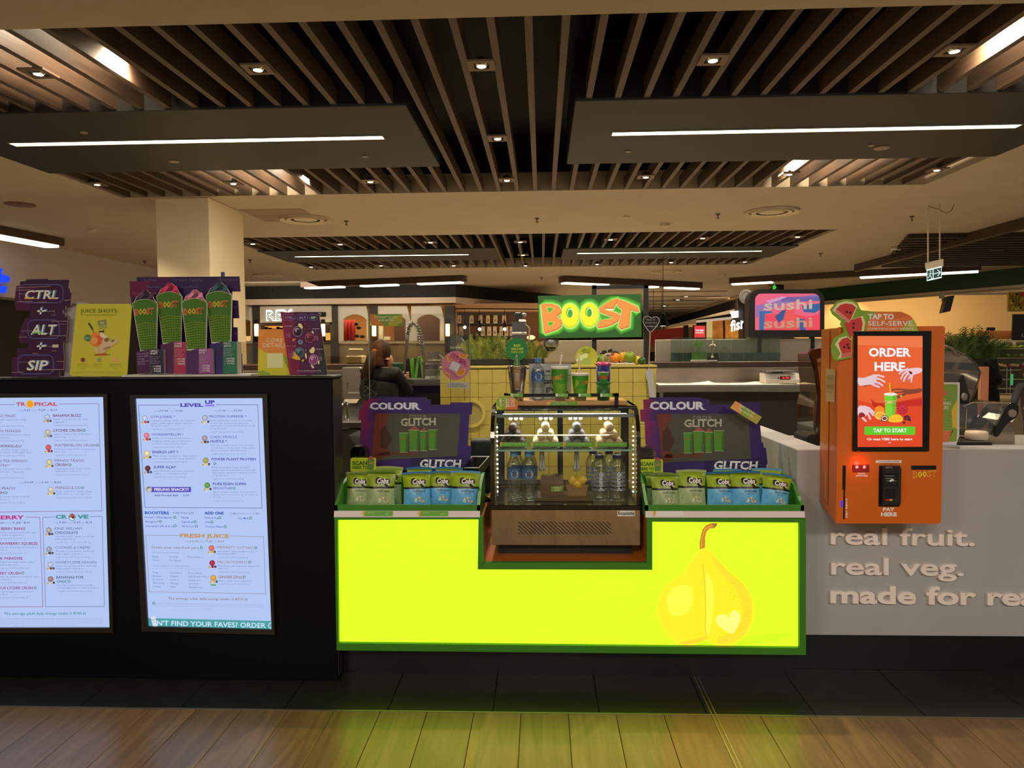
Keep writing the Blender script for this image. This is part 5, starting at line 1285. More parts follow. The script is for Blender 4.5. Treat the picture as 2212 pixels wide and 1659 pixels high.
for pts, c in ((((1000, 400), (1060, 365), (1115, 440), (1110, 500), (1060, 470)), (206, 196, 130)), (((1290, 540), (1320, 525), (1352, 580), (1330, 600)), (206, 190, 150)), (((905, 950), (960, 1010), (1060, 1110), (1060, 1155), (960, 1140), (850, 1090), (930, 1080)), (196, 150, 50)), (((1150, 1030), (1180, 990), (1205, 1080), (1185, 1150)), (200, 200, 120)), (((1240, 950), (1280, 920), (1310, 880), (1350, 870), (1370, 930), (1350, 1000), (1290, 1015)), (214, 200, 130)), (((1085, 1150), (1140, 1120), (1140, 1170), (1100, 1200)), (160, 150, 50)), (((885, 700), (980, 690), (940, 750), (900, 760)), (190, 100, 70)), (((1430, 1180), (1460, 1150), (1470, 1220), (1440, 1250)), (206, 180, 150)), (((1270, 1230), (1350, 1290), (1350, 1325), (1310, 1320)), (214, 200, 180)), (((1190, 490), (1250, 460), (1280, 500), (1230, 520)), (90, 34, 30)), (((880, 640), (930, 630), (950, 680), (900, 700)), (80, 24, 40))): pr.poly(sm(k(*pts), 1), c, 7)
for x, y in ((860, 350), (925, 370), (970, 350), (1165, 395), (1240, 430), (1150, 495), (1275, 500), (1170, 840), (1240, 855)): X, Y_ = k((x, y))[0]; pr.disc(X, Y_, 1.2, (120, 70, 110), l=6, seg=8)
for x0, y0, x1, t, n_ in ((720, 442, 890, 'APPLE SHIFT', 5), (1310, 500, 1465, 'LYCHEE DRIVE', 6), (782, 862, 970, 'MANGO GLITCH', 6), (1385, 930, 1530, 'BANANA BYTE', 5)):
 tx(t, x0, y0, x1, 18, (196, 160, 180), 4, .03, res=1)
 for j in range(n_): xs = 25 if x0 < 1000 else 40; tx('fruit sorbet ice', x0 + xs + j * 3, y0 + 38 + j * 22, x1 - 30 - (j % 3) * 20 + j * 4, 11, (156, 100, 140), 4, res=1)
 for j in range(3): tx('1100kJ', x0 + 30 + j * 4, y0 + 165 + j * 32, x0 + 125 + j * 5, 15, (186, 140, 170), 4, .02, res=1)
tx('The average adult daily energy intake is 8700kJ', 990, 1385, 1490, 24, (190, 170, 180), 4, .01, res=1); tx('suitable for vegans although products marked with this symbol may contain traces', 900, 1418, 1575, 14, (130, 90, 140), 4, res=1)
pr.build('card_print', o); easel(o, 660, 663, YT - .01, .12)
#   THINGS ON THE SERVICE COUNTER
def bag_surface(w, h, dep, u, v, side):
 """point of a pillow bag: u in -1..1, v in 0..1, side -1 front, +1 back"""
 vv = max(0.0, min(1.0, (v - .05) / .84)); s = max(0.0, 1 - abs(u) ** 2.6) ** .7 * math.sin(math.pi * vv ** .85) ** .55
 s *= 1 + .10 * math.sin(7 * u + 9 * v) * (1 if side < 0 else .5)
 ww = w / 2 * (1 - .07 * math.sin(math.pi * vv) + (.05 if v > .93 else 0))
 return V((u * ww, side * dep * s, v * h - .004 * u * u * (1 if v > .9 else 0)))
_BG = {}
def popcorn_bag(kind):
 up, low, seal = {'pale': ((128, 142, 34), (150, 160, 110), (150, 160, 100)), 'blue': ((128, 142, 24), (92, 152, 190), (70, 128, 172))}[kind]
 w, h, dep = .132, .19, .032
 root = thing('popcorn_bag', '', 'snack bag', (0, 0, 0))
 NU, NV = 12, 20; mb = MB()
 for side in (-1, 1):
  vs = [bag_surface(w, h, dep, -1 + 2 * i / NU, j / NV, side) for j in range(NV + 1) for i in range(NU + 1)]
  for j in range(NV):
   vm = (j + .5) / NV; m = 2 if vm > .93 else (0 if vm > .58 else (3 if vm > .53 else 1))
   fs = []
   for i in range(NU):
    a = j * (NU + 1) + i; f = (a, a + 1, a + NU + 2, a + NU + 1); fs.append(f if side < 0 else f[::-1])
   if j == 0: mb.add(vs, fs, m); b0 = len(mb.v) - len(vs)
   else:
    for f in fs: mb.f.append(tuple(b0 + q for q in f)); mb.m.append(m)
 foil = dict(rough=.34, noise=.05, scale=40, bump=.05)
 ob = mb.build('foil_pouch', [mat(A(*up), **foil), mat(A(*low), **foil), mat(A(*seal), **foil), mat((18, 18, 14), .4)], root, True)
 pm = MB(); mats = []; idx = {}
 def mi(c):
  if c not in idx: idx[c] = len(mats); mats.append(mat(A(*c), .4, name='print'))
  return idx[c]
 def S(x, y, l):
  p = bag_surface(w, h, dep, x / (w / 2), y / h, -1); return p + V((0, -.0007 - .0007 * l, 0))
 def txt(s, cx, yb, wd, cap, col, l, off=.0, shear=0.0, slope=0.0, res=2):
  vs, fs = text2d(s, res, off, shear); lo = min(v[0] for v in vs); hi = max(v[0] for v in vs); kx = wd / (hi - lo); ky = cap / CAPH
  pm.add([S(cx - wd / 2 + (x - lo) * kx, yb + y * ky + slope * ((x - lo) * kx - wd / 2), l) for x, y in vs], fs, mi(col))
 def poly(pts, col, l): pm.add([S(x, y, l) for x, y in pts], [tuple(range(len(pts)))], mi(col))
 def blob(cx, cy, rx, ry, col, l, n=12): poly([(cx + rx * math.cos(2 * math.pi * i / n), cy + ry * math.sin(2 * math.pi * i / n)) for i in range(n)], col, l)
 K = (24, 20, 14); WH = (206, 200, 186)
 ox = .012
 for x in (-.026, -.013, 0, .013, .026): blob(ox + x, .138, .0105, .0125, K, 1)
 blob(ox - .024, .144, .013, .014, K, 1); blob(ox + .022, .122, .012, .008, K, 1)
 txt('Cobs', ox, .129, .056, .024, WH, 3, .035, .15); poly([(ox - .006, .1245), (ox + .032, .127), (ox + .033, .1235), (ox + .03, .118), (ox + .026, .1225), (ox - .004, .1215)], WH, 3)
 txt('NATURAL', ox, .1025, .034, .0045, (170, 168, 140), 2, .02, res=1)
 txt('POPCORN', ox + .004, .0875, .058, .0105, (54, 60, 44), 2, .012)
 if kind == 'blue': txt('SEA SALT', ox + .004, .0775, .034, .006, (40, 84, 110), 2, res=1)
 else:
  txt('LIGHTLY SALTED', ox + .004, .078, .046, .0048, (96, 104, 70), 2, res=1); txt('SLIGHTLY SWEET', ox + .004, .070, .040, .0048, (96, 104, 70), 2, res=1)
 rnd = random.Random(3)
 for i in range(16):
  x, y = rnd.uniform(-.02, .024), rnd.uniform(.036, .05); y += max(0, .016 - abs(x - .002) * .8)
  blob(ox + x, y, rnd.uniform(.004, .006), rnd.uniform(.0035, .005), rnd.choice([(196, 186, 140), (180, 160, 100), (206, 200, 170), (170, 130, 90)]), 2 + i % 3, 8)
 for i in range(6): blob(-.05 + (i % 2) * .004, .055 + i * .004, .006, .0008, tuple(int(c * .8) for c in low), 2, 6)
 pm.build('bag_print', mats, root); return root
BAG = {'pale': popcorn_bag('pale'), 'blue': popcorn_bag('blue')}; used = set()
zt = zc + .0125
def put_bag(kind, cx, top, width, Y, label, tilt=0.0, lean=-.16, rz=0.0):
 b = BAG[kind]
 if kind in used: b = copy_tree(b)
 used.add(kind)
 w = at(cx, top, Y=Y); h = w.z - zt; sx = width * pxs(Y) / .132
 b.location = (w.x, Y, zt); b.rotation_euler = (lean, tilt, rz); b.scale = (sx, sx, h / .187 / math.cos(lean)); b['label'] = label; b['group'] = 'popcorn bags in the green trays'; return b
L_, R_ = 'in the left tray', 'in the right tray'
put_bag('pale', 773, 1021, 55, 3.41, 'pale green popcorn bag at the left end of the left tray', 0, -.12)
put_bag('pale', 822, 1018, 62, 3.37, 'upright pale green popcorn bag overlapping its neighbour ' + L_, 0, -.1)
put_bag('pale', 838, 1009, 58, 3.48, 'pale popcorn bag mostly hidden behind the two front pale bags ' + L_, .03, -.06)
put_bag('blue', 900, 1022, 62, 3.38, 'blue sea salt popcorn bag first from the left ' + L_, -.03)
put_bag('blue', 951, 1020, 58, 3.42, 'blue sea salt popcorn bag in the middle of three ' + L_, 0, -.12)
put_bag('blue', 1003, 1020, 64, 3.37, 'blue sea salt popcorn bag at the right end of the left tray', .02)
put_bag('blue', 905, 1010, 54, 3.49, 'blue topped bag peeping out behind the left blue bags ' + L_, 0, -.05)
put_bag('blue', 968, 1010, 58, 3.5, 'blue topped bag peeping out behind the right blue bags ' + L_, .02, -.05)
put_bag('pale', 1437, 1024, 60, 3.37, 'pale green popcorn bag at the left end of the right tray', 0, -.1)
put_bag('pale', 1495, 1017, 62, 3.38, 'taller pale green popcorn bag second ' + R_, 0, -.12)
put_bag('pale', 1425, 1022, 56, 3.48, 'pale popcorn bag hidden behind the first bag ' + R_, -.03, -.05)
put_bag('blue', 1558, 1022, 60, 3.39, 'blue sea salt popcorn bag first of three blue ones ' + R_, 0)
put_bag('blue', 1613, 1020, 63, 3.37, 'blue sea salt popcorn bag in the middle of three ' + R_, 0)
put_bag('blue', 1673, 1026, 62, 3.38, 'tilted blue sea salt popcorn bag at the right end of the right tray', .13)
put_bag('blue', 1572, 1014, 58, 3.49, 'blue topped bag behind the left blue bags ' + R_, 0, -.05)
put_bag('blue', 1655, 1013, 62, 3.5, 'blue topped bag behind the right blue bags ' + R_, .04, -.05)
def glitch(label, outline, inner, colour, glitchw, cups, k, SC_, Y, tilt=.10):
 n = V((0, -1, tilt)).normalized(); c = at(sum(x for x, _ in outline) / len(outline), 1012, Y=Y); p = V((0, Y, c.z))
 root = thing('order_screen', label, 'screen', (c.x, Y + .05, zc))
 card('surround', outline, p, n, .006, (48, 28, 82), root, (70, 36, 90))
 pr = Print(p, n)
 xs = min(x for x, _ in outline); ys = [y for _, y in outline]
 L = [q for q in outline if q[0] < inner[0][0] + 6]
 y0, y1 = min(ys), max(ys)
 lf = sorted([q for q in outline if q[0] < xs + 30 and q[1] > y0 + 2], key=lambda q: q[1])
 def lx(y):
  for a, b in zip(lf[:-1], lf[1:]):
   if a[1] <= y <= b[1]: return a[0] + (b[0] - a[0]) * ((y - a[1]) / max(.01, b[1] - a[1]))
  return lf[0][0] if y < lf[0][1] else lf[-1][0]
 cols = ((136, 24, 60), (122, 26, 70), (104, 28, 78), (82, 30, 82), (64, 28, 82))
 yy = lf[0][1]
 while yy < y1 - 14:
  for i, c_ in enumerate(cols):
   x = lx(yy + 1.5) + .6; f = max(0, (yy - y0) / (y1 - y0) - .25) * 1.4
   w_ = 7; cc = tuple(int(a * (1 - min(1, f)) + b * min(1, f)) for a, b in zip(c_, (60, 30, 84)))
   pr.rect(x + i * w_, yy, x + (i + 1) * w_, yy + 3.2, cc, 1)
  yy += 3.9
 pr.text('COLOUR', *colour[0], colour[1], colour[2], (206, 196, 206), 6, 0, off=.035)
 pr.text('COLOUR', colour[0][0] + 2, colour[0][1] + .8, colour[1] + 2.5, colour[2], (90, 110, 170), 5, 0, off=.035)
 pr.line([(colour[1] - 3, colour[0][1] + 1), (colour[1] + 4, colour[0][1] + 1)], 1, (200, 190, 200), 6); pr.line([(colour[0][0] - 1, colour[0][1] - 3), (colour[0][0] + 8, colour[0][1] - 3)], 1, (200, 190, 200), 6)
 gx0, gx1, gy_, gc = glitchw
 q0 = min(y for _, y in outline)
 pr.poly([(gx0 - 18, gy_ - gc - 5), (gx1 + 6, gy_ - gc - 5), (gx1 + 8, gy_ + 8), (gx0 - 18, gy_ + 8)], (36, 20, 66), 4)
 pr.text('GLITCH', gx0, gy_, gx1, gc, (210, 200, 206), 7, 0, off=.04, lean=-.12)
 for i, (fx, fy) in enumerate(((.0, .75), (.3, .35), (.62, .6), (.85, .2))): pr.line([(gx0 + (gx1 - gx0) * fx - 4, gy_ - gc * fy), (gx0 + (gx1 - gx0) * fx + 14, gy_ - gc * fy)], .8, (60, 40, 90), 9)
 pr.line([(gx0 + 10, gy_ - gc - 1), (gx1 + 4, gy_ - gc * .9)], .7, (120, 110, 150), 8); pr.line([(gx0 - 4, gy_ - 4), (gx1 + 10, gy_ - gc * .55)], .5, (110, 100, 140), 8)
 pr.build('surround_print', root)
 d = n * -.0; ps = p + n * .001
 pr = Print(ps, n, step=.0005)
 pr.poly(inner, (66, 62, 50), 3); ix0, ix1 = inner[0][0], inner[1][0]; iy0, iy1 = inner[0][1], inner[2][1]
 W_ = ix1 - ix0; H_ = iy1 - iy0
 pr.poly([inner[0], (ix0 + W_ * .16, iy0), (ix0 + W_ * .10, iy0 + H_ * .5), (ix0 + W_ * .18, iy1), inner[3]], (98, 42, 28), 4)
 pr.poly([(ix0 + W_ * .06, iy0 + H_ * .4), (ix0 + W_ * .12, iy0 + H_ * .28), (ix0 + W_ * .2, iy0 + H_ * .6), (ix0 + W_ * .13, iy0 + H_ * .85), (ix0 + W_ * .06, iy0 + H_ * .8)], (64, 34, 26), 5)
 pr.poly([(ix0 + W_ * .1, iy1 - H_ * .1), (ix0 + W_ * .5, iy1 - H_ * .14), (ix0 + W_ * .5, iy1 - H_ * .01), (inner[3][0] + 4, iy1 - 1)], (84, 48, 34), 4)
 tx0 = ix0 + W_ * .30
 pr.text('COLOUR', ix0 + W_ * .40, iy0 + H_ * .12, ix0 + W_ * .60, 8, (136, 128, 110), 6, off=.0); pr.text('GLITCH', tx0, iy0 + H_ * .29, ix0 + W_ * .71, 16, (168, 158, 136), 7, -.02, off=.035)
 for i in range(4): pr.line([(tx0, iy0 + H_ * (.17 + i * .033)), (ix0 + W_ * .7, iy0 + H_ * (.165 + i * .033))], .5, (66, 62, 50), 8)
 for (x0, x1, yt, yb_, top) in cups:
  w_ = (x1 - x0) * .09
  pr.poly([(x0, yt), (x1, yt), (x1 - w_, yb_), (x0 + w_, yb_)], (70, 116, 34), 6); pr.poly([(x1 - 4, yt), (x1, yt), (x1 - w_, yb_), (x1 - 5 - w_, yb_)], (52, 92, 30), 7); pr.line([(x0, yt), (x1, yt)], 1, (150, 160, 110), 8)
  pr.line([(x0 + w_, yb_), (x1 - w_, yb_)], 1.2, (150, 150, 110), 8)
  if top: pr.poly([(x0 + 1, yt), (x0 + 5, yt - 5), ((x0 + x1) / 2, yt - 10), (x1 - 4, yt - 4), (x1 - 1, yt)], (140, 66, 56), 7)
  pr.text('BOO', x0 + 5, yt + 15, x0 + 13, 4.5, (150, 96, 56), 9, res=1, off=.02)
 o2 = pr.build('display', root)
 mb = MB(); a, b = hit(ix0, iy0, p, n), hit(ix1, iy1, p, n)
 mb.prism([hit(*q, p, n) for q in inner], V((0, .035, 0)) ); mb.v = [(v[0], v[1] + .006, v[2]) for v in mb.v]; mb.build('monitor_body', M_blk, root)
 cx = (a.x + b.x) / 2
 mb = MB(); mb.cbox(cx - .03, cx + .03, Y + .055, Y + .085, zc + .012, c.z + .16, .004); mb.cbox(cx - .1, cx + .1, Y - .0, Y + .14, zc - .003, zc + .012, .004); mb.build('stand_leg', M_blk, root)
 return root
k8 = cv(700, 860, 6.38); k4 = cv(720, 820, 3.95); k6 = cv(1360, 820, 4.88)
out1 = k4((310, 165), (312, 148), (795, 150), (797, 168), (830, 168), (832, 215), (1000, 212), (1002, 194), (1187, 196), (1180, 297), (1160, 300), (1148, 560), (1178, 570), (1172, 640), (1165, 775), (320, 775), (300, 680)) + k8((580, 680), (520, 628), (490, 620), (512, 305), (475, 300), (495, 145), (515, 140), (548, 40))
glitch('purple framed order screen reading colour glitch, left of the display fridge', out1, k4((357, 288), (1085, 292), (1060, 652), (322, 690)), (k4((312, 252))[0], k4((735, 0))[0][0], 14.5), (*[k4((x, 0))[0][0] for x in (735, 1085)], k4((0, 752))[0][1], 18), [(k4((a, 0))[0][0], k4((b, 0))[0][0], k4((0, c))[0][1], k4((0, d))[0][1], t) for a, b, c, d, t in ((562, 640, 455, 620, 0), (645, 735, 432, 608, 1), (738, 805, 440, 608, 1), (808, 890, 428, 598, 0))], k4, 3.95, 3.66)
out2 = k6((145, 212), (203, 210), (205, 188), (715, 186), (845, 212), (850, 265), (1130, 262), (1140, 240), (1370, 240), (1382, 345), (1375, 460), (1392, 660), (1408, 668), (1415, 715), (1438, 722), (1455, 880), (1440, 905), (1445, 985), (355, 985), (340, 760), (320, 752), (205, 748), (200, 695), (170, 688), (160, 445), (118, 440), (112, 318), (150, 315))
s2_ = glitch('purple framed order screen reading colour glitch, right of the display fridge', out2, k6((287, 362), (1250, 362), (1282, 832), (345, 878)), (k6((215, 312))[0], k6((785, 0))[0][0], 16.5), (*[k6((x, 0))[0][0] for x in (885, 1345)], k6((0, 945))[0][1], 18), [(k6((a, 0))[0][0], k6((b, 0))[0][0], k6((0, c))[0][1], k6((0, d))[0][1], t) for a, b, c, d, t in ((566, 666, 562, 775, 0), (670, 790, 545, 765, 1), (793, 880, 555, 768, 1), (885, 1000, 538, 752, 0))], k6, 4.88, 3.70)
n_ = V((-.15, -1, .10)).normalized(); w = at(1612, 890, Y=3.63); o = thing('card_only_sticker', 'tilted orange and lime card-only notice stuck on the right order screen', 'notice', w)
card('notice_card', k6((1115, 225), (1395, 395), (1340, 472), (1060, 298)), w, n_, .002, (150, 140, 52), o)
pr = Print(w, n_); pr.poly(k6((1115, 225), (1180, 262), (1175, 360), (1060, 298)), (206, 132, 78), 1); pr.poly(k6((1180, 262), (1290, 330), (1260, 400), (1175, 350)), (112, 146, 56), 2); pr.poly(k6((1060, 298), (1090, 265), (1130, 330)), (204, 160, 60), 3)
for t, x, y, wd in (('CARD ONLY AT', 1240, 312, 38), ('THIS REGISTER', 1225, 350, 38)): pr.rtext(t, *k6((x, y))[0], 31, wd, 4.6, (206, 214, 150), 5, .02, res=1)
pr.build('notice_print', o)
def scanner(label, lab2, x0, x1, yt, yb_, sign, Y, lines):
 a, b = at(x0, yb_, Y=Y), at(x1, yt, Y=Y); cx = (a.x + b.x) / 2; w_ = (b.x - a.x) / 2
 root = thing('barcode_scanner', label, 'scanner', (cx, Y + .04, zc)); mb = MB()
 prof = [(-w_ * .95, 0), (-w_, .5), (-w_ * .92, .85), (-w_ * .6, 1), (w_ * .6, 1), (w_ * .92, .85), (w_, .5), (w_ * .95, 0)]; h = b.z - a.z + .03
 mb.prism([(cx + x, Y, a.z - .03 + z * h) for x, z in prof], (0, .06, 0)); mb.build('head', mat((16, 17, 17), .12, coat=.5), root)
 MB().prism([(cx + x * .8, Y - .004, a.z - .03 + (.12 + z * .8) * h) for x, z in prof], (0, .004, 0)).build('window', mat((8, 9, 10), .05), root)
 mb = MB(); mb.lathe([(.055, 0), (.05, .012), (.02, .03), (.016, .06), (.02, max(.07, a.z - zc - .02))], (cx, Y + .05, zc - .003), 16); mb.build('stand_base', M_blk, root, True)
 sx0, sy0, sx1, sy1 = sign
 s = thing('scan_sign', lab2, 'sign', at((sx0 + sx1) / 2, sy1, Y=Y - .03)); p = (0, Y - .03, 0)
 card('sign_card', rrect(sx0, sy0, sx1, sy1, 4), p, NF, .004, (176, 182, 44), s)
 pr = Print(p, NF)
 for t, X0, Yb, X1, cap in lines: pr.text(t, X0, Yb, X1, cap, (58, 96, 30), 3, off=.04)
 cx_ = sx1 - 11; pr.poly([(cx_ - 8, sy0 + 4), (cx_, sy0 - 5), (cx_ + 8, sy0 + 4)], (150, 84, 70), 2); pr.poly([(cx_ - 8, sy0 + 4), (cx_ + 8, sy0 + 4), (cx_ + 6, sy0 + 26), (cx_ - 6, sy0 + 26)], (98, 122, 54), 3); pr.poly([(cx_ - 4, sy0 + 9), (cx_ + 4, sy0 + 9), (cx_ + 4, sy0 + 14), (cx_ - 4, sy0 + 14)], (160, 120, 70), 4)
 pr.build('sign_print', s)
 MB().tube([(cx + .0, Y - .024, at(0, sy1 - 6, Y=Y).z), (cx, Y - .012, zc + .1), (cx, Y + .0, zc + .012)], .004, 6).build('clip', M_blk, s)
scanner('black barcode scanner behind the left tray of popcorn', 'yellow scan-here sign clipped before the left scanner', 757, 792, 965, 990, (757, 989, 812, 1019), 3.60, (('SCAN', 761, 1004, 793, 8), ('HERE TO', 761, 1013, 795, 7)))
scanner('black barcode scanner behind the right tray of popcorn', 'yellow scan-here sign clipped before the right scanner', 1377, 1412, 966, 991, (1379, 992, 1432, 1033), 3.60, (('SCAN', 1381, 1006, 1411, 8), ('HERE TO', 1381, 1015.5, 1413, 6), ('VIBE', 1383, 1027, 1411, 8.5)))
w = at(1030, 1025, Y=3.62); o = thing('card_terminal', 'black card terminal tilted back beside the display fridge', 'terminal', (w.x, 3.66, zc))
a, b, c, d = at(1000, 1012, Y=3.56), at(1034, 1012, Y=3.56), at(1058, 985, Y=3.72), at(1018, 985, Y=3.72)
MB().prism([a, b, c, d], (0, .012, -.045)).build('body', mat((20, 24, 26), .3), o)
e = V((0, -.001, .0015)); f_ = lambda u, v: a + (b - a) * u + (d - a) * v + (c - b - d + a) * u * v + e
MB().prism([f_(.08, .12), f_(.92, .12), f_(.92, .9), f_(.08, .9)], (0, .0008, -.001)).build('glass_screen', mat((8, 10, 12), .05), o)
MB().prism([f_(.05, .02), f_(.9, .02), f_(.9, .07), f_(.05, .07)], (0, .0008, -.001)).build('front_edge', mat((170, 166, 160), .3), o)
mb = MB(); mb.lathe([(.06, 0), (.05, .012), (.02, .03), (.02, max(.05, b.z - zc - .05))], (w.x + .01, 3.66, zc - .003), 14); mb.build('stand_base', M_blk, o, True)
o = thing('receipt_printer', 'dark receipt printer standing behind the card terminal', 'printer', at(1040, 1000, Y=3.9))
a, b = at(1017, 990, Y=3.86), at(1059, 951, Y=3.86); mb = MB(); mb.cbox(a.x, b.x, 3.86, 3.98, zc - .003, b.z, .006); mb.build('body', mat((26, 30, 28), .4), o)
pr = Print((0, 3.86, 0), NF); pr.text('EPSON', 1028, 972, 1042, 4, (60, 66, 62), 2, res=1); pr.line([(1018, 955), (1058, 955)], .6, (90, 90, 84), 2); pr.build('front_print', o)
#   DISPLAY FRIDGE
k = cv(1000, 820, 3.95)
YF, YBk = 3.37, 3.86
XF0, XF1 = at(1061, 1120, Y=YF).x, at(1384, 1120, Y=YF).x
def zf(py, Y=YF): return at(1222, py, Y=Y).z
Z0 = zn + .005; Zp0 = zf(1178); Zp1 = zf(1101); Zg = zf(1091); ZTOP = zf(878, YF + .12)
fr = thing('display_fridge', 'curved glass counter fridge with lit shelf of protein balls and drinks', 'fridge', ((XF0 + XF1) / 2, YF, zn))
m_fb = mat((12, 13, 14), .14, coat=.4, name='gloss_black')
mb = MB(); mb.box(XF0 + .03, XF1 - .03, YF + .06, YBk - .02, zn, Zp0 + .01); mb.build('base', mat((18, 19, 16), .5), fr)
mb = MB(); mb.box(XF0 + .004, XF1 - .004, YF + .012, YBk, Zp0, Zg - .006); mb.build('cabinet', m_fb, fr)
m_mir = mat((186, 178, 160), .045, 1.0, name='polished_steel')
mb = MB(); mb.cbox(XF0 + .002, XF1 - .002, YF, YF + .012, Zp0, Zp1, .002); pnl = mb.build('front_panel', m_mir, fr)
vx0, vx1, vz0, vz1 = at(1120, 1154, Y=YF).x, at(1320, 1154, Y=YF).x, zf(1154), zf(1127)
mb = MB(); n = 23; st = (vx1 - vx0) / n; dx = (vz1 - vz0)
for i in range(-3, n + 1):
 xa, xb = vx0 + i * st, vx0 + i * st + dx * 1.05; za, zb_ = vz1, vz0
 if xa < vx0: za = vz1 - (vx0 - xa) / (xb - xa) * dx; xa = vx0
 if xb > vx1: zb_ = vz0 + (xb - vx1) / 1.05; xb = vx1
 if za - zb_ < .004: continue
 s = .0028
 mb.prism([(xa - s, YF - .0008, za), (xa + s, YF - .0008, za), (xb + s, YF - .0008, zb_), (xb - s, YF - .0008, zb_)], (0, .002, 0))
mb.build('vent_slots', mat((8, 8, 8), .7), pnl)
pr = Print((0, YF - .001, 0), NF); pr.poly(k((1318, 1118), (1468, 1118), (1468, 1166), (1318, 1166)), (196, 190, 170), 1); pr.text('Exquisite', *k((1325, 1153))[0], k((1462, 0))[0][0], 7.2, (30, 28, 24), 2, off=.04); pr.build('maker_badge', pnl)
mb = MB(); mb.cbox(XF0 - .004, XF1 + .004, YF - .006, YF + .03, Zp1, Zg, .003); mb.build('lower_rail', m_fb, fr)
mb = MB(); mb.box(XF0 + .01, XF1 - .01, YF + .02, YBk, Zg - .012, Zg - .003); mb.build('deck', mat((30, 31, 27), .25), fr)
prof = [(YF + .002, Zg)]; R_c = .15; cyc, czc = YF + .002 + R_c + .015, ZTOP - R_c - .012
for i in range(10): t = math.radians(90 * i / 9); prof.append((cyc - (R_c + .015) * math.cos(t), czc + (R_c + .012) * math.sin(t)))
def side_frame(x0, x1):
 mb = MB(); inset = .022; pts = prof + [(YBk, ZTOP), (YBk, Zg)]
 O = [V((x0, y, z)) for y, z in pts]
 cy = sum(y for y, z in pts) / len(pts); cz = sum(z for y, z in pts) / len(pts)
 I = []
 for y, z in pts:
  yy = y + inset if y < YF + .05 else (y - inset if y > YBk - .01 else y + inset * max(0, (cyc - y) / R_c)); zz = z - inset * (1 if z > Zg + .1 and y > YF + .05 else 0) + (inset if z < Zg + .01 else 0)
  I.append(V((x0, yy, zz)))
 mb.ring(O, I, (x1 - x0, 0, 0)); return mb
side_frame(XF0, XF0 + .018).build('side_frame', m_fb, fr); side_frame(XF1 - .018, XF1).build('side_frame', m_fb, fr)
gl = glass((247, 250, 248), .05)
def pane(name, vs, fs): mb = MB(); mb.add(vs, fs); return mb.build(name, gl, fr, True)
npf = len(prof)
pane('front_glass', [(x, y, z) for y, z in prof for x in (XF0 + .018, XF1 - .018)], [(2 * i, 2 * i + 1, 2 * i + 3, 2 * i + 2) for i in range(npf - 1)])
for x in (XF0 + .009, XF1 - .009): pts = prof + [(YBk - .01, ZTOP - .01), (YBk - .01, Zg)]; pane('side_glass', [(x, y, z) for y, z in pts], [tuple(range(len(pts)))])
mb = MB(); mb.cbox(XF0 - .002, XF1 + .002, cyc - .03, YBk, ZTOP - .016, ZTOP, .003); mb.build('top_panel', m_fb, fr)
xm = at(1210, 960, Y=YBk).x; mb = MB()
for x0, x1 in ((XF0 + .018, XF0 + .04), (xm - .014, xm + .014), (XF1 - .04, XF1 - .018)): mb.box(x0, x1, YBk - .02, YBk, Zg, ZTOP - .016)
for z in (Zg, ZTOP - .05): mb.box(XF0 + .018, XF1 - .018, YBk - .018, YBk - .002, z, z + .032)
mb.build('back_frame', m_fb, fr)
for x0, x1 in ((XF0 + .04, xm - .014), (xm + .014, XF1 - .04)): pane('door_glass', [(x0, YBk - .01, Zg), (x1, YBk - .01, Zg), (x1, YBk - .01, ZTOP - .03), (x0, YBk - .01, ZTOP - .03)], [(0, 1, 2, 3)])
zl = zf(903, YF + .10)
mb = MB(); mb.box(XF0 + .02, XF1 - .02, YF + .085, YF + .115, zl + .004, zl + .02); rail = mb.build('light_rail', mat((170, 176, 176), .25, .8), fr)
for x0, x1 in ((1103, 1126), (1168, 1190), (1232, 1254), (1297, 1320)):
 for j in range(3):
  w = at(x0 + (x1 - x0) * j / 2, 903, Y=YF + .1)
  MB().ball((w.x, YF + .1, zl), .0085, 10, 6).build('lamp_bead', emis((246, 255, 252), 9.0), rail, True)
for x in (XF0 + .026, XF1 - .030):
 mb = MB(); mb.box(x, x + .004, YF + .05, YF + .06, Zg + .03, zl - .02); sp = mb.build('side_strip', mat((190, 196, 196), .3, .6), fr)
 for j in range(15):
  z = Zg + .05 + j * (zl - Zg - .09) / 14
  MB().box(x - .001, x + .005, YF + .0495, YF + .0505, z, z + .006).build('lamp_bead', emis((236, 252, 255), 14.0), sp)
lamp('fridge_light', 'AREA', ((XF0 + XF1) / 2, YF + .13, ZTOP - .03), 2.6, (.93, 1.0, .97), .58, aim=((XF0 + XF1) / 2, YF + .2, 0), sy=.06)
zs = zf(974, YF + .05)
mb = MB(); mb.box(XF0 + .02, XF1 - .02, YF + .045, YBk - .04, zs, zs + .006); sh = mb.build('shelf', glass((222, 240, 232), .10), fr)
MB().box(XF0 + .02, XF1 - .02, YF + .042, YF + .045, zs - .001, zs + .007).build('shelf_edge', mat((150, 190, 176), .15), sh)
pl = Print((0, YF + .036, 0), NF)
xs_ = [(1080, 1146), (1147, 1216), (1217, 1285), (1286, 1354)]
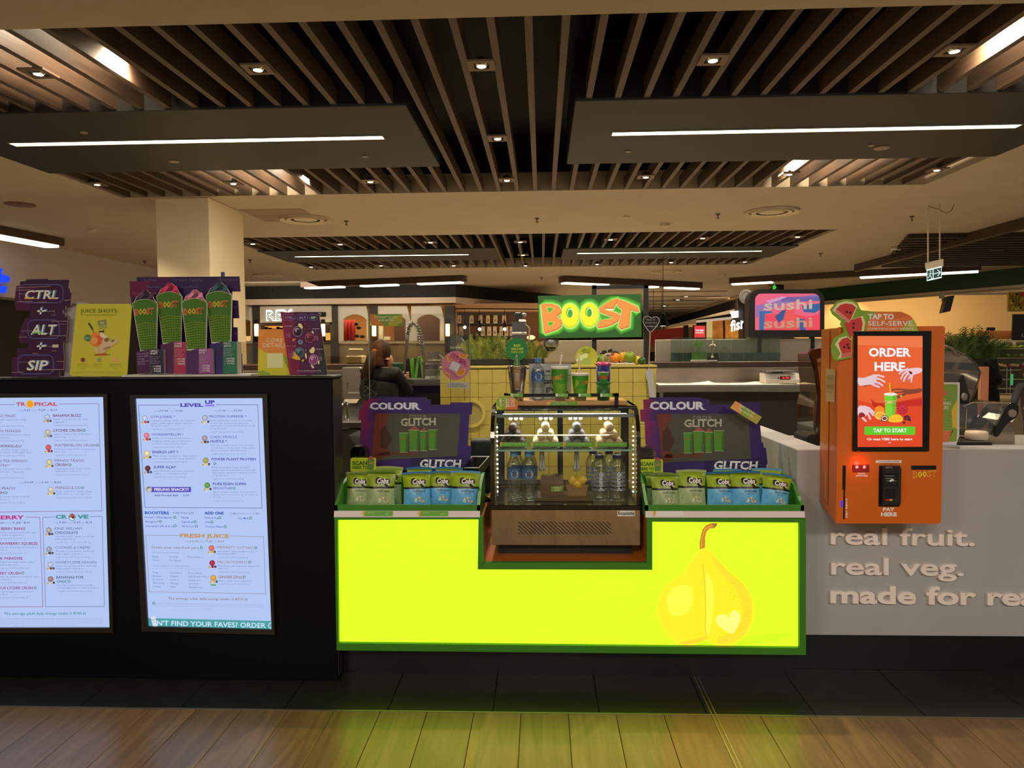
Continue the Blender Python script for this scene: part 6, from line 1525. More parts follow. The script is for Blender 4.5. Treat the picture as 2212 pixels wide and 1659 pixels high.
for (x0, x1), t in zip(xs_, ('Hazelnut Protein Ball 580 kJ', 'White Chocolate Protein Ball 585 kJ', 'Chocolate Protein Ball 608 kJ', 'Cookies & Creme Protein Ball 756 kJ')):
 pl.poly([(x0, 955.5), (x1, 955.5), (x1, 965), (x0, 965)], (100, 150, 44), 1); pl.poly([(x0, 955.5), (x0 + 6, 955.5), (x0 + 3, 965), (x0, 965)], (220, 150, 60), 2); pl.text(t, x0 + 8, 960, x1 - 8, 2.6, (200, 214, 150), 2, res=1)
 a, b = at(x0, 965, Y=YF + .037), at(x1, 955, Y=YF + .037)
 MB().box(a.x, b.x, YF + .037, YF + .039, a.z, b.z).build('ticket_card', mat((90, 130, 50), .5), sh)
pl.build('shelf_tickets', sh)
rb = .0200; tops = (1108, 1178.5, 1246, 1316)
spec = (('dark nutty brown protein ball in the pile behind the first ticket', (74, 58, 44), .35, 'dark brown protein balls'), ('smooth cream protein ball in the pile behind the second ticket', (206, 186, 140), .08, 'cream protein balls'),
  ('grey coconut dusted protein ball in the pile behind the third ticket', (112, 104, 100), .45, 'grey dusted protein balls'), ('tan protein ball in the pile behind the fourth ticket', (190, 160, 116), .15, 'tan protein balls'))
for (lab, col, nz, grp), px in zip(spec, tops):
 cx = at(px, 940, Y=YF + .13).x; zt_ = zs + .0065 + .006
 tr = MB(); tr.cbox(cx - .066, cx + .066, YF + .075, YF + .27, zs + .0063, zs + .0121, .002)
 tag(tr.build('ball_tray', mat((196, 198, 196), .22, .9, name='tray_steel')), 'small steel tray under the ' + lab.split(' protein')[0] + ' protein balls', 'tray')
 proto = None; m_ball = mat(col, .62, noise=nz, scale=60, bump=.35, name='protein_ball')
 for row in range(4):
  y = YF + .098 + row * .041
  for lvl, cnt in ((0, 3), (1, 2), (2, 1)):
   for i in range(cnt):
    x = cx + (i - (cnt - 1) / 2) * .0412; z = zt_ + rb + lvl * .0352 * 1.0; yy = y + lvl * .001 + (.0 if row else 0)
    if proto is None: proto = MB().ball((0, 0, 0), rb, 16, 11, 0, (1, 1, 1), .015).build('protein_ball', m_ball, None, True, origin=(0, 0, 0)); o = proto
    else: o = proto.copy(); COL.objects.link(o)
    o.location = (x, yy, z); o.rotation_euler = (random.random() * 6, random.random() * 6, random.random() * 6); tag(o, ('dark nutty brown', 'smooth cream', 'grey coconut dusted', 'tan')[tops.index(px)] + ' protein ball, ' + ('front', 'second', 'third', 'back')[row] + ' row of its pile, ' + (('bottom left', 'bottom middle', 'bottom right'), ('upper left', 'upper right'), ('on top',))[lvl][i], 'protein ball', grp)
for i, px in enumerate((1111, 1174, 1247, 1312)):
 a, b = at(px - 8, 917, Y=YBk - .03), at(px + 10, 913, Y=YBk - .03)
 MB().box(a.x, b.x, YBk - .03, YBk - .028, a.z, b.z + .002).build('back_card', mat((210, 214, 200), .5), fr)
m_cl = glass((244, 250, 252), .14, .03, 'clear_plastic')
def water_bottle(name, lab, x, Y, zb, H_, r, cap, labelcol, txt, grp=None, sport=False, k_=.9):
 root = thing(name, lab, 'bottle', (x, Y, zb), grp); mb = MB()
 if not sport:
  pf = [(r * .8, 0), (r * .98, .02), (r * .94, .06), (r, .1), (r * .92, .14), (r * .98, .2), (r * .9, .27), (r * .97, .33), (r, .40), (r, .66), (r * .96, .74), (r * .72, .83), (r * .42, .89), (r * .40, .94)]
 else:
  pf = [(r * .8, 0), (r * .98, .02), (r * .95, .08), (r, .14), (r * .93, .2), (r * .93, .36), (r * 1.0, .44), (r * .94, .62), (r, .70), (r * .92, .78), (r * .6, .86), (r * .44, .9)]
 mb.lathe([(a, b * H_) for a, b in pf], (x, Y, zb + .0005), 22); mb.build('bottle_body', m_cl, root, True)
 m_c = mat(cap, .35)
 mb = MB()
 if sport: mb.lathe([(r * .52, .885 * H_), (r * .54, .94 * H_), (r * .40, .955 * H_)], (x, Y, zb), 18); mb.build('cap', m_c, root, 40); MB().lathe([(r * .33, .955 * H_), (r * .34, .985 * H_), (r * .22, 1.0 * H_)], (x, Y, zb), 14).build('sport_top', mat((214, 220, 224), .3), root, 40)
 else:
  mb.lathe([(r * .50, .895 * H_), (r * .52, .91 * H_), (r * .52, .99 * H_), (r * .46, 1.0 * H_)], (x, Y, zb), 20); mb.build('cap', m_c, root, 40)
 l0, l1 = (.46, .66) if not sport else (.22, .62)
 if not sport:
  mb = MB(); seg = 22
  mb.lathe([(r * 1.01, l0 * H_), (r * 1.01, l1 * H_)], (x, Y, zb), seg, cap=False); lb = mb.build('label_wrap', mat(labelcol, .4), root, True)
 n = 24
 vs, fs = text2d(txt, 1, .03, .0); lo = min(v[0] for v in vs); hi = max(v[0] for v in vs); mb = MB()
 if not sport:
  mb2 = MB(); q = []
  for i in range(18): t = 2 * math.pi * i / 18; a_ = .55 * math.cos(t); q.append((x + r * 1.022 * math.sin(a_ + .15), Y - r * 1.022 * math.cos(a_ + .15), zb + H_ * (.56 + .075 * math.sin(t))))
  mb2.add(q, [tuple(range(18))]); mb2.build('label_oval', mat((206, 210, 214), .4), lb)
  for li, (t_, zo) in enumerate(zip(txt.split(' '), (.575, .525))):
   vs, fs = text2d(t_, 1, .03, 0); lo = min(v[0] for v in vs); hi = max(v[0] for v in vs)
   mb.add([(x + r * 1.035 * math.sin(.15 + ((v[0] - lo) / (hi - lo) - .5) * .85), Y - r * 1.035 * math.cos(.15 + ((v[0] - lo) / (hi - lo) - .5) * .85), zb + H_ * zo + v[1] * .014) for v in vs], fs)
  mb.build('label_lettering', mat((60, 70, 110), .4), lb)
 else:
  rw = [(-1.1, 1.1)]; mbw = MB(); m_ = 14
  for j in range(5):
   z0_ = zb + H_ * (.24 + j * .085); z1_ = z0_ + H_ * .05
   vs_ = []
   for i in range(m_): a_ = -1.2 + 2.4 * i / (m_ - 1); vs_ += [(x + r * 1.03 * math.sin(a_), Y - r * 1.03 * math.cos(a_), z0_), (x + r * 1.03 * math.sin(a_), Y - r * 1.03 * math.cos(a_), z1_)]
   mbw.add(vs_, [(2 * i, 2 * i + 2, 2 * i + 3, 2 * i + 1) for i in range(m_ - 1)])
  lb = mbw.build('label_bands', mat((120, 126, 140), .4), root)
  mb.add([(x + r * 1.05 * math.sin(.05 - (v[1] - .3) * .75), Y - r * 1.05 * math.cos(.05 - (v[1] - .3) * .75), zb + H_ * .24 + (v[0] - lo) / (hi - lo) * H_ * .4) for v in vs], fs)
  mb.build('label_lettering', mat((216, 220, 232), .4), lb)
 return root
def put_bottle(px, ptop, pbot, wpx, Y, lab, sport, grp=None):
 w = at(px, pbot, Y=Y); t = at(px, ptop, Y=Y); return water_bottle('sport_bottle' if sport else 'water_bottle', lab, w.x, Y, Zg - .0025, t.z - Zg + .0025, wpx * pxs(Y) / 2, (34, 34, 70) if sport else (92, 150, 200), (64, 104, 150), 'pump' if sport else 'MOUNT FRANKLIN', grp, sport)
put_bottle(1111, 974, 1085, 31, YF + .10, 'blue capped water bottle at the left front inside the fridge', False)
put_bottle(1142, 975, 1085, 31, YF + .10, 'blue capped water bottle beside the banana bread in the fridge', False)
put_bottle(1119, 972, 1080, 29, YF + .18, 'blue capped water bottle behind the left front one in the fridge', False)
put_bottle(1147, 972, 1080, 29, YF + .18, 'blue capped water bottle behind the second front one in the fridge', False)
put_bottle(1295, 978, 1086, 36, YF + .10, 'sport top water bottle right of the lemons in the fridge', True)
put_bottle(1333, 978, 1086, 36, YF + .10, 'sport top water bottle at the right front inside the fridge', True)
put_bottle(1281, 968, 1080, 32, YF + .2, 'sport top water bottle standing behind the lemons\' neighbour', True)
put_bottle(1316, 968, 1080, 32, YF + .2, 'sport top water bottle at the back right inside the fridge', True)
a, b = at(1155, 1082, Y=YF + .09), at(1282, 1074, Y=YF + .09)
mb = MB(); mb.cbox(a.x, b.x, YF + .09, YF + .26, Zg - .0028, Zg + .014, .004); tag(mb.build('wooden_board', wood((120, 96, 56), .6, .5, 'X', 2, name='board_wood')), 'low dark wooden board under the banana bread and lemons in the fridge', 'board')
zb2 = Zg + .0145
a, b = at(1168, 1074, Y=YF + .12), at(1217, 1028, Y=YF + .12)
o = thing('banana_bread', 'wrapped loaf of dark banana bread on the fridge board', 'bread', ((a.x + b.x) / 2, YF + .15, zb2))
mb = MB(); NX, NZ = 8, 8; cx = (a.x + b.x) / 2; hw = (b.x - a.x) / 2; hh = at(1190, 1028, Y=YF + .12).z - zb2
q = [(-hw * .9, 0), (-hw, .15), (-hw * 1.0, .75), (-hw * .96, .92), (-hw * .8, .97), (-hw * .3, .93), (hw * .2, .99), (hw * .75, .95), (hw * .98, .86), (hw, .2), (hw * .92, 0)]
mb.prism([(cx + x, YF + .12, zb2 + z * hh) for x, z in q], (0, .07, 0)); lf = mb.build('loaf', mat((92, 66, 34), .75, noise=.35, scale=70, bump=.5, name='crumb'), o)
mb = MB(); mb.prism([(cx + x * 1.03, YF + .118, zb2 + .0005 + z * hh * 1.02) for x, z in q], (0, .074, 0)); mb.build('cling_film', glass((252, 252, 250), .18, .06, 'film'), o)
pr = Print((0, YF + .117, 0), NF); pr.poly(k((750, 912), (855, 905), (853, 952), (752, 957)), (110, 136, 50), 1)
pr.text('BANANA', *k((778, 930))[0], k((838, 0))[0][0], 3.6, (204, 214, 160), 2, off=.02, res=1); pr.text('BREAD', *k((785, 950))[0], k((825, 0))[0][0], 3.6, (204, 214, 160), 2, off=.02, res=1); pr.build('bread_ticket', o)
a, b = at(1222, 1075, Y=YF + .12), at(1272, 1046, Y=YF + .12); cx = (a.x + b.x) / 2; hw = (b.x - a.x) / 2; hh = b.z - zb2
o = thing('lemon_box', 'open brown cardboard box of lemons on the fridge board', 'box', (cx, YF + .15, zb2))
def tub(w0, w1): return [(cx - w0, YF + .125, zb2), (cx + w0, YF + .125, zb2), (cx + w0, YF + .125 + w0 * 1.5, zb2), (cx - w0, YF + .125 + w0 * 1.5, zb2), (cx - w1, YF + .115, zb2 + hh), (cx + w1, YF + .115, zb2 + hh), (cx + w1, YF + .135 + w0 * 1.5, zb2 + hh), (cx - w1, YF + .135 + w0 * 1.5, zb2 + hh)]
mb = MB(); mb.add(tub(hw * .74, hw * 1.0), [(3, 2, 1, 0), (0, 1, 5, 4), (1, 2, 6, 5), (2, 3, 7, 6), (3, 0, 4, 7)]); mb.build('carton', mat((150, 118, 76), .7, noise=.1, scale=20, name='carton'), o)
pos = [(-.021, .128, .022), (.023, .128, .024), (0, .128, .006), (-.016, .165, .016), (.02, .168, .018)]
for i, (dx, dy, dz) in enumerate(pos):
 mb = MB(); r = .0235; pf = [(0.001, -1.22), (.12, -1.16), (.3, -1.0), (.66, -.8), (.92, -.45), (1, 0), (.92, .45), (.66, .8), (.3, 1.02), (.16, 1.2), (.02, 1.26)]
 mb.lathe([(a_ * r, b_ * r) for a_, b_ in pf], (0, 0, 0), 16)
 L = mb.build('lemon', mat((226, 184, 20), .4, bump=.15, scale=90, name='lemon_peel'), None, True, origin=(0, 0, 0)); L.location = (cx + dx, YF + dy, zb2 + hh + dz - .004); L.rotation_euler = (.5 + i, .3 * i, i)
 tag(L, ('lemon at the top left of the cardboard box', 'lemon at the top right of the cardboard box', 'lemon peeping low over the front of the box', 'lemon behind the left one in the box', 'lemon behind the right one in the box')[i], 'lemon', 'lemons in the cardboard box')
for px, l in ((1170.5, 'clear plastic tongs hanging under the shelf left of the middle'), (1245.5, 'clear plastic tongs hanging under the shelf above the lemons')):
 w = at(px, 968, Y=YF + .2); zz = zs - .002; zl_ = at(px, 1018, Y=YF + .2).z
 o = thing('tongs', l, 'tongs', (w.x, YF + .2, zl_))
 for sg in (-1, 1):
  mb = MB(); mb.tube([(w.x + sg * .004, YF + .2, zz), (w.x + sg * .0075, YF + .2, zz - .05), (w.x + sg * .006, YF + .2, zl_ + .03), (w.x + sg * .011, YF + .2, zl_ + .015), (w.x + sg * .006, YF + .2, zl_)], [.004, .005, .005, .008, .004], 8); mb.build('arm', mat((206, 210, 222), .15, .35, name='pearl_plastic'), o, True)
 MB().ball((w.x, YF + .2, zz - .004), .006, 8, 6).build('pivot', mat((200, 204, 214), .2, .4), o, True)
#   ON TOP OF THE FRIDGE
k = cv(1060, 720, 6.144); YW = YF + .17
zt0 = ZTOP + .0008
a, b = at(1118, 883, Y=YW), at(1355, 866, Y=YW); zt1 = b.z
wt = thing('cup_shelf', 'pale wooden shelf box with a black rail on top of the fridge', 'shelf', ((a.x + b.x) / 2, YW + .1, zt0))
xl = at(1092, 866, Y=YW).x
mb = MB(); mb.cbox(xl, b.x, YW, YW + .22, zt0, zt1, .002); mb.build('box', wood((214, 160, 100), .78, .5, 'X', 1.5, name='birch'), wt)
def rb_(x0, y0, x1, y1, Y, t=.012): a, b = at(x0, y1, Y=Y), at(x1, y0, Y=Y); return (a.x, b.x, Y, Y + t, a.z, b.z)
mb = MB(); mb.box(*rb_(1089, 849.5, 1336, 857.5, YW - .03)); mb.box(*rb_(1327.8, 849.5, 1336, 883.5, YW - .03)); mb.box(*rb_(1110, 876, 1336, 883.5, YW - .03)); mb.box(*rb_(1089, 849.5, 1097, 883.5, YW - .03)); mb.build('rail', m_fb, wt)
pr = Print((0, YW - .031, 0), NF)
for x0, x1, t in ((1103, 1129.5, ('Reusable', 'Cup')), (1200, 1227, ('Boosters', 'Original')), (1249.5, 1276, ('Medium', '')), (1296.5, 1323, ('Collectable', 'Kids Cup'))):
 pr.poly([(x0, 850), (x1, 850), (x1, 857), (x0, 857)], (92, 146, 48), 1); pr.poly([(x0, 850), (x0 + 5, 850), (x0 + 5, 857), (x0, 857)], (186, 190, 150), 2)
 for j, s_ in enumerate(t):
  if s_: pr.text(s_, x0 + 7, 853 + j * 3.2, x0 + (19 if j == 0 else 17), 2.4, (210, 220, 180), 2, res=1)
pr.build('rail_tickets', wt)
pr = Print((0, YW - .0006, 0), NF); pr.poly(k((740, 908), (1145, 908), (1148, 955), (748, 955)), (108, 142, 50), 1); pr.poly(k((740, 908), (800, 905), (780, 955), (745, 955)), (220, 150, 70), 2)
pr.text('The average adult daily', *k((795, 927))[0], k((1005, 0))[0][0], 2.6, (206, 214, 160), 3, res=1); pr.text('energy intake is 8700 kJ', *k((795, 945))[0], k((1015, 0))[0][0], 2.6, (206, 214, 160), 3, res=1); pr.build('energy_ticket', wt)
zw_ = zt1 + .0005
def std(px, py, Y): w = at(px, py, Y=Y); return w
Yt = YW + .06; w = at(1118, 866, Y=Yt); s = pxs(Yt)
o = thing('steel_tumbler', 'tall brushed steel tumbler with a straw on the fridge shelf', 'tumbler', (w.x, Yt, zw_)); H_ = at(1118, 790, Y=Yt).z - zw_
MB().lathe([(.5, 0), (12.6 * s, 0), (13 * s, .004), (20 * s, H_ * .93), (20.2 * s, H_ * .94), (21.2 * s, H_ * .95), (21.4 * s, H_ * .985), (21 * s, H_), (20 * s, H_), (19.6 * s, H_ * .8), (12 * s, .01)][1:], (w.x, Yt, zw_), 36, cap=False).build('cup', brushed((196, 180, 168), .22, (60, 60, 1)), o, True)
MB().tube([(w.x - .002, Yt + .0, zw_ + H_ * .3), (w.x - .003, Yt - .002, at(1116, 767, Y=Yt).z)], 1.9 * s, 10).build('straw', mat((190, 178, 160), .25, .8), o, True)
Yb_ = YW + .06; w = at(1162.5, 866, Y=Yb_)
water_bottle('water_bottle', 'half full blue capped water bottle on the fridge shelf', w.x, Yb_, zw_, at(1162, 773, Y=Yb_).z - zw_, 14 * pxs(Yb_), (80, 138, 196), (60, 104, 160), 'MOUNT FRANKLIN')
def paper_cup(name, lab, px0, px1, ptop, bx0, bx1, Y, straw, variant):
 s = pxs(Y); w = at((bx0 + bx1) / 2, 866, Y=Y); H_ = at(px0, ptop, Y=Y).z - zw_; r1 = (px1 - px0) / 2 * s; r0 = (bx1 - bx0) / 2 * s
 o = thing(name, lab, 'cup', (w.x, Y, zw_))
 m_g = mat((64, 150, 28), .45, name='cup_green'); lidh = 5 * s
 MB().lathe([(r0 * .97, 0), (r0, .003), (r0 + (r1 - r0) * .12, H_ * .10)], (w.x, Y, zw_), 32, cap=True).build('cup_base', mat((212, 206, 190), .5), o, True)
 def R(f): return r0 + (r1 - r0) * f
 MB().lathe([(R(.10), H_ * .10), (R(.96), H_ * .94)], (w.x, Y, zw_), 32, cap=False).build('sleeve', m_g, o, True)
 MB().lathe([(r1 * .98, H_ - lidh * 1.1), (r1 * 1.04, H_ - lidh), (r1 * 1.04, H_ - lidh * .2), (r1 * .98, H_)], (w.x, Y, zw_), 32).build('lid', mat((226, 224, 214), .4), o, 40)
 sx0, sy0, sx1, sy1 = straw
 a, b = at(sx0, sy0, Y=Y), at(sx1, sy1, Y=Y); MB().tube([V((a.x, Y, H_ + zw_ - .004)), b], 2.0 * s, 10).build('straw', mat((226, 218, 206), .5), o, True)
 mb = MB()
 def S(ang, f, l=1): r = R(f) + .0008 * l; return (w.x + r * math.sin(ang), Y - r * math.cos(ang), zw_ + H_ * f)
 for i in range(9 if variant == 0 else 7):
  f = .14 + i * .048; vs = []
  n = 18
  for j in range(n + 1):
   a_ = -1.45 + 2.9 * j / n; t = j / n
   if variant == 0: ff = f + .045 * math.sin(t * 4 + 1 + i * .1) * (1 + i * .12) + .03 * i * max(0, t - .55) * .9
   else: ff = f - .02 + .02 * math.sin(t * 5 + 2)
   vs += [S(a_, ff), S(a_, ff + .016)]
  mb.add(vs, [(2 * j, 2 * j + 2, 2 * j + 3, 2 * j + 1) for j in range(n)])
 if variant == 1:
  for i in range(7):
   vs = []; n = 10
   for j in range(n + 1):
    t = j / n; a_ = -1.2 + .12 * i + (.55 - .05 * i) * t ** .6; ff = .36 + i * .03 + (.42 - i * .02) * t - .02 * i * t
    vs += [S(a_, min(.92, ff)), S(a_ + .07, min(.92, ff))]
   mb.add(vs, [(2 * j, 2 * j + 2, 2 * j + 3, 2 * j + 1) for j in range(n)])
 mb.build('wave_print', mat((150, 184, 50), .45), o)
 mb = MB(); cols = [(206, 84, 40), (226, 190, 30), (226, 190, 30), (216, 110, 46), (206, 60, 50)]
 t0 = -1.0 if variant == 0 else .35
 for j, ch in enumerate('BOOST'):
  vs, fs = text2d(ch, 1, .05, 0)
  lo = min(v[0] for v in vs); hi = max(v[0] for v in vs)
  for lay, ex, mi in ((1.6, .02, 5), (2.6, 0, j)):
   mb.add([S(t0 + j * .30 + ((v[0] - lo) / (hi - lo)) * (.31 + ex), .60 + .02 * j * .6 + v[1] * (.17 + ex) - ex * .4, lay) for v in vs], fs, mi)
 mb.build('logo_print', [mat(c, .45) for c in cols] + [mat((226, 204, 130), .45)], o)
 return o
paper_cup('paper_cup', 'larger green paper smoothie cup with white lid and tilted straw', 1190, 1227.5, 792, 1197, 1222, YW + .06, (1209, 792, 1213.5, 766), 0)
paper_cup('paper_cup', 'smaller green paper smoothie cup with white lid and upright straw', 1235, 1272, 806, 1241, 1266, YW + .06, (1252, 806, 1251, 764), 1)
Yk = YW + .12; s = pxs(Yk); w = at(1303.5, 866, Y=Yk); H_ = at(1303, 785, Y=Yk).z - zw_
o = thing('kids_tumbler', 'tall blue and purple plastic cup with pink lid and bent straw', 'cup', (w.x, Yk, zw_))
MB().lathe([(11.5 * s, 0), (12 * s, .002), (16.2 * s, H_ * .98)], (w.x, Yk, zw_), 28).build('cup', mat((34, 44, 120), .35, noise=.3, scale=24, name='blue_print'), o, True)
MB().lathe([(16.4 * s, H_ * .95), (16.8 * s, H_ * .97), (16.6 * s, H_), (12 * s, H_ + 3.5 * s)], (w.x, Yk, zw_), 28).build('lid', mat((206, 54, 110), .35), o, 40)
P_ = [at(x, y, Y=Yk) for x, y in ((1303, 781), (1303, 774), (1305, 768.5), (1310, 765), (1318, 764.5), (1321, 764.8))]; MB().tube(P_, 2.5 * s, 10).build('straw', mat((226, 214, 200), .5), o, True)
MB().tube([at(1320, 764.7, Y=Yk), at(1326.5, 765.8, Y=Yk)], 2.6 * s, 10).build('straw_tip', mat((206, 70, 110), .4), o, True)
mb = MB()
for i, (a_, f, c) in enumerate(((-.6, .55, 0), (-.2, .7, 1), (.3, .62, 2), (.55, .8, 0), (-.75, .8, 2))):
 for q in range(1): r = 15.2 * s; mb.add([(w.x + (r + .001) * math.sin(a_ + dx), Yk - (r + .001) * math.cos(a_ + dx), zw_ + H_ * (f + dz)) for dx, dz in ((0, 0), (.14, 0), (.14, .12), (0, .12))], [(0, 1, 2, 3)], c)
mb.build('cup_print', [mat((60, 140, 120), .4), mat((110, 90, 170), .4), mat((70, 110, 190), .4)], o)
Yk2 = YW + .05; s = pxs(Yk2); w = at(1303.5, 866, Y=Yk2); H_ = at(1303, 825, Y=Yk2).z - zw_
o = thing('kids_cup', 'green plastic kids cup standing before the blue tumbler', 'cup', (w.x, Yk2, zw_))
MB().lathe([(12.5 * s, 0), (13 * s, .002), (15.4 * s, H_ * .93)], (w.x, Yk2, zw_), 28).build('cup', mat((52, 110, 44), .4, noise=.35, scale=30, name='green_print'), o, True)
MB().lathe([(15.6 * s, H_ * .92), (16.8 * s, H_ * .94), (16.8 * s, H_ * .99), (15 * s, H_)], (w.x, Yk2, zw_), 28).build('lid', mat((44, 130, 54), .4), o, 40)
w2 = zw_ + H_ + .0003; H2 = at(1303, 803.5, Y=Yk2).z - w2
o = thing('kids_cup', 'small green cup stacked on top of the green kids cup', 'cup', (w.x, Yk2, w2))
MB().lathe([(8.6 * s, 0), (9 * s, .001), (11.2 * s, H2 * .95)], (w.x, Yk2, w2), 26).build('cup', mat((70, 140, 50), .4, noise=.2, scale=40, name='green_print2'), o, True)
MB().lathe([(11.3 * s, H2 * .94), (11.8 * s, H2 * .97), (11 * s, H2)], (w.x, Yk2, w2), 26).build('rim', mat((206, 200, 170), .4), o, 40)
MB().lathe([(10.2 * s, H2 * .35), (10.7 * s, H2 * .62)], (w.x, Yk2, w2), 26, cap=False).build('band_print', mat((190, 90, 40), .4), o, True)
o = thing('can_we_give_notice', 'white printed notice board standing behind the cups on the fridge', 'notice', at(1188, 866, Y=YW + .15)); p = (0, YW + .15, 0)
ORG[o] = V((at(1188, 866, Y=YW + .15).x, YW + .15, zw_)); o.location = ORG[o]
card('notice_card', k((505, 405), (1068, 405), (1070, 897), (507, 897)), p, NF, .004, (168, 162, 152), o)
pr = Print(p, NF)
pr.text('Can', *k((560, 520))[0], k((700, 0))[0][0], 7, (50, 44, 40), 2, off=.02); pr.text('ua', *k((728, 512))[0], k((792, 0))[0][0], 5.5, (50, 44, 40), 2, off=.03); pr.line(k((700, 556), (1060, 556)), 1, (60, 54, 50), 2)
pr.text('can we', *k((700, 668))[0], k((960, 0))[0][0], 12, (44, 38, 34), 2, off=.035); pr.text('give?', *k((728, 765))[0], k((920, 0))[0][0], 12, (44, 38, 34), 2, off=.035)
x, y = k((975, 825))[0]; pr.ringd(x, y, 10, 3, (150, 50, 36), 3, seg=22); pr.build('notice_print', o)
o = thing('protein_ball_sign', 'oval green and orange protein ball price sign at the fridge\'s top left', 'sign', at(1095, 886, Y=YW - .06)); p = (0, YW - .06, 0)
ov = k(*[(215 + 148 * math.cos(t), 935 + 110 * math.sin(t)) if math.sin(t) < .72 else (215 + 148 * math.cos(t), 1018) for t in [2 * math.pi * i / 28 for i in range(28)]])
card('sign_card', ov, p, NF, .003, (128, 146, 44), o)
pr = Print(p, NF); pr.poly(k((250, 830), (330, 880), (362, 940), (355, 1018), (195, 1018), (235, 930)), (192, 100, 52), 1); pr.poly(k((70, 940), (120, 990), (180, 1018), (76, 1018)), (176, 176, 44), 1)
for t, x0, yb, x1, c in (('1', 118, 918, 140, 8), ('for', 160, 905, 188, 3), ('$2.50', 198, 922, 318, 8), ('3', 116, 972, 144, 8), ('for', 160, 958, 188, 3), ('$6.50', 198, 976, 320, 8)): pr.text(t, *k((x0, yb))[0], k((x1, 0))[0][0], c, (206, 196, 160), 3, off=.01)
pr.text('PROTEIN BALLS', *k((130, 872))[0], k((305, 0))[0][0], 3, (196, 196, 150), 3, res=1); pr.build('sign_print', o)
MB().tube([(at(1095, 880, Y=YW - .056).x, YW - .056, ZTOP + .02), (at(1095, 880, Y=YW - .056).x, YW - .05, ZTOP + .0)], .003, 6).build('clip', M_blk, o)
#   GREY COUNTER AND KIOSK ON THE RIGHT
YG = 3.42
m_grey = mat((172, 172, 174), .5, noise=.03, scale=4, name='grey_laminate')
gz0, gz1 = at(1950, 1374, Y=YG).z, at(1722, 971, Y=YG).z
gx0 = at(1722, 1000, Y=YG).x
gc = thing('grey_counter', 'pale grey counter front with raised white slogan letters', 'counter', (gx0 + 1.2, YG, 0))
mb = MB(); mb.cbox(gx0, 4.6, YG, YG + .13, gz0, gz1, .004); mb.cbox(gx0, gx0 + .14, YG + .131, 4.55, gz0, gz1, .004); mb.build('body', m_grey, gc)
mb = MB(); mb.box(XR + .01, 4.6, YG + .04, YG + .12, 0, gz0); mb.build('toe_kick', mat((15, 17, 14), .35), gc)
mb = MB(); mb.cbox(gx0 + .18, 4.6, YG + .135, 4.5, gz1 - .1, gz1 - .065, .004); mb.build('worktop', mat((150, 146, 142), .4), gc)
def letters3d(s, x0, yb, x1, cap, slope, Y, thick, m, parent, off=.03):
 vs, fs = text2d(s, 5, off); lo = min(v[0] for v in vs); hi = max(v[0] for v in vs); kx = (x1 - x0) / (hi - lo); ky = cap / CAPH
 par = list(range(len(vs)))
 def find(a):
  while par[a] != a: par[a] = par[par[a]]; a = par[a]
  return a
 for f in fs:
  for q in f[1:]: par[find(q)] = find(f[0])
 isl = {}
 for q in range(len(vs)): isl.setdefault(find(q), []).append(q)
 isl = [[min(vs[q][0] for q in v), max(vs[q][0] for q in v), v] for v in isl.values() if len(v) > 2]
 isl.sort(key=lambda t: -len(t[2])); groups = []
 for a, b, v in isl:
  for g_ in groups:
   if min(b, g_[1]) - max(a, g_[0]) > .6 * (b - a): g_[2] += v; break
  else: groups.append([a, b, list(v)])
 for _, _, own in sorted(groups):
  pos = {q: i for i, q in enumerate(own)}; P2 = []
  for x, y in (vs[q] for q in own):
   px = x0 + (x - lo) * kx; P2.append(at(px, yb + slope * (px - x0) - y * ky, Y=Y))
  F = [tuple(pos[q] for q in f) for f in fs if f[0] in pos]
  e = {}
  for f in F:
   for u, v in zip(f, f[1:] + f[:1]): e[(u, v)] = 1
  n = len(P2); mb = MB()
  fl = (P2[F[0][1]] - P2[F[0][0]]).cross(P2[F[0][2]] - P2[F[0][0]]).y > 0
  G = [f[::-1] if fl else f for f in F]
  bd = [(u, v) for (u, v) in e if (v, u) not in e]
  if fl: bd = [(v, u) for u, v in bd]
  mb.add(P2 + [p + V((0, thick, 0)) for p in P2], G + [(v, u, n + u, n + v) for u, v in bd])
  mb.build('letter', m, parent)
m_let = mat((246, 236, 228), .5, name='letter_white')
letters3d('real fruit.', 1795, 1175.5, 2106, 38, .011, YG - .016, .0155, m_let, gc, .045)
letters3d('real veg.', 1796, 1240.5, 2082, 38, .012, YG - .016, .0155, m_let, gc, .045)
letters3d('made for real', 1794, 1302, 2257, 38, .013, YG - .016, .0155, m_let, gc, .045)
YK = 3.22
k7 = cv(1720, 540, 3.606); k8 = cv(1720, 900, 3.317); k9 = cv(1770, 640, 6.379)
kx0, kx1 = at(1809, 900, Y=YK).x, at(2037.5, 900, Y=YK).x; kz0, kz1 = at(1920, 1131, Y=YK).z, at(1950, 705, Y=YK).z
ko = thing('order_kiosk', 'orange self-service kiosk with a tall touch screen and card reader', 'kiosk', ((kx0 + kx1) / 2, YK, kz0))
m_or = mat((214, 104, 22), .22, coat=.3, name='orange_gloss')
mb = MB(); bv = .012; q = []
for x, z, a in ((kx1 - bv, kz1 - bv, 0), (kx0 + bv * .3, kz1 - bv * .3, 90), (kx0 + bv * .3, kz0 + bv * .3, 180), (kx1 - bv, kz0 + bv, 270)):
 r_ = bv if x > kx0 + .1 else bv * .3
 for i in range(5): t = math.radians(a + 22.5 * i); q.append((x + r_ * math.cos(t), YK, z + r_ * math.sin(t)))
mb.prism(q, (0, .012, 0)); mb.build('front_plate', m_or, ko)
mb = MB(); zc0 = kz0 + .03
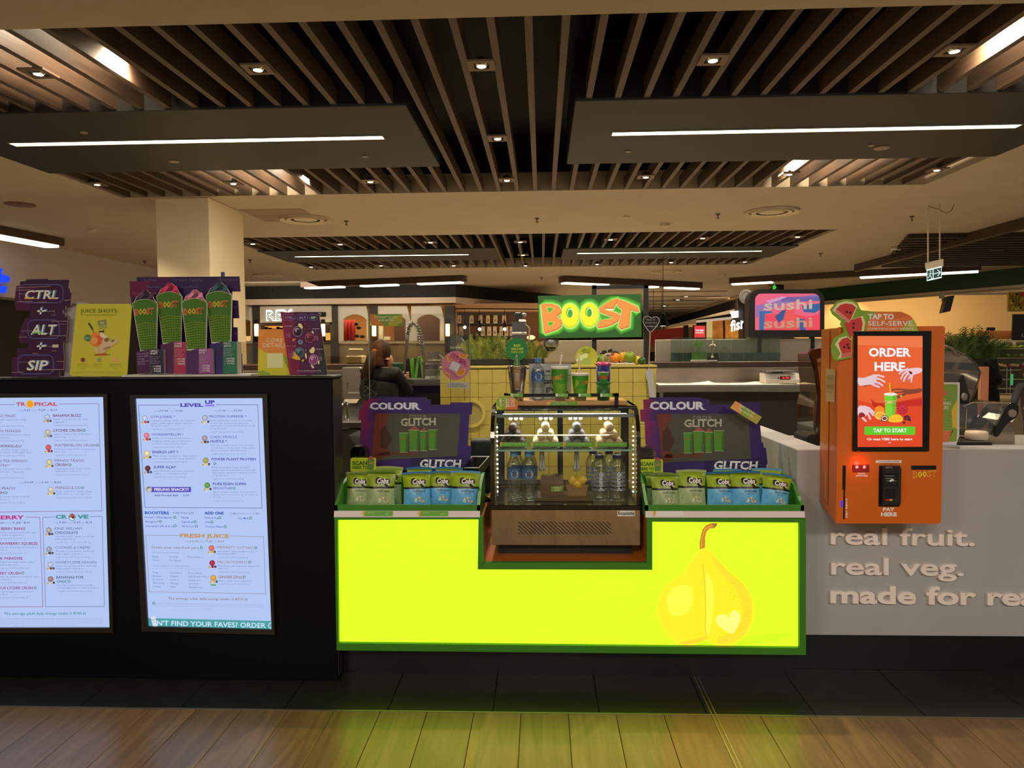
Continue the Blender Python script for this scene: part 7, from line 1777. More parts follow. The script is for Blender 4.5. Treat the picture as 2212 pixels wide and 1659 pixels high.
mb.prism([(kx0 + .002, YK + .0125, kz0 + .004), (kx0 + .002, YG - .0006, kz0 + .055), (kx0 + .002, YG - .0006, kz1 - .006), (kx0 + .002, YK + .06, kz1 - .004), (kx0 + .002, YK + .0125, kz1 - .004)], (kx1 - kx0 - .004, 0, 0)); mb.build('housing', m_or, ko)
MB().box(kx0 - .0008, kx0 + .0015, YK + .095, YK + .098, kz0 + .06, kz1 - .01).build('side_seam', mat((150, 70, 14), .5), ko)
MB().box(kx0 - .0016, kx0 + .0015, YK + .12, YK + .128, at(1795, 1077, Y=3.33).z, at(1795, 1026, Y=3.33).z).build('side_slot', mat((190, 150, 90), .4), ko)
a, b = at(1840.5, 974.5, Y=YK), at(2009.5, 715, Y=YK)
mb = MB(); mb.cbox(a.x, b.x, YK - .012, YK - .0004, a.z, b.z, .002); scr = mb.build('screen_bezel', mat((9, 9, 10), .08, name='glass_black'), ko)
pr = Print((0, YK - .0125, 0), NF, em=1.0, step=.0004)
def kp(*q): return k9(*q)
pr.poly(k7((478, 670), (984, 670), (982, 1533), (478, 1535)), (229, 92, 40), 0)
pr.poly(k7((478, 1170), (600, 1200), (800, 1180), (984, 1140), (982, 1533), (478, 1535)), (222, 66, 28), 1); pr.poly(k7((478, 670), (984, 670), (984, 760), (478, 740)), (236, 116, 64), 1); pr.poly(k7((580, 1160), (620, 1190), (700, 1195), (980, 1155), (980, 1215), (600, 1225)), (196, 34, 20), 2)
def ktext(t, x0, yb, x1, cap, col=(248, 244, 248), off=.04, l=6, res=2): pr.text(t, *k7((x0, yb))[0], k7((x1, 0))[0][0], cap / 3.606, col, l, off=off, res=res)
ktext('ORDER', 565, 828, 893, 66); ktext('HERE', 610, 940, 848, 68)
pr.poly(k7(*rrect(531, 1375, 927, 1440, 8)), (92, 200, 36), 4); ktext('TAP TO START', 600, 1420, 862, 30, (240, 250, 226), .03); ktext('Or scan VIBE here to start', 552, 1482, 905, 19, (250, 232, 226), .035)
pr.line(k7((718, 1498), (727, 1505), (736, 1498)), 1, (250, 230, 220), 6)
def hand(col, palm, fingers, wf, nail=None, shade=None):
 pr.poly(k9(*sm(palm, 1)), col, 7)
 sh = shade or tuple(int(c * .82) for c in col)
 for f in fingers:
  P_ = k9(*f)
  n = len(P_)
  for i, (p0, p1) in enumerate(zip(P_[:-1], P_[1:])): pr.line([p0, p1], (wf * (1.0 - .14 * i)) / 6.379 + .5, sh, 8)
  for i, (p0, p1) in enumerate(zip(P_[:-1], P_[1:])): pr.line([p0, p1], (wf * (1.0 - .14 * i)) / 6.379, col, 9)
  pr.disc(*P_[-1], wf * .32 / 6.379, col, l=9, seg=8)
 if nail: x, y = k9(nail[0])[0]; pr.disc(x, y, 2.6, nail[1], ry=1.8, l=10, seg=8)
SK, SK2, DK = (228, 196, 200), (236, 196, 206), (128, 62, 44)
hand(SK, [(527, 1115), (600, 1130), (680, 1100), (760, 1080), (800, 1110), (780, 1170), (760, 1210), (640, 1225), (560, 1240), (527, 1200)], [[(740, 1090), (820, 1090), (888, 1110)], [(740, 1130), (830, 1140), (900, 1180)], [(740, 1165), (830, 1200), (870, 1230)], [(700, 1200), (780, 1235), (825, 1250)]], 26, ((800, 1205), (176, 150, 226)))
pr.poly(k9((535, 1215), (640, 1210), (740, 1215), (640, 1240), (560, 1240)), (160, 30, 20), 6)
hand(SK2, [(1416, 985), (1300, 985), (1210, 1000), (1200, 1060), (1250, 1090), (1300, 1085), (1416, 1045)], [[(1220, 1000), (1140, 1030), (1100, 1065)], [(1210, 1030), (1150, 1080), (1125, 1140)], [(1225, 1060), (1180, 1120), (1160, 1170)], [(1290, 1070), (1270, 1120), (1268, 1180)], [(1270, 1060), (1250, 1110), (1222, 1145)]], 24, ((1225, 1143), (176, 150, 226)))
pr.poly(k9(*sm([(1225, 1030), (1270, 1035), (1285, 1070), (1262, 1080), (1240, 1060)], 1)), (120, 20, 24), 10)
hand(DK, [(1416, 1265), (1330, 1280), (1230, 1280), (1160, 1290), (1150, 1330), (1220, 1350), (1300, 1345), (1416, 1320)], [[(1200, 1290), (1090, 1280), (1000, 1290)], [(1190, 1310), (1100, 1325), (1040, 1325)], [(1180, 1335), (1130, 1360), (1070, 1385)], [(1200, 1340), (1140, 1370), (1090, 1400)]], 20, ((1127, 1376), (236, 200, 90)))
hand(SK2, [(527, 1510), (600, 1505), (650, 1530), (690, 1580), (660, 1640), (600, 1659), (527, 1659)], [[(620, 1520), (690, 1545), (755, 1605)], [(610, 1550), (690, 1580), (745, 1640)], [(600, 1590), (670, 1620), (700, 1690)], [(570, 1620), (600, 1680), (640, 1720)]], 28)
pr.poly(k9(*sm([(560, 1600), (610, 1605), (640, 1650), (560, 1680), (535, 1640)], 1)), (150, 26, 30), 10)
cup = k9((892, 1355), (1070, 1355), (1055, 1500), (1040, 1700), (915, 1700), (905, 1500)); pr.poly(cup, (120, 206, 46), 11); pr.poly(k9((1010, 1355), (1070, 1355), (1055, 1500), (1040, 1700), (1000, 1700)), (98, 176, 40), 12)
x, y = k9((980, 1350))[0]; pr.disc(x, y, 14.8, (236, 200, 196), ry=3.6, l=13); pr.disc(x, y - .6, 13, (250, 226, 222), ry=2.6, l=14)
for i in range(6): pr.line(k9((905 + i * 2, 1530 + i * 26), (960, 1520 + i * 26), (1055 - i * 2, 1535 + i * 26)), .8, (146, 226, 70), 13)
pr.line(k9((966, 1195), (980, 1340)), 2.2, (246, 196, 40), 15)
for j, (ch, c) in enumerate(zip('BOOST', ((196, 84, 50), (230, 200, 40), (230, 200, 40), (206, 110, 50), (196, 70, 50)))): pr.text(ch, *k9((905 + j * 29, 1480 - j))[0], k9((936 + j * 29, 0))[0][0], 6, (240, 220, 160), 15, off=.06, res=1); pr.text(ch, *k9((907 + j * 29, 1478 - j))[0], k9((933 + j * 29, 0))[0][0], 5.2, c, 16, off=.03, res=1)
x, y = k7((648, 1252))[0]; pr.disc(x, y, 10.5, (240, 140, 30), l=9); x, y = k7((655, 1290))[0]; pr.disc(x, y, 13, (244, 170, 50), ry=9, l=13); pr.disc(x, y, 11, (250, 220, 120), ry=7.4, l=14); pr.disc(x, y, 9.6, (244, 170, 50), ry=6.2, l=15)
x, y = k7((688, 1312))[0]; pr.disc(x, y, 8, (60, 28, 24), ry=7.2, l=16); pr.disc(x, y, 6.6, (236, 214, 190), ry=5.8, l=17); pr.disc(x, y, 4.6, (120, 60, 40), ry=3.8, l=18)
pr.poly(k7(*sm([(708, 1335), (735, 1290), (790, 1278), (830, 1300), (830, 1335), (775, 1345)], 1)), (248, 196, 40), 19)
for i in range(3): pr.line(k7((735 + i * 28, 1295), (750 + i * 28, 1335)), .7, (220, 150, 30), 20)
pr.line(k7((720, 1318), (828, 1308)), .7, (220, 150, 30), 20)
x, y = k7((828, 1240))[0]; pr.disc(x, y, 11.5, (176, 24, 40), l=9); pr.disc(x, y, 9.6, (206, 40, 58), l=10)
for i in range(24): pr.disc(x + random.uniform(-7, 7), y + random.uniform(-7, 7), .8, (130, 14, 32), l=11, seg=6)
for x_, y_ in ((848, 1300), (865, 1295), (880, 1305), (850, 1318), (870, 1318), (885, 1326), (840, 1345)): X, Y_ = k7((x_, y_))[0]; pr.disc(X, Y_, 2.8, (70, 26, 52), l=12, seg=10)
pr.build('screen_image', scr)
def kbox(n, q, y0, y1, m, par=None): a, b = at(q[0], q[3], Y=YK), at(q[2], q[1], Y=YK); return MB().box(a.x, b.x, y0, y1, a.z, b.z).build(n, m, par or ko)
kb = lambda x0, y0, x1, y1: (*k8((x0, y0))[0], *k8((x1, y1))[0])
kbox('receipt_slot', kb(822, 350, 1003, 380), YK - .001, YK + .001, mat((10, 9, 9), .3))
kbox('swipe_slot', kb(330, 350, 355, 525), YK - .001, YK + .001, mat((10, 9, 9), .3)); kbox('swipe_slot', kb(335, 525, 350, 735), YK - .001, YK + .001, mat((12, 10, 10), .3)); kbox('swipe_light', kb(318, 603, 333, 648), YK - .0012, YK + .001, emis((70, 50, 235), 1.0))
kbox('scanner_window', kb(402, 345, 522, 398), YK - .002, YK + .001, emis((150, 8, 10), .7))
for x in (435, 488): w = at(*k8((x, 361))[0], Y=YK - .003); MB().ball(w, .0062, 12, 8, 0, (1, .4, 1)).build('scanner_lamp', emis((255, 60, 50), 12.0), ko, True)
lamp('scanner_glow', 'POINT', at(*k8((460, 345))[0], Y=YK - .02), .12, (1, .05, .05), .01)
rq = kb(588, 350, 748, 645); kbox('reader_recess', rq, YK - .0008, YK + .001, mat((14, 13, 13), .4)); kbox('recess_side', kb(740, 350, 748, 645), YK - .0015, YK + .001, mat((190, 150, 120), .4))
rd = thing('card_reader', 'dark keypad card reader set into the orange kiosk', 'card reader', at(*k8((667, 640))[0], Y=YK - .02))
a, b = at(*k8((603, 632))[0], Y=YK), at(*k8((738, 355))[0], Y=YK)
MB().cbox(a.x, b.x, YK - .024, YK - .001, a.z, b.z, .006).build('body', mat((34, 34, 34), .3), rd)
pr = Print((0, YK - .0245, 0), NF, step=.0004)
pr.poly(k8((620, 405), (730, 405), (728, 500), (622, 500)), (10, 10, 10), 1); pr.poly(k8((630, 415), (722, 415), (720, 490), (632, 490)), (24, 26, 26), 2)
pr.text('tyro', *k8((638, 368))[0], k8((690, 0))[0][0], 4, (140, 130, 120), 2, off=.02, res=1)
for j, (x0, x1) in enumerate(((632, 700), (640, 690), (645, 715))): pr.line(k8((x0, 425 + j * 18), (x1, 425 + j * 18)), .7, (150, 150, 140), 3)
pr.poly(k8((668, 455), (695, 445), (700, 458), (672, 468)), (220, 220, 210), 4)
pr.build('reader_screen', rd)
for r_ in range(4):
 for c_ in range(3):
  x, y = k8((650 + c_ * 26, 525 + r_ * 18))[0]; w = at(x, y, Y=YK - .025); MB().cbox(w.x - .0055, w.x + .0055, YK - .0275, YK - .0242, w.z - .0035, w.z + .0035, .0012).build('key', mat((14, 14, 14), .4), rd)
for x, c_ in ((650, (190, 30, 30)), (677, (206, 170, 30)), (703, (40, 60, 40))): w = at(*k8((x, 597))[0], Y=YK - .025); MB().cbox(w.x - .0065, w.x + .0065, YK - .0275, YK - .0242, w.z - .0042, w.z + .0042, .0012).build('key', mat(c_, .4), rd)
pr = Print((0, YK, 0), NF)
pr.poly(k8((570, 312), (755, 312), (755, 332), (570, 332)), (206, 190, 176), 1); pr.text('1.1 % SURCHARGE APPLIES', *k8((588, 326))[0], k8((738, 0))[0][0], 2.6, (60, 50, 46), 2, off=.03, res=1); pr.text('NO CASH - CARD ONLY', *k8((605, 342))[0], k8((725, 0))[0][0], 1.8, (90, 40, 14), 2, off=.02, res=1)
def kt(t, x0, yb, x1, cap, off=.05): pr.text(t, *k8((x0, yb))[0], k8((x1, 0))[0][0], cap / 3.317, (226, 206, 190), 2, off=off)
kt('PAY', 622, 676, 705, 25); kt('HERE', 607, 713, 721, 27); kt('SCAN', 442, 412, 494, 10, .03); kt('APP/VIBE', 424, 430, 512, 13, .03)
pr.rtext('SWIPE VIBE', *k8((361, 655))[0], 90, 42, 3.8, (220, 190, 170), 2, .03, res=1)
for j, (ch, c) in enumerate(zip('BOOST', ((196, 92, 24), (214, 190, 30), (214, 190, 30), (196, 92, 24), (196, 92, 24)))): pr.text(ch, *k8((835 + j * 33, 436 - j * 2))[0], k8((872 + j * 33, 0))[0][0], 13, (236, 150, 60), 2, off=.06, res=1); pr.text(ch, *k8((838 + j * 33, 433 - j * 2))[0], k8((868 + j * 33, 0))[0][0], 11, c, 3, off=.03, res=1)
pr.build('kiosk_print', ko)
o = thing('watermelon_topper', 'tap to self-serve topper board with watermelon wedges on the kiosk corner', 'sign', at(1920, 716, Y=YK - .016)); p = (0, YK - .016, 0)
tp = [(150, 180), (230, 80), (340, 40), (440, 45), (530, 95), (560, 170), (600, 210), (1130, 212), (1240, 260), (1330, 370), (1365, 480), (460, 485), (445, 845), (330, 870), (235, 892), (190, 860), (165, 780), (160, 680), (200, 580), (330, 500), (330, 440), (285, 390), (300, 345), (180, 250)]
card('topper_board', k9(*tp), p, NF, .0035, (112, 140, 40), o)
pr = Print(p, NF)
pr.poly(k9((660, 215), (780, 214), (1060, 214), (1130, 214), (1240, 262), (1285, 300), (1110, 480), (640, 482)), (196, 100, 44), 1); pr.poly(k9((1285, 300), (1330, 372), (1362, 480), (1105, 480)), (154, 156, 48), 2); pr.poly(k9((570, 190), (780, 214), (640, 380), (560, 300)), (112, 140, 40), 2); pr.poly(k9((1040, 216), (1130, 214), (1240, 262), (1090, 300), (960, 300)), (186, 90, 40), 2)
def wedge(rim, flesh, seeds):
 pr.poly(k9(*rim), (196, 186, 130), 3); pr.poly(k9(*flesh), (176, 50, 44), 4);
 for x, y in seeds: X, Y_ = k9((x, y))[0]; pr.disc(X, Y_, 2.5, (60, 20, 18), ry=3, l=6, seg=10)
wedge([(180, 195), (250, 100), (370, 65), (470, 85), (528, 140), (445, 320), (395, 372)], [(225, 180), (290, 120), (370, 98), (450, 110), (505, 155), (432, 315), (398, 350)], ((378, 215), (428, 226)))
wedge([(340, 370), (440, 320), (600, 268), (632, 370), (610, 482), (460, 482), (440, 610)], [(340, 370), (440, 325), (570, 285), (598, 370), (580, 478), (465, 482), (435, 590)], ((472, 376), (470, 432)))
wedge([(215, 660), (270, 575), (380, 545), (440, 600), (444, 830), (250, 858), (290, 790)], [(262, 650), (310, 590), (390, 565), (438, 610), (440, 765), (310, 790)], ((390, 668), (342, 700), (403, 710)))
pr.poly(k9((215, 205), (240, 180), (440, 345), (395, 372)), (196, 110, 96), 5); pr.poly(k9((310, 790), (440, 765), (442, 828), (300, 845)), (190, 90, 80), 5)
for t, x0, yb, x1, cap in (('TAP TO', 668, 315, 1028, 72), ('SELF-SERVE.', 668, 405, 1308, 68), ('SOMETHING JUICY AWAITS.', 665, 463, 1305, 32)): pr.text(t, *k9((x0, yb))[0], k9((x1, 0))[0][0], cap / 6.379, (250, 236, 226), 5, off=.05 if cap > 40 else .02)
pr.build('topper_print', o)
MB().box(at(1850, 716, Y=YK - .012).x, at(1980, 716, Y=YK).x, YK - .0125, YK - .0002, kz1 - .02, kz1 - .004).build('mount_strip', mat((120, 60, 16), .5), o)
sx = kx0 - .0012; q = [hit(x, y, V((sx, 0, 0)), V((1, 0, 0))) for x, y in k9((165, 1010), (320, 1003), (328, 1470), (170, 1450))]
o = thing('order_here_note', 'beige order here note taped to the kiosk side', 'note', (q[0] + q[2]) / 2); ysp = [YK + .02, YK + .16]
n_ = V((-1, 0, 0)); p = V((sx - .001, 0, 0));
q2 = [V((sx, YK + .13, at(1800, 797, Y=YK + .1).z)), V((sx, YK + .03, at(1800, 797, Y=YK + .1).z)), V((sx, YK + .03, at(1800, 867, Y=YK + .1).z)), V((sx, YK + .13, at(1800, 867, Y=YK + .1).z))]
MB().prism([v - V((.0006, 0, 0)) for v in q2], (.0012, 0, 0)).build('paper', mat(A(176, 140, 92), .6, name='paper'), o)
mb = MB()
for t, fz in (('ORDER', .66), ('HERE!', .38)):
 vs, fs = text2d(t, 1, 0.0); lo = min(v[0] for v in vs); hi = max(v[0] for v in vs); zt_, zb_ = q2[0].z, q2[2].z
 mb.add([(sx - .0014, q2[0].y - .008 - (v[0] - lo) / (hi - lo) * .084, zb_ + (zt_ - zb_) * fz + v[1] * (zt_ - zb_) * .24) for v in vs], fs)
zt_, zb_ = q2[0].z, q2[2].z
for f0 in (.60, .30): mb.box(sx - .0015, sx - .0012, q2[1].y + .01, q2[0].y - .008, zb_ + (zt_ - zb_) * f0, zb_ + (zt_ - zb_) * (f0 + .012))
mb.build('note_lettering', mat(A(120, 108, 60), .6, name='ink'), o)
m_ac = glass((214, 206, 196), .30, .04, 'smoked_clear')
def hood(name, lab, px0, px1, yt, ym, yb_, Y, dep):
 s = pxs(Y); a, b = at(px0, yb_, Y=Y), at(px1, yt, Y=Y); cx = a.x
 o = thing(name, lab, 'blender hood', ((a.x + b.x) / 2, Y + dep / 2, a.z));
 sec = [(px0 - 70, yt), (px0 + (px1 - px0) * .35, yt), (px0 + (px1 - px0) * .62, yt + (ym - yt) * .22), (px0 + (px1 - px0) * .87, yt + (ym - yt) * .58), (px1, ym), (px1 - (px1 - px0) * .12, ym + (yb_ - ym) * .55), (px1 - (px1 - px0) * .30, yb_), (px0 - 70, yb_)]
 P_ = [at(x, y, Y=Y) for x, y in sec]; mb = MB(); mb.prism(P_, (0, dep, 0)); mb.build('shell', m_ac, o)
 mb = MB(); mb.tube([at(x, y, Y=Y - .002) for x, y in sec[1:7]], .004, 8); mb.build('edge_rim', mat((90, 80, 72), .12, .2, coat=.5), o, True)
 mb = MB(); mb.tube([P_[4], P_[4] + V((0, dep, 0))], .006, 8); mb.tube([at(px0 - 70, ym + 2, Y=Y - .003), at(px1 - 3, ym, Y=Y - .003)], .005, 8); mb.build('hinge_rim', mat((150, 138, 126), .12, .3), o, True)
 return o
o = hood('blender_hood', 'large smoked clear blender hood rising behind the kiosk\'s right side', 2038, 2118, 758, 804, 874, 3.95, .32)
P_ = [at(x, y, Y=3.94) for x, y in ((2030, 750), (2046, 748), (2056, 752), (2064, 764), (2072, 768))]; MB().tube(P_, .007, 8).build('handle', mat((120, 110, 100), .1, .2, coat=.5), o, True)
mb = MB(); mb.prism([at(x, y, Y=3.93) for x, y in ((2082, 810), (2090, 840), (2096, 856), (2092, 872), (2080, 875), (2070, 873), (2074, 850))], (0, .02, 0)); mb.build('pivot_arm', mat((34, 30, 28), .3), o)
w = at(2083, 857, Y=3.925); MB().ball(w, .022, 14, 8, 0, (.8, .2, 1)).build('pivot_cap', mat((150, 146, 140), .3, .3), o, True)
o = thing('blender_base_guard', 'clear blender guard box with black swing arms behind the grey counter', 'blender hood', at(2130, 960, Y=3.9))
mb = MB(); mb.prism([at(x, y, Y=3.85) for x, y in ((2068, 872), (2190, 872), (2199, 880), (2196, 900), (2186, 912), (2192, 930), (2192, 960), (2068, 960))], (0, .3, 0)); mb.build('shell', m_ac, o)
MB().tube([at(x, y, Y=3.848) for x, y in ((2068, 960), (2084, 958), (2088, 884), (2080, 878), (2100, 870), (2190, 871), (2199, 880))], .003, 6).build('edge_rim', mat((170, 160, 150), .15, .3), o, True)
arm = [(2188, 868), (2200, 874), (2201, 888), (2196, 902), (2180, 912), (2170, 922), (2156, 944), (2148, 943), (2152, 925), (2162, 900), (2174, 878)]
mb = MB(); mb.prism([at(x, y, Y=3.835) for x, y in sm(arm, 1)], (0, .012, 0)); mb.build('swing_arm', mat((22, 20, 20), .25), o)
mb = MB(); mb.prism([at(x, y, Y=4.12) for x, y in sm([(x - 45, y - 3) for x, y in arm], 1)], (0, .012, 0)); mb.build('swing_arm', mat((22, 20, 20), .25), o)
for px, Y in ((2187, 3.83), (2142, 4.11)):
 w = at(px, 893 if px > 2150 else 889, Y=Y); mb = MB(); mb.lathe([(.001, -.004), (.019, -.004), (.021, 0), (.021, .006)], (0, 0, 0), 18); mb.v = [(w.x + v[0], Y + v[2], w.z + v[1]) for v in mb.v]; mb.build('pivot_cap', mat((150, 140, 130), .3, .3), o, 40)
w = at(2122, 952, Y=3.72); s = pxs(3.72); o = thing('white_jug_lid', 'white round blender jug lid sitting on a black pad', 'tub', w)  # round white lid of a blender jug
MB().lathe([(20 * s, 0), (22 * s, .004), (22.5 * s, 13 * s), (20 * s, 18 * s), (8 * s, 19.5 * s)], (w.x, 3.72 + .05, w.z), 26).build('lid', mat((226, 204, 180), .4), o, True)
a, b = at(2066, 964, Y=3.66), at(2144, 950, Y=3.66); mb = MB(); mb.cbox(a.x, b.x, 3.66, 3.9, gz1 - .064, w.z - .0005, .004); tag(mb.build('blender_pad', mat((16, 15, 15), .4)), 'black rubber blender pad under the white jug lid', 'pad')
o = thing('opening_hours_poster', 'green and yellow opening hours poster in a clear holder right of the kiosk', 'poster', at(2055, 962, Y=3.52)); p = (0, 3.52, 0)
ORG[o] = V((ORG[o].x, 3.52, gz1)); o.location = ORG[o]; k10 = cv(2000, 640, 4.88)
card('poster_sheet', k10((80, 905), (358, 908), (352, 1480), (310, 1590), (80, 1600)), p, NF, .002, (190, 184, 176), o)
pr = Print(p, NF); pr.poly(k10((90, 925), (335, 928), (325, 1530), (90, 1540)), (112, 138, 56), 1); pr.poly(k10((335, 1080), (330, 1400), (285, 1440), (270, 1200)), (192, 164, 56), 2); pr.poly(k10((90, 1440), (200, 1420), (290, 1410), (230, 1536), (90, 1540)), (186, 104, 66), 3); pr.poly(k10((290, 1380), (330, 1400), (326, 1528), (235, 1534)), (120, 140, 50), 3)
pr.text('OPENING', *k10((92, 1145))[0], k10((260, 0))[0][0], 7, (206, 200, 176), 5, off=.02); pr.text('HOURS', *k10((110, 1190))[0], k10((242, 0))[0][0], 7, (206, 200, 176), 5, off=.02); pr.line(k10((150, 1085), (222, 1086)), .8, (190, 190, 150), 5)
pr.poly(k10(*sm([(180, 1020), (210, 990), (228, 1030), (200, 1050)], 1)), (190, 90, 76), 5)
for j in range(9): pr.text('MON - SUN 9AM - 5PM'[:19 - j % 3], *k10((120, 1222 + j * 29))[0], k10((272 - (j % 3) * 10, 0))[0][0], 3, (150, 166, 90) if j < 7 else (206, 150, 120), 5, res=1)
pr.build('poster_print', o)
MB().box(at(2020, 962, Y=3.53).x, at(2066, 962, Y=3.53).x, 3.5, 3.548, gz1 - .0005, gz1 + .006).build('holder_foot', mat((190, 186, 180), .3), o)
o = thing('blender_hood', 'black framed smoked blender hood between the grey counter and the kiosk', 'blender hood', at(1770, 960, Y=3.95))
fr_ = [(1752, 757), (1755, 753), (1775, 752), (1800, 752)];
mb = MB(); mb.prism([at(x, y, Y=3.9) for x, y in ((1750, 762), (1753, 755), (1790, 750), (1790, 770), (1764, 775), (1774, 850), (1772, 950), (1764, 950), (1770, 860), (1762, 800))], (0, .03, 0)); mb.build('frame', mat((26, 22, 20), .12, coat=.5), o)
mb = MB(); mb.prism([at(x, y, Y=3.93) for x, y in ((1758, 765), (1815, 752), (1815, 950), (1758, 950), (1756, 880), (1764, 850))], (0, .25, 0)); mb.build('shell', m_ac, o)
mb = MB(); mb.prism([at(x, y, Y=3.88) for x, y in ((1743, 945), (1752, 938), (1790, 940), (1790, 968), (1743, 968))], (0, .2, 0)); mb.build('base', mat((20, 19, 18), .3), o)
#   KITCHEN BEHIND THE COUNTER
YI = 5.2; ix0, ix1 = at(951, 870, Y=YI).x, at(1418, 870, Y=YI).x; iz = at(1180, 790, Y=YI).z
isl = thing('tiled_island', 'island wall clad in square yellow tiles behind the counter', 'counter', ((ix0 + ix1) / 2, YI, 0))
m_yt = mat((192, 176, 88), .28, noise=.05, scale=12, name='yellow_tile')
mb = MB(); mb.box(ix0 + .004, ix1 - .004, YI + .008, YI + .36, 0, iz - .016); mb.build('core', mat((90, 76, 34), .7, name='grout'), isl)
mb = MB(); mb.cbox(ix0 - .004, ix1 + .004, YI - .004, YI + .37, iz - .016, iz, .003); mb.build('cap', m_yt, isl)
tp_ = .0985; tx0 = at(1003.5, 870, Y=YI).x; tz0 = at(1180, 797, Y=YI).z; proto = None
for r in range(9):
 for c in range(-2, 15):
  x0, x1 = max(ix0, tx0 + c * tp_), min(ix1, tx0 + (c + 1) * tp_)
  if x1 - x0 < .02: continue
  full = abs(x1 - x0 - tp_) < 1e-6
  if full and proto: o = proto.copy(); COL.objects.link(o); o.parent = isl; o.location = (x0 - pxo, 0, -r * tp_); continue
  mb = MB(); mb.cbox(x0 + .0012, x1 - .0012, YI, YI + .008, tz0 - (r + 1) * tp_ + .0012, tz0 - r * tp_ - .0012, .002); o = mb.build('tile', m_yt, isl)
  if full: proto = o; pxo = x0 - 0; o.location = (0, 0, 0)
w = at(1018, 893, Y=YI); s = pxs(YI); mb = MB(); N = 32
ro = [V((w.x + 31 * s * math.cos(2 * math.pi * i / N), YI - .012, w.z + 31 * s * math.sin(2 * math.pi * i / N))) for i in range(N)]; ri = [V((w.x + (p.x - w.x) * .8, p.y, w.z + (p.z - w.z) * .8)) for p in ro]
mb.ring(ro, ri, (0, .012, 0)); mb.build('porthole_ring', mat((206, 190, 104), .3), isl); MB().add([(p.x, YI - .002, p.z) for p in ri], [tuple(range(N))]).build('porthole_pane', mat((170, 158, 96), .25), isl)
YS2 = 5.3; k = cv(1160, 600, 7.373)
sg = thing('shop_sign', 'green lit box sign with orange and yellow lettering on a black frame', 'sign', at(1275, 731, Y=YS2)); ORG[sg] = V((at(1275, 731, Y=YS2).x, YS2, iz)); sg.location = ORG[sg]
face = k((15, 288), (1660, 258), (1668, 940), (35, 965))
mb = MB(); mb.prism([at(*q, Y=YS2) for q in face], (0, .11, 0)); mb.build('box', mat((30, 80, 26), .4), sg)
pr = Print((0, YS2 - .001, 0), NF, em=1.0, step=.0008)
pr.poly(face, (32, 88, 24), 0)
Bp = [(62, 435), (130, 415), (250, 415), (340, 450), (388, 505), (395, 565), (318, 612), (385, 665), (402, 720), (385, 785), (320, 835), (130, 895), (106, 868)]
Sp = [(1292, 330), (1200, 352), (1080, 420), (985, 490), (1000, 545), (1080, 580), (1205, 630), (1185, 655), (1010, 680), (958, 760), (972, 805), (1080, 792), (1200, 752), (1300, 692), (1328, 610), (1310, 580), (1240, 550), (1100, 512), (1076, 490), (1222, 495), (1250, 430), (1302, 368)]
Tp = [(1300, 345), (1420, 382), (1602, 462), (1632, 545), (1590, 545), (1500, 515), (1482, 600), (1472, 782), (1338, 828), (1292, 782), (1315, 690), (1345, 560), (1350, 500), (1300, 470), (1270, 420)]
El = lambda cx, cy, rx, ry, n=26: [(cx + rx * math.cos(2 * math.pi * i / n), cy + ry * math.sin(2 * math.pi * i / n)) for i in range(n)]
shapes = [Bp, El(530, 608, 146, 196), El(836, 595, 146, 196), Sp, Tp]
def grow(P_, d):
 cx = sum(p[0] for p in P_) / len(P_); cy = sum(p[1] for p in P_) / len(P_); o = []
 for i in range(len(P_)):
  a, b, c = P_[i - 1], P_[i], P_[(i + 1) % len(P_)]
  t = V((c[0] - a[0], c[1] - a[1], 0)).normalized(); o.append((b[0] + t.y * d * sgn(P_), b[1] - t.x * d * sgn(P_)))
 return o
def sgn(P_): return 1 if sum(a[0] * b[1] - b[0] * a[1] for a, b in zip(P_, P_[1:] + P_[:1])) > 0 else -1
for l, d, c in ((1, 74, (58, 136, 34)), (2, 54, (74, 162, 42)), (3, 36, (104, 194, 56)), (4, 20, (150, 226, 84)), (6, 5, (252, 255, 196))):  # stepped greens paint the backlit halo around the letters
 for P_ in shapes: pr.poly(k(*[(min(1648, max(28, x)), min(935, max(292, y))) for x, y in grow(P_, d)]), c, l)
for P_ in (Bp, Sp, Tp): pr.poly(k(*P_), (222, 84, 36), 8); pr.poly(k(*[(x - 9 + 4, y - 9) for x, y in grow(P_, -5)]), (246, 150, 66), 9)
for cx, cy in ((530, 608), (836, 595)): pr.poly(k(*El(cx, cy, 146, 196)), (196, 226, 30), 8); pr.poly(k(*El(cx - 5, cy - 12, 136, 180)), (250, 246, 36), 9)
for cx, cy in ((530, 560), (836, 548)): pr.poly(k(*El(cx - 8, cy - 5, 62, 82)), (150, 206, 50), 10); pr.poly(k(*El(cx + 6, cy, 50, 74)), (246, 255, 190), 11); pr.poly(k(*El(cx, cy + 8, 38, 64)), (70, 166, 46), 12)
for P_ in ([(150, 462), (280, 486), (185, 575)], [(165, 695), (285, 712), (190, 790)]): pr.poly(k(*P_), (200, 240, 90), 10); pr.poly(k(*[(x * .8 + 42, y * .8 + (102 if y < 600 else 147)) for x, y in P_]), (80, 176, 46), 12)
pr.poly(k((1020, 585), (1190, 635), (1025, 665)), (74, 170, 46), 10); pr.poly(k((1240, 530), (1275, 475), (1345, 520), (1330, 565)), (74, 170, 46), 10)
pr.poly(k((1100, 505), (1220, 500), (1215, 520), (1130, 522)), (252, 255, 210), 11)
pr.build('sign_face', sg)
mb = MB(); Yf = YS2 + .112
def post(x0, x1, y0, y1, t=.035): a, b = at(x0, y1, Y=Yf), at(x1, y0, Y=Yf); mb.box(a.x, b.x, Yf, Yf + t, a.z, b.z)
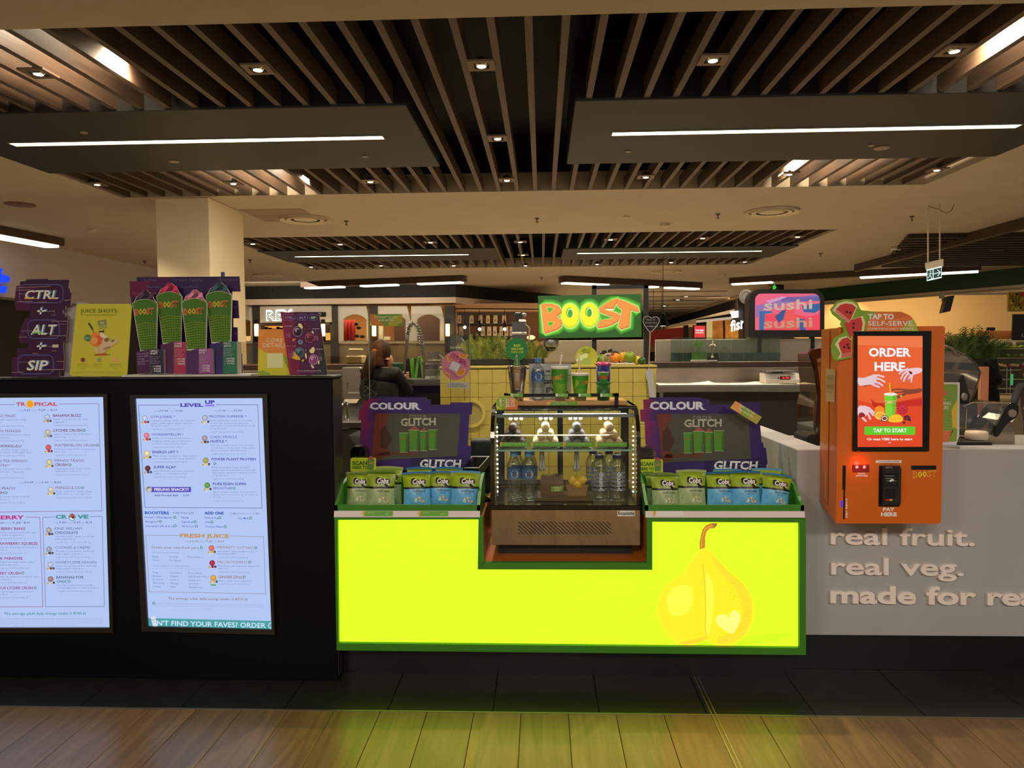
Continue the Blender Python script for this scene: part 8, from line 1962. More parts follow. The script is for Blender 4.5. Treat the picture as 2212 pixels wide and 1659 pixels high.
for x0, x1 in ((1279, 1288.5), (1391.5, 1401)): a, b = at(x0, 616, Y=Yf), at(x1, 616, Y=Yf); mb.box(a.x, b.x, Yf, Yf + .035, iz, a.z)
post(1279, 1401, 615.5, 624)
mb.build('post_frame', mat((16, 18, 18), .35), sg)
w = at(1190, 733, Y=YS2 + .06); o = thing('dome_camera', 'silver dome camera hung beneath the lit green sign', 'camera', w - V((0, 0, .09)))
MB().lathe([(.054, .0), (.058, -.012), (.052, -.05), (.046, -.056)][::-1], w, 24).build('housing', mat((150, 150, 150), .25, .5), o, True); MB().ball(w - V((0, 0, .05)), .042, 18, 10).build('dome', mat((16, 15, 14), .06, coat=.5), o, True)
def fern(name, lab, px0, px1, ybase, ytop, Y, n, cols, grp=None, z=None):
 a, b = at(px0, ybase, Y=Y), at(px1, ybase, Y=Y); o = thing(name, lab, 'plant', ((a.x + b.x) / 2, Y, a.z if z is None else z), grp); H_ = (ybase - ytop) * pxs(Y); mb = MB(); rnd = random.Random(px0)
 for i in range(n):
  x = rnd.uniform(a.x, b.x); y = Y + rnd.uniform(-.03, .06); h = H_ * rnd.uniform(.55, 1.0); d = rnd.uniform(-.5, .5) + (x - (a.x + b.x) / 2) / (b.x - a.x) * .8; dy = rnd.uniform(-.3, .3)
  m = rnd.randrange(len(cols)); P_ = [V((x, y, o.location.z))]; S_ = 7
  for j in range(1, S_ + 1): t = j / S_; P_.append(V((x + d * h * t ** 1.7, y + dy * h * t ** 1.5, o.location.z + h * (t - .22 * abs(d) * t * t * 2))))
  for j in range(S_):
   p, q = P_[j], P_[j + 1]; u = (q - p); s_ = V((u.z, 0, -u.x)).normalized()
   L = .030 * h / .2 * (1 - j / (S_ + 1)) ** .6 + .004
   for sd in (-1, 1):
    for e in (0, .5):
     c = p + u * e; tip = c + s_ * sd * L + u * .6 + V((0, rnd.uniform(-.008, .008), 0)); mb.add([c, c + u * .22, tip], [(0, 1, 2)], m)
   mb.add([p - s_ * .0012, p + s_ * .0012, q], [(0, 1, 2)], m)
 f = mb.build('fronds', [mat(c, .5, name='frond') for c in cols], o); f['kind'] = 'stuff'
 return o
FC = [(136, 150, 50), (92, 118, 36), (168, 166, 66), (56, 80, 26)]
YP2 = YI + .2
mb = MB(); a, b = at(1012, 790, Y=YP2), at(1176, 790, Y=YP2); mb.cbox(a.x, b.x, YP2 - .05, YP2 + .1, iz + .0005, iz + .05, .004); tag(mb.build('planter', mat((24, 26, 20), .6)), 'low dark planter box under the ferns on the tiled island', 'planter')
for i, (x0, x1, yt, l) in enumerate(((1010, 1060, 735, 'feathery fern at the left end of the island planter'), (1050, 1100, 732, 'feathery fern in the middle of the island planter'), (1098, 1150, 742, 'feathery fern behind the green staff sign'), (1140, 1180, 752, 'low fern at the right end of the planter, beside the dome camera'))): fern('fern', l, x0, x1, 790, yt, YP2 + .02, 70, FC, 'ferns in the island planter', iz + .05)
zi = iz + .0005; YQ = YI + .12; s = pxs(YQ)
k = cv(1060, 720, 6.144)
o = thing('staff_love_sign', 'round dark green show-our-staff-some-love sign before the ferns', 'sign', (at(1117, 790, Y=YQ).x, YQ, zi)); p = (0, YQ, 0)
card('sign_card', [(x, y) for x, y in k(*El(347, 215, 145, 152), )][:6] + k((300, 352), (275, 380), (300, 480), (395, 480), (420, 375), (395, 352))[:0] + [(x, y) for x, y in k(*El(347, 215, 145, 152))][6:], p, NF, .004, (28, 88, 46), o)
card('sign_foot', k((310, 350), (385, 350), (400, 432), (295, 432)), (0, YQ + .005, 0), NF, .004, (28, 88, 46), o)
pr = Print(p, NF)
for t, x0, yb, x1 in (('SHOW', 305, 178, 398), ('OUR STAFF', 272, 222, 432), ('SOME LOVE', 272, 264, 435)): pr.text(t, *k((x0, yb))[0], k((x1, 0))[0][0], 5.2, (156, 164, 50), 2, off=.02)
pr.build('sign_print', o)
o = thing('feedback_sign', 'round lime tell-us-what-you-think sign on the island cap', 'sign', (at(1265, 793, Y=YQ).x, YQ, zi))
card('sign_card', k(*[(1272 + 148 * math.cos(t), 318 + 146 * math.sin(t)) for t in [math.pi * (.82 + 1.36 * i / 20) for i in range(21)]], (1390, 408), (1330, 450), (1090, 450), (1120, 400)), p, NF, .004, (146, 144, 44), o)
pr = Print(p, NF)
for t, x0, yb, x1 in (('TELL US', 1215, 220, 1320), ('WHAT YOU', 1198, 242, 1335), ('THINK', 1220, 262, 1315)): pr.text(t, *k((x0, yb))[0], k((x1, 0))[0][0], 3, (92, 98, 30), 2, off=.02, res=1)
pr.poly(k(*sm([(1130, 350), (1200, 290), (1290, 250), (1290, 330), (1220, 360), (1140, 375)], 1)), (176, 180, 120), 2); pr.poly(k((1222, 330), (1328, 330), (1325, 435), (1220, 435)), (126, 140, 70), 3); pr.build('sign_print', o)
a, b = at(1318, 791, Y=YI + .06), at(1372, 787, Y=YI + .06); mb = MB(); mb.cbox(a.x, b.x, YI + .06, YI + .2, zi, zi + .012, .004); tag(mb.build('fruit_tray', mat((206, 200, 186), .4)), 'shallow white tray under the fruit on the island', 'tray')
def fruit(name, lab, px, py, r, rgb, z0, sc=(1, 1, 1), dy=.1):
 Y = YI + dy; w = at(px, py, Y=Y); R_ = r * pxs(Y); rt = thing(name, lab, 'fruit', (w.x, Y, z0)); MB().ball((w.x, Y, z0 + R_ * sc[2]), R_, 18, 12, 0, sc).build('flesh', mat(rgb, .38, noise=.08, scale=30, bump=.08, name='fruit_skin'), rt, True)
 MB().tube([(w.x, Y, z0 + R_ * sc[2] * 1.96), (w.x + .002, Y, z0 + R_ * sc[2] * 2 + .006)], .002, 5).build('stem', mat((70, 56, 30), .7), rt)
fruit('orange', 'orange in the fruit pile on the island', 1329, 777, 11, (232, 140, 26), zi + .0125); fruit('green_apple', 'large green apple right of the orange on the island', 1361, 778, 13, (122, 150, 36), zi + .0125, (1, 1, .95), .11)
fruit('green_apple', 'green apple half hidden behind the bent straw', 1301, 777, 12, (110, 142, 40), zi, (1, 1, .95), .16); fruit('mango', 'yellow mango between the orange and the green apple', 1345, 775, 11, (222, 170, 44), zi + .0125, (.8, .8, 1.15), .17)
fruit('lemon', 'yellow lemon beside the dark lime on the island', 1377, 781, 8.5, (222, 190, 60), zi, (1, 1, 1.1), .12); fruit('lime', 'dark green lime at the right end of the fruit', 1386.5, 783, 9, (38, 86, 26), zi, (1, 1, .9), .09)
w = at(1316, 770, Y=YI + .25); mb = MB(); rnd = random.Random(5)
for i in range(46): t = rnd.uniform(0, math.pi); rr = rnd.uniform(.6, 1); mb.ball((w.x + .085 * math.cos(t) * rr, w.y + rnd.uniform(-.02, .02), zi + .022 + .085 * math.sin(t) * rr), .0135, 8, 6)
tag(mb.build('grapes', mat((84, 74, 40), .35, name='grape'), None, True), 'dark bunch of grapes heaped behind the fruit on the island', 'fruit')
k = cv(1160, 600, 7.373); o = thing('heart_chalkboard', 'heart shaped chalkboard with white edge on a thin stick', 'sign', (at(1402, 795, Y=YI).x, YI + .03, iz)); hy = YI + .03
hp = sm([(1825, 650), (1790, 615), (1730, 615), (1690, 660), (1690, 720), (1740, 800), (1805, 880), (1880, 800), (1950, 710), (1950, 660), (1910, 620), (1855, 625)], 1)
card('heart_board', k(*hp), (0, hy, 0), NF, .006, (26, 22, 20), o); pr = Print((0, hy, 0), NF); pr.line(k(*hp), 1.1, (170, 164, 156), 2, closed=True)
for t, x0, yb, x1 in (('Made of', 1740, 680, 1880), ('fruit ive', 1725, 728, 1905), ('indulgence', 1745, 782, 1925)): pr.text(t, *k((x0, yb))[0], k((x1, 0))[0][0], 3.6, (140, 134, 126), 3, res=1)
pr.build('chalk_print', o); MB().tube([at(1404.5, 718, Y=hy + .004), (at(1402, 790, Y=hy).x, hy + .004, iz)], .0045, 6).build('stick', mat((170, 148, 124), .6), o)
o = thing('paddle_tag', 'long pale paddle tag hanging by string over the yellow tiles', 'tag', at(1410, 860, Y=YI - .02)); py_ = YI - .02
card('paddle', [(1396, 802), (1400, 797.5), (1407, 797), (1411, 803), (1412, 815), (1417, 862), (1404, 862), (1399, 825), (1395, 812)], (0, py_, 0), NF, .008, (150, 144, 138), o)
MB().tube([at(1405, 799, Y=py_), at(1401, 793, Y=py_), at(1399, 787, Y=YI + .01), at(1403, 788, Y=YI + .02)], .0018, 5).build('string', mat((176, 150, 110), .7), o)
m_jug = glass((226, 230, 228), .22, .05, 'clear_jug')
def jug(lab, px0, px1, yt, yb_, Y, grp=None, lid=None, z=None):
 a, b = at(px0, yb_, Y=Y), at(px1, yt, Y=Y); r = (b.x - a.x) / 2; cx = (a.x + b.x) / 2; z0 = a.z if z is None else z; h = b.z - z0
 o = thing('blender_jug', lab, 'jug', (cx, Y, z0), grp)
 MB().lathe([(r * .8, 0), (r * .84, h * .05), (r * .98, h * .62), (r, h * .68), (r * .96, h * .72), (r * .99, h * .95), (r * .9, h)], (cx, Y, z0), 4).build('jug_body', m_jug, o)
 MB().lathe([(r * .97, h * .64), (r * 1.05, h * .66), (r * 1.05, h * .69), (r * .97, h * .71)], (cx, Y, z0), 4).build('rim', mat((176, 170, 160), .2, .2), o)
 MB().tube([(cx + r * .8, Y - r * .3, z0 + h * .9), (cx + r * 1.4, Y - r * .3, z0 + h * .8), (cx + r * 1.35, Y - r * .3, z0 + h * .35), (cx + r * .8, Y - r * .3, z0 + h * .3)], r * .12, 6).build('handle', mat((150, 146, 140), .25), o, True)
 if lid: MB().cbox(cx - r * .55, cx + r * .35, Y - r * .4, Y + r * .4, z0 + h, z0 + h * 1.16, .006).build('lid', mat((28, 32, 28), .4), o); MB().ball((cx + r * .7, Y, z0 + h * 1.1), r * .36, 12, 8, 0, (1, 1, .9)).build('spout', mat((170, 166, 158), .2, .6), o, True)
 return o
bz = at(1110, 784, Y=7.3).z
jug('tall stack of clear blender jugs under a black lid behind the ferns', 1106, 1137, 690, 784, 7.2, None, True, bz)
jug('clear blender jug on the sink bench left of the tiled island', 925, 951, 760, 818, 5.75, 'clear jugs at the sink', None, at(920, 819, Y=5.6).z + .001); jug('clear blender jug half hidden by the pink round sticker', 973, 1000, 722, 800, 6.0, 'clear jugs at the sink', None, at(920, 819, Y=5.6).z + .001)
YB2 = 7.3; zt_ = at(1180, 784, Y=YB2).z; bx0, bx1 = at(300, 784, Y=YB2).x, at(1905, 784, Y=YB2).x
bb = thing('back_bar', 'long back bar with dark brown ledge over brushed steel', 'counter', ((bx0 + bx1) / 2, YB2, 0))
mb = MB(); mb.cbox(bx0, bx1, YB2 - .03, YB2 + .5, zt_ - .052, zt_ + .0, .003); mb.build('ledge', mat((74, 50, 36), .4, noise=.1, scale=4, name='brown_ledge'), bb)
mb = MB(); mb.box(bx0, bx1, YB2, YB2 + .02, .85, zt_ - .054); mb.build('splashback', mat((170, 158, 142), .26, .9, .06, 5, .5, (60, 1, 1), name='brushed_splash'), bb)
mb = MB(); mb.box(bx0, bx1, YB2 - .006, YB2, zt_ - .066, zt_ - .054); mb.build('edge_strip', mat((212, 196, 170), .35), bb)
mb = MB(); mb.box(bx0, bx1, YB2 + .02, YB2 + .48, 0, zt_ - .054); mb.build('carcass', mat((60, 52, 44), .6), bb)
ge = thing('glass_screen', 'row of clear glass panels with a blue band along the back bar, right half', 'screen', at(1555, 776, Y=YB2 + .1)); ORG[ge] = V((ORG[ge].x, YB2 + .1, zt_)); ge.location = ORG[ge]
for i in range(9):
 x0 = 1449 + i * 26.4; x1 = x0 + 25.6; a, b = at(x0, 776, Y=YB2 + .1), at(x1, 728.5, Y=YB2 + .1); MB().box(a.x, b.x, YB2 + .1, YB2 + .108, zt_, b.z).build('panel', glass((226, 234, 226), .10, .05, 'screen_glass'), ge)
 a, b = at(x0, 775, Y=YB2 + .12), at(x1, 762, Y=YB2 + .12); MB().box(a.x, b.x, YB2 + .12, YB2 + .122, zt_, b.z).build('blue_band', mat((110, 140, 150), .4), ge)
a, b = at(1416, 776, Y=YB2 + .25), at(1775, 731, Y=YB2 + .25); mb = MB(); mb.cbox(a.x, b.x, YB2 + .25, YB2 + .29, zt_ + .0005, b.z, .003); tag(mb.build('grey_screen_wall', mat((186, 178, 162), .5)), 'low grey screen wall behind the glass panels on the back bar', 'screen')
a, b = at(1172, 776, Y=YB2 + .3), at(1392, 734, Y=YB2 + .3); mb = MB(); mb.cbox(a.x, b.x, YB2 + .3, YB2 + .34, zt_ + .0005, b.z, .003); tag(mb.build('pale_screen_wall', mat((196, 182, 150), .45)), 'pale screen wall on the back bar under the lit sign', 'screen')
mb = MB(); a, b = at(505, 784, Y=YB2 + .05), at(1015, 735, Y=YB2 + .05); mb.box(a.x, b.x, YB2 + .05, YB2 + .06, zt_ + .0005, b.z); tag(mb.build('sneeze_guard', glass((238, 232, 216), .10, .03)), 'long clear sneeze guard on the back bar before the cafe windows', 'screen')
for x0, x1, yt, lab in ((747, 782, 768, 'wide pale stack of trays on the back bar behind the worker'), (752, 776, 757, 'pale folded cloth pile on the tray stack')):
 a, b = at(x0, 783, Y=YB2 + .2), at(x1, yt, Y=YB2 + .2); mb = MB(); mb.cbox(a.x, b.x, YB2 + .2, YB2 + .4, zt_ + .0005 if yt > 760 else at(0, 768, Y=YB2 + .2).z + .02, b.z + (.02 if yt < 760 else 0), .012); tag(mb.build('tray_stack' if yt > 760 else 'cloth_pile', mat((206, 192, 150), .5)), lab, 'trays' if yt > 760 else 'cloth')
zt2 = zt_ + .0005; YA = YB2 + .0; s = pxs(YA)
w = at(1510, 770, Y=YA); o = thing('palm_award', 'green acrylic palm tree award on a white base on the back bar', 'award', (w.x, YA, zt2)); W_ = 16.5 * s
MB().cbox(w.x - W_ * .98, w.x + W_ * .98, YA - .02, YA + .04, zt2, zt2 + 4 * s, .002).build('base', mat((206, 200, 190), .4), o); MB().box(w.x - W_ * .9, w.x + W_ * .95, YA, YA + .012, zt2 + 4 * s, zt2 + 21 * s).build('plaque', mat((76, 130, 40), .3), o)
mb = MB(); c_ = V((w.x - 2 * s, YA + .006, zt2 + 38 * s)); mb.box(c_.x - 1.2 * s, c_.x + 1.2 * s, YA, YA + .01, zt2 + 20 * s, c_.z)
for i in range(8):
 t = math.radians(-40 + i * 37); q = c_ + V((math.cos(t) * 13 * s, 0, math.sin(t) * 9 * s - abs(math.cos(t)) * 6 * s)); m_ = (c_ + q) / 2 + V((0, 0, 3.5 * s)); mb.prism([c_, m_ + V((0, 0, 2 * s)), q, m_ - V((0, 0, 1.5 * s))], (0, .008, 0))
mb.build('palm', mat((96, 160, 40), .3), o)
xx = at(1400 + 1025 / 7.373, 776, Y=YA).x
o = thing('figure_trophy', 'small silver figure trophy on a black and white base', 'trophy', (xx, YA, zt2))
MB().cbox(xx - 9 * s, xx + 9 * s, YA - .03, YA + .03, zt2, zt2 + 3.4 * s, .001).build('base', mat((206, 200, 190), .3), o); MB().box(xx - 5 * s, xx + 5 * s, YA - .018, YA + .018, zt2 + 3.4 * s, zt2 + 8 * s).build('plinth', M_blk, o)
mb = MB(); mb.lathe([(5 * s, 8 * s), (3 * s, 11 * s), (1.3 * s, 16 * s), (1.0 * s, 20 * s), (2.6 * s, 27 * s), (2.2 * s, 31 * s), (4 * s, 35 * s), (2.2 * s, 38 * s), (1 * s, 39.4 * s)], (xx, YA, zt2), 14); mb.ball((xx, YA, zt2 + 41.5 * s), 2 * s, 10, 8)
for sd in (-1, 1): mb.tube([(xx + sd * 3 * s, YA, zt2 + 36.5 * s), (xx + sd * 6.5 * s, YA, zt2 + 33 * s), (xx + sd * 3.5 * s, YA - .01, zt2 + 31.5 * s)], 1.2 * s, 6)
mb.build('figure', mat((214, 202, 176), .15, .9), o, True)
xx = at(1400 + 1215 / 7.373, 776, Y=YA).x; o = thing('glass_award', 'clear teardrop glass award with gold lettering', 'award', (xx, YA, zt2))
mb = MB(); mb.prism([(xx + dx * s, YA, zt2 + dz * s) for dx, dz in ((-6, 0), (-12, 9), (-13, 16), (-9, 25), (0, 33), (9, 25), (13, 14), (10, 4), (6, 0))], (0, .015, 0)); mb.build('plate', glass((226, 232, 222), .25, .02), o)
pr = Print((0, YA - .001, 0), NF)
for j, t in enumerate(('BEST', 'FRANCHISE', '2.0', 'AWARD')): pr.text(t, 1558, 755 + j * 4.5, 1571, 2.6, (120, 116, 50), 2, res=1)
pr.build('award_print', o)
YN = 6.5; a, b = at(1419, 838, Y=YN), at(1790, 838, Y=YN); z_b = at(1600, 833, Y=YN).z
bn = thing('steel_bench', 'stainless bench under the right half of the back bar', 'bench', ((a.x + b.x) / 2, YN, 0))
mb = MB(); mb.cbox(a.x, b.x, YN, YB2 - .01, z_b - .055, z_b, .004); mb.build('top', M_steel, bn)
mb = MB(); mb.box(a.x, b.x, YN + .45, YN + .5, .02, z_b - .06); mb.build('back_panel', mat((44, 38, 32), .5), bn); mb = MB(); mb.box(a.x, b.x, YN + .02, YN + .45, .25, .29); mb.build('shelf', M_steel, bn)
for x in (a.x + .03, b.x - .06): MB().box(x, x + .03, YN + .03, YN + .06, 0, z_b - .056).build('leg', M_steel, bn)
mb = MB(); n = 22
for j in range(3):
 for i in range(n + 1): t = i / n; mb.v.append((a.x + .02 + (b.x - a.x - .1) * t, YN + .03 + j * .16 + .02 * math.sin(t * 9 + j), z_b + .004 + (.014 * max(0, math.sin(t * 17 + j * 1.3)) ** 3 if j else .002) + (.02 if i == 8 and j == 2 else 0)))
for j in range(2):
 for i in range(n): q = j * (n + 1) + i; mb.f.append((q, q + 1, q + n + 2, q + n + 1)); mb.m.append(0)
tag(mb.build('white_cloth', mat((232, 220, 196), .8), None, True), 'rumpled white cloth spread along the steel bench', 'cloth')
YSc = YN + .12; s = pxs(YSc); x0, x1 = at(1655, 825, Y=YSc).x, at(1729, 825, Y=YSc).x; zb = z_b + .03
o = thing('kitchen_scale', 'white kitchen scale with red digits on the cloth', 'scale', ((x0 + x1) / 2, YSc, z_b + .006))
prf = [(-.0, 0), (0, .03), (.05, .085), (.2, .085), (.2, 0)]
mb = MB(); mb.prism([(x0, YSc + y, z_b + .012 + z) for y, z in prf], (x1 - x0, 0, 0)); mb.build('body', mat((214, 206, 196), .4), o); MB().cbox(x0 + .01, x1 - .03, YSc + .03, YSc + .25, z_b + .11, z_b + .122, .003).build('platter', M_steel, o); MB().box(x0 + .1, x1 - .12, YSc + .1, YSc + .18, z_b + .096, z_b + .111).build('neck', mat((120, 116, 110), .4), o)
nS = V((0, -.74, .67)).normalized(); pS = V((0, YSc + .02, z_b + .012 + .052)); pr = Print(pS, nS, step=.001); pr.poly([(1685, 813), (1708, 813), (1707, 820), (1684, 820)], (60, 10, 12), 2); pr.text('0.00', 1690, 818, 1705, 4, (255, 50, 60), 4, em=2.5); pr.poly([(1680, 815), (1683, 815), (1683, 818), (1680, 818)], (90, 30, 30), 2); pr.build('display', o)
for x in (x0 + .04, x1 - .04): MB().lathe([(.018, 0), (.02, .006), (.018, .013)], (x, YSc + .03, z_b + .0), 12).build('foot', mat((150, 50, 40), .5), o)
YV = 4.35; vz0 = zc - .003; a, b = at(798, 860, Y=YV), at(1014.5, 677, Y=YV)
vs = thing('perspex_screen', 'tall clear perspex screen above the left order screen', 'screen', ((a.x + b.x) / 2, YV, .9))
mb = MB(); mb.prism([V((a.x, YV, .9)), V((b.x, YV, .9)), V((b.x, YV, b.z - .02)), V((b.x - .006, YV, b.z - .006)), V((b.x - .02, YV, b.z)), V((a.x, YV, b.z))], (0, .006, 0)); mb.build('sheet', glass((246, 246, 242), .05), vs)
for x0 in (a.x, b.x - .003): MB().box(x0, x0 + .003, YV - .0005, YV + .0065, .9, b.z - .02).build('polished_edge', mat((176, 176, 160), .2), vs)
MB().box(a.x - .02, b.x + .02, YV - .04, YV + .05, 0, .9).build('screen_cabinet', mat((46, 44, 40), .4), vs)
o = thing('no_notes_notice', 'orange to lime no $100 notes notice stuck high on the perspex', 'notice', at(834, 704, Y=YV - .003)); p = (0, YV - .003, 0); k = cv(740, 640, 6.912)
card('notice_card', k((407, 265), (892, 265), (892, 450), (407, 440)), p, NF, .0015, (112, 140, 48), o); pr = Print(p, NF); pr.poly(k((407, 265), (470, 265), (620, 442), (407, 440)), (198, 116, 60), 1); pr.poly(k((720, 330), (892, 265), (892, 450), (670, 445)), (166, 154, 50), 1); pr.poly(k((407, 360), (450, 441), (407, 440)), (196, 160, 60), 2); pr.poly(k(*sm([(800, 445), (830, 410), (892, 395), (892, 450)], 1)), (104, 140, 50), 3)
for t, x0, yb, x1 in (("WE DON'T ACCEPT", 470, 328, 826), ('$100 NOTES', 535, 372, 762)): pr.text(t, *k((x0, yb))[0], k((x1, 0))[0][0], 4.8, (206, 206, 150), 3, off=.03)
pr.text('card payments and smaller notes are welcome', *k((485, 405))[0], k((810, 0))[0][0], 2, (190, 180, 120), 3, res=1); pr.build('notice_print', o)
k = cv(940, 640, 6.381); o = thing('juicy_menu_sticker', 'round pink our-real-juicy-menu sticker with orange slices on the perspex edge', 'sticker', at(984, 822, Y=YV - .003))
card('sticker_disc', k(*El(282, 955, 195, 200, 36)), p, NF, .0015, (190, 112, 132), o); pr = Print(p, NF)
for cx, cy, a0, a1, r in ((390, 790, 190, 350, 70), (225, 850, 120, 260, 62), (345, 1030, 190, 390, 70), (150, 1110, -20, 110, 60)):
 X, Y_ = k((cx, cy))[0]; pr.disc(X, Y_, r / 6.38, (214, 160, 90), l=1, a0=a0, a1=a1); pr.disc(X, Y_, r / 6.38 * .8, (206, 124, 30), l=2, a0=a0, a1=a1)
pr.rtext('OUR REAL', *k((335, 852))[0], 33, 38, 5.6, (150, 30, 70), 4, .03); pr.rtext('JUICY MENU', *k((325, 888))[0], 33, 44, 5.6, (150, 30, 70), 4, .03); pr.poly(k((240, 890), (350, 945), (300, 1048), (190, 995)), (196, 186, 180), 3)
pr.rtext('scan here and order', *k((235, 1045))[0], 33, 34, 2, (150, 40, 80), 4, res=1); pr.rtext('with no queue at all', *k((228, 1062))[0], 33, 34, 2, (150, 40, 80), 4, res=1); pr.build('sticker_print', o)
o = thing('white_notice', 'small white two line notice below the pink sticker', 'notice', at(989, 839, Y=YV - .003)); card('notice_card', k((168, 1188), (467, 1192), (466, 1270), (166, 1262)), p, NF, .0015, (176, 168, 156), o); pr = Print(p, NF)
pr.text('Pay wave machines are', *k((212, 1216))[0], k((398, 0))[0][0], 2.4, (70, 64, 60), 2, off=.03, res=1); pr.text('Please scroll your membership', *k((212, 1244))[0], k((425, 0))[0][0], 2.4, (70, 64, 60), 2, off=.03, res=1); pr.build('notice_print', o)
YK2 = 5.6; z_s = at(920, 819, Y=YK2).z; a, b = at(800, 819, Y=YK2), at(1012, 819, Y=YK2)
o = thing('sink_bench', 'steel sink bench in front of the worker', 'bench', ((a.x + b.x) / 2, YK2, 0)); MB().cbox(a.x, b.x, YK2, YK2 + .6, z_s - .05, z_s, .004).build('top', M_steel, o); MB().box(a.x + .02, b.x - .01, YK2 + .3, YK2 + .55, .0, z_s - .051).build('cabinet', mat((56, 50, 44), .4), o)
k = cv(740, 640, 6.912); o = thing('spring_tap', 'tall spring hose pull-down tap arching beside the worker', 'tap', (at(917, 818, Y=YK2 + .3).x, YK2 + .3, z_s)); Yt = YK2 + .2
P_ = [at(*q, Y=Yt) for q in k((1215, 1240), (1215, 1000), (1205, 850), (1190, 740), (1165, 600), (1140, 500), (1100, 430), (1050, 400), (1005, 425), (985, 480), (975, 560))]; P_[0].z = z_s
MB().tube(P_, .010, 8).build('hose', mat((120, 110, 100), .3, .7), o, True)
mb = MB(); hp_ = [];
for i in range(10):
 p0, p1 = P_[i], P_[i + 1]; nn_ = max(3, int((p1 - p0).length / .0035))
 if i < 3: continue
 for j in range(nn_):
  c = p0 + (p1 - p0) * j / nn_; t = len(hp_) * 1.05; u = (p1 - p0).normalized(); e1 = u.cross(V((0, 1, 0))).normalized(); hp_.append(c + (e1 * math.cos(t) + V((0, 1, 0)) * math.sin(t)) * .019)
mb.tube(hp_, .0036, 5); mb.build('spring', mat((196, 186, 172), .2, .9), o, True)
MB().tube([at(*q, Y=Yt) for q in k((975, 560), (968, 640), (945, 860), (925, 1050), (922, 1140))], [.014, .013, .011, .011, .013], 8).build('spray_handle', mat((150, 138, 124), .25, .8), o, True)
MB().tube([at(*q, Y=Yt) for q in k((1213, 985), (1190, 985))], .02, 8).build('clamp', mat((90, 84, 78), .3, .6), o)
a, b = at(842, 818, Y=YK2 + .42), at(884, 785, Y=YK2 + .42); o = thing('green_tub', 'dark green plastic tub behind the worker\'s shoulder', 'tub', ((a.x + b.x) / 2, YK2 + .46, z_s)); MB().cbox(a.x, b.x + .02, YK2 + .42, YK2 + .58, z_s, b.z, .006).build('body', mat((22, 84, 40), .4), o); MB().cbox(a.x - .006, b.x + .026, YK2 + .414, YK2 + .586, b.z - .012, b.z + .003, .003).build('rim', mat((60, 110, 60), .4), o)
a, b = at(876, 818, Y=YK2 + .36), at(917, 774, Y=YK2 + .36); o = thing('black_rack', 'dark rack holding the lime green boards by the tap', 'rack', ((a.x + b.x) / 2, YK2 + .38, z_s)); MB().cbox(a.x, b.x, YK2 + .36, YK2 + .40, z_s, b.z, .004).build('body', mat((20, 34, 28), .4), o)
m_lm = mat((112, 196, 30), .4, name='lime_plastic')
for q, l in (([(1003, 930), (1045, 925), (1075, 1238), (1025, 1238)], 'lime green board standing left in the dark rack'), ([(1110, 905), (1150, 915), (1110, 1230), (1072, 1238)], 'lime green board leaning the other way in the dark rack'), ([(1145, 900), (1172, 900), (1215, 1225), (1185, 1230)], 'lime green board at the right end of the dark rack')):
 mb = MB(); Q = [at(*e, Y=YK2 + .3) for e in k(*q)]
 for e in (2, 3): Q[e].z = z_s + .001
 mb.prism(Q, (0, .05, 0)); tag(mb.build('lime_board', m_lm), l, 'board', 'lime boards in the rack')
YH = 6.0; s = pxs(YH); a, b = at(690, 912, Y=YH), at(790, 912, Y=YH); z_h = a.z
o = thing('handwash_bench', 'steel hand wash bench with dark cupboard right of the partition', 'bench', ((a.x + b.x) / 2, YH, 0)); MB().cbox(a.x, b.x, YH, YH + .5, z_h - .045, z_h, .004).build('top', M_steel, o); MB().box(a.x + .01, b.x - .01, YH + .03, YH + .48, 0, z_h - .046).build('cupboard', mat((58, 58, 54), .3, .4), o)
MB().box(at(738, 928, Y=YH).x, at(773, 928, Y=YH).x, YH + .015, YH + .03, .06, at(0, 922, Y=YH).z - .03).build('door', mat((64, 62, 56), .3, .5), o); MB().box(at(738, 928, Y=YH).x, at(754, 928, Y=YH).x, YH, YH + .014, at(740, 924, Y=YH).z - .008, at(740, 924, Y=YH).z).build('handle', mat((150, 146, 138), .25, .8), o)
MB().box(a.x, b.x, YH + .49, YH + .5, z_h, at(0, 793, Y=YH).z - .1).build('splash_panel', M_steel, o)
a, b = at(741, 862, Y=YH + .38), at(781, 793, Y=YH + .38); o = thing('towel_dispenser', 'steel paper towel dispenser with a dark slot on the wall by the partition', 'dispenser', ((a.x + b.x) / 2, YH + .4, a.z)); MB().cbox(a.x, b.x, YH + .36, YH + .489, a.z, b.z, .008).build('case', mat((170, 156, 138), .3, .8), o); MB().box(a.x + .045, a.x + .05, YH + .358, YH + .361, a.z + .09, a.z + .15).build('level_slot', M_blk, o); MB().box(a.x + .05, b.x, YH + .357, YH + .361, a.z + .05, a.z + .063).build('maker_plate', mat((196, 188, 170), .4), o)
MB().prism([V((a.x + .02, YH + .36, a.z)), V((b.x - .02, YH + .36, a.z)), V((b.x - .03, YH + .3, a.z - .03)), V((a.x + .02, YH + .3, a.z - .03))], (0, .002, .002)).build('paper_towel', mat((206, 190, 160), .8), o)
w = at(748, 908, Y=YH + .2); o = thing('mixer_tap', 'chrome mixer tap on the hand wash bench', 'tap', (w.x, YH + .2, z_h)); MB().lathe([(.026, 0), (.024, .02), (.02, .03), (.02, .13), (.014, .14)], (w.x, YH + .2, z_h), 16).build('column', M_chrome, o, True); MB().tube([(w.x, YH + .2, z_h + .12), (w.x - .01, YH + .16, z_h + .14), (w.x - .02, YH + .1, z_h + .125), (w.x - .02, YH + .09, z_h + .09)], .012, 8).build('spout', M_chrome, o, True); MB().ball((w.x, YH + .2, z_h + .15), .02, 12, 8, 0, (1, 1, .7)).build('lever', M_chrome, o, True)
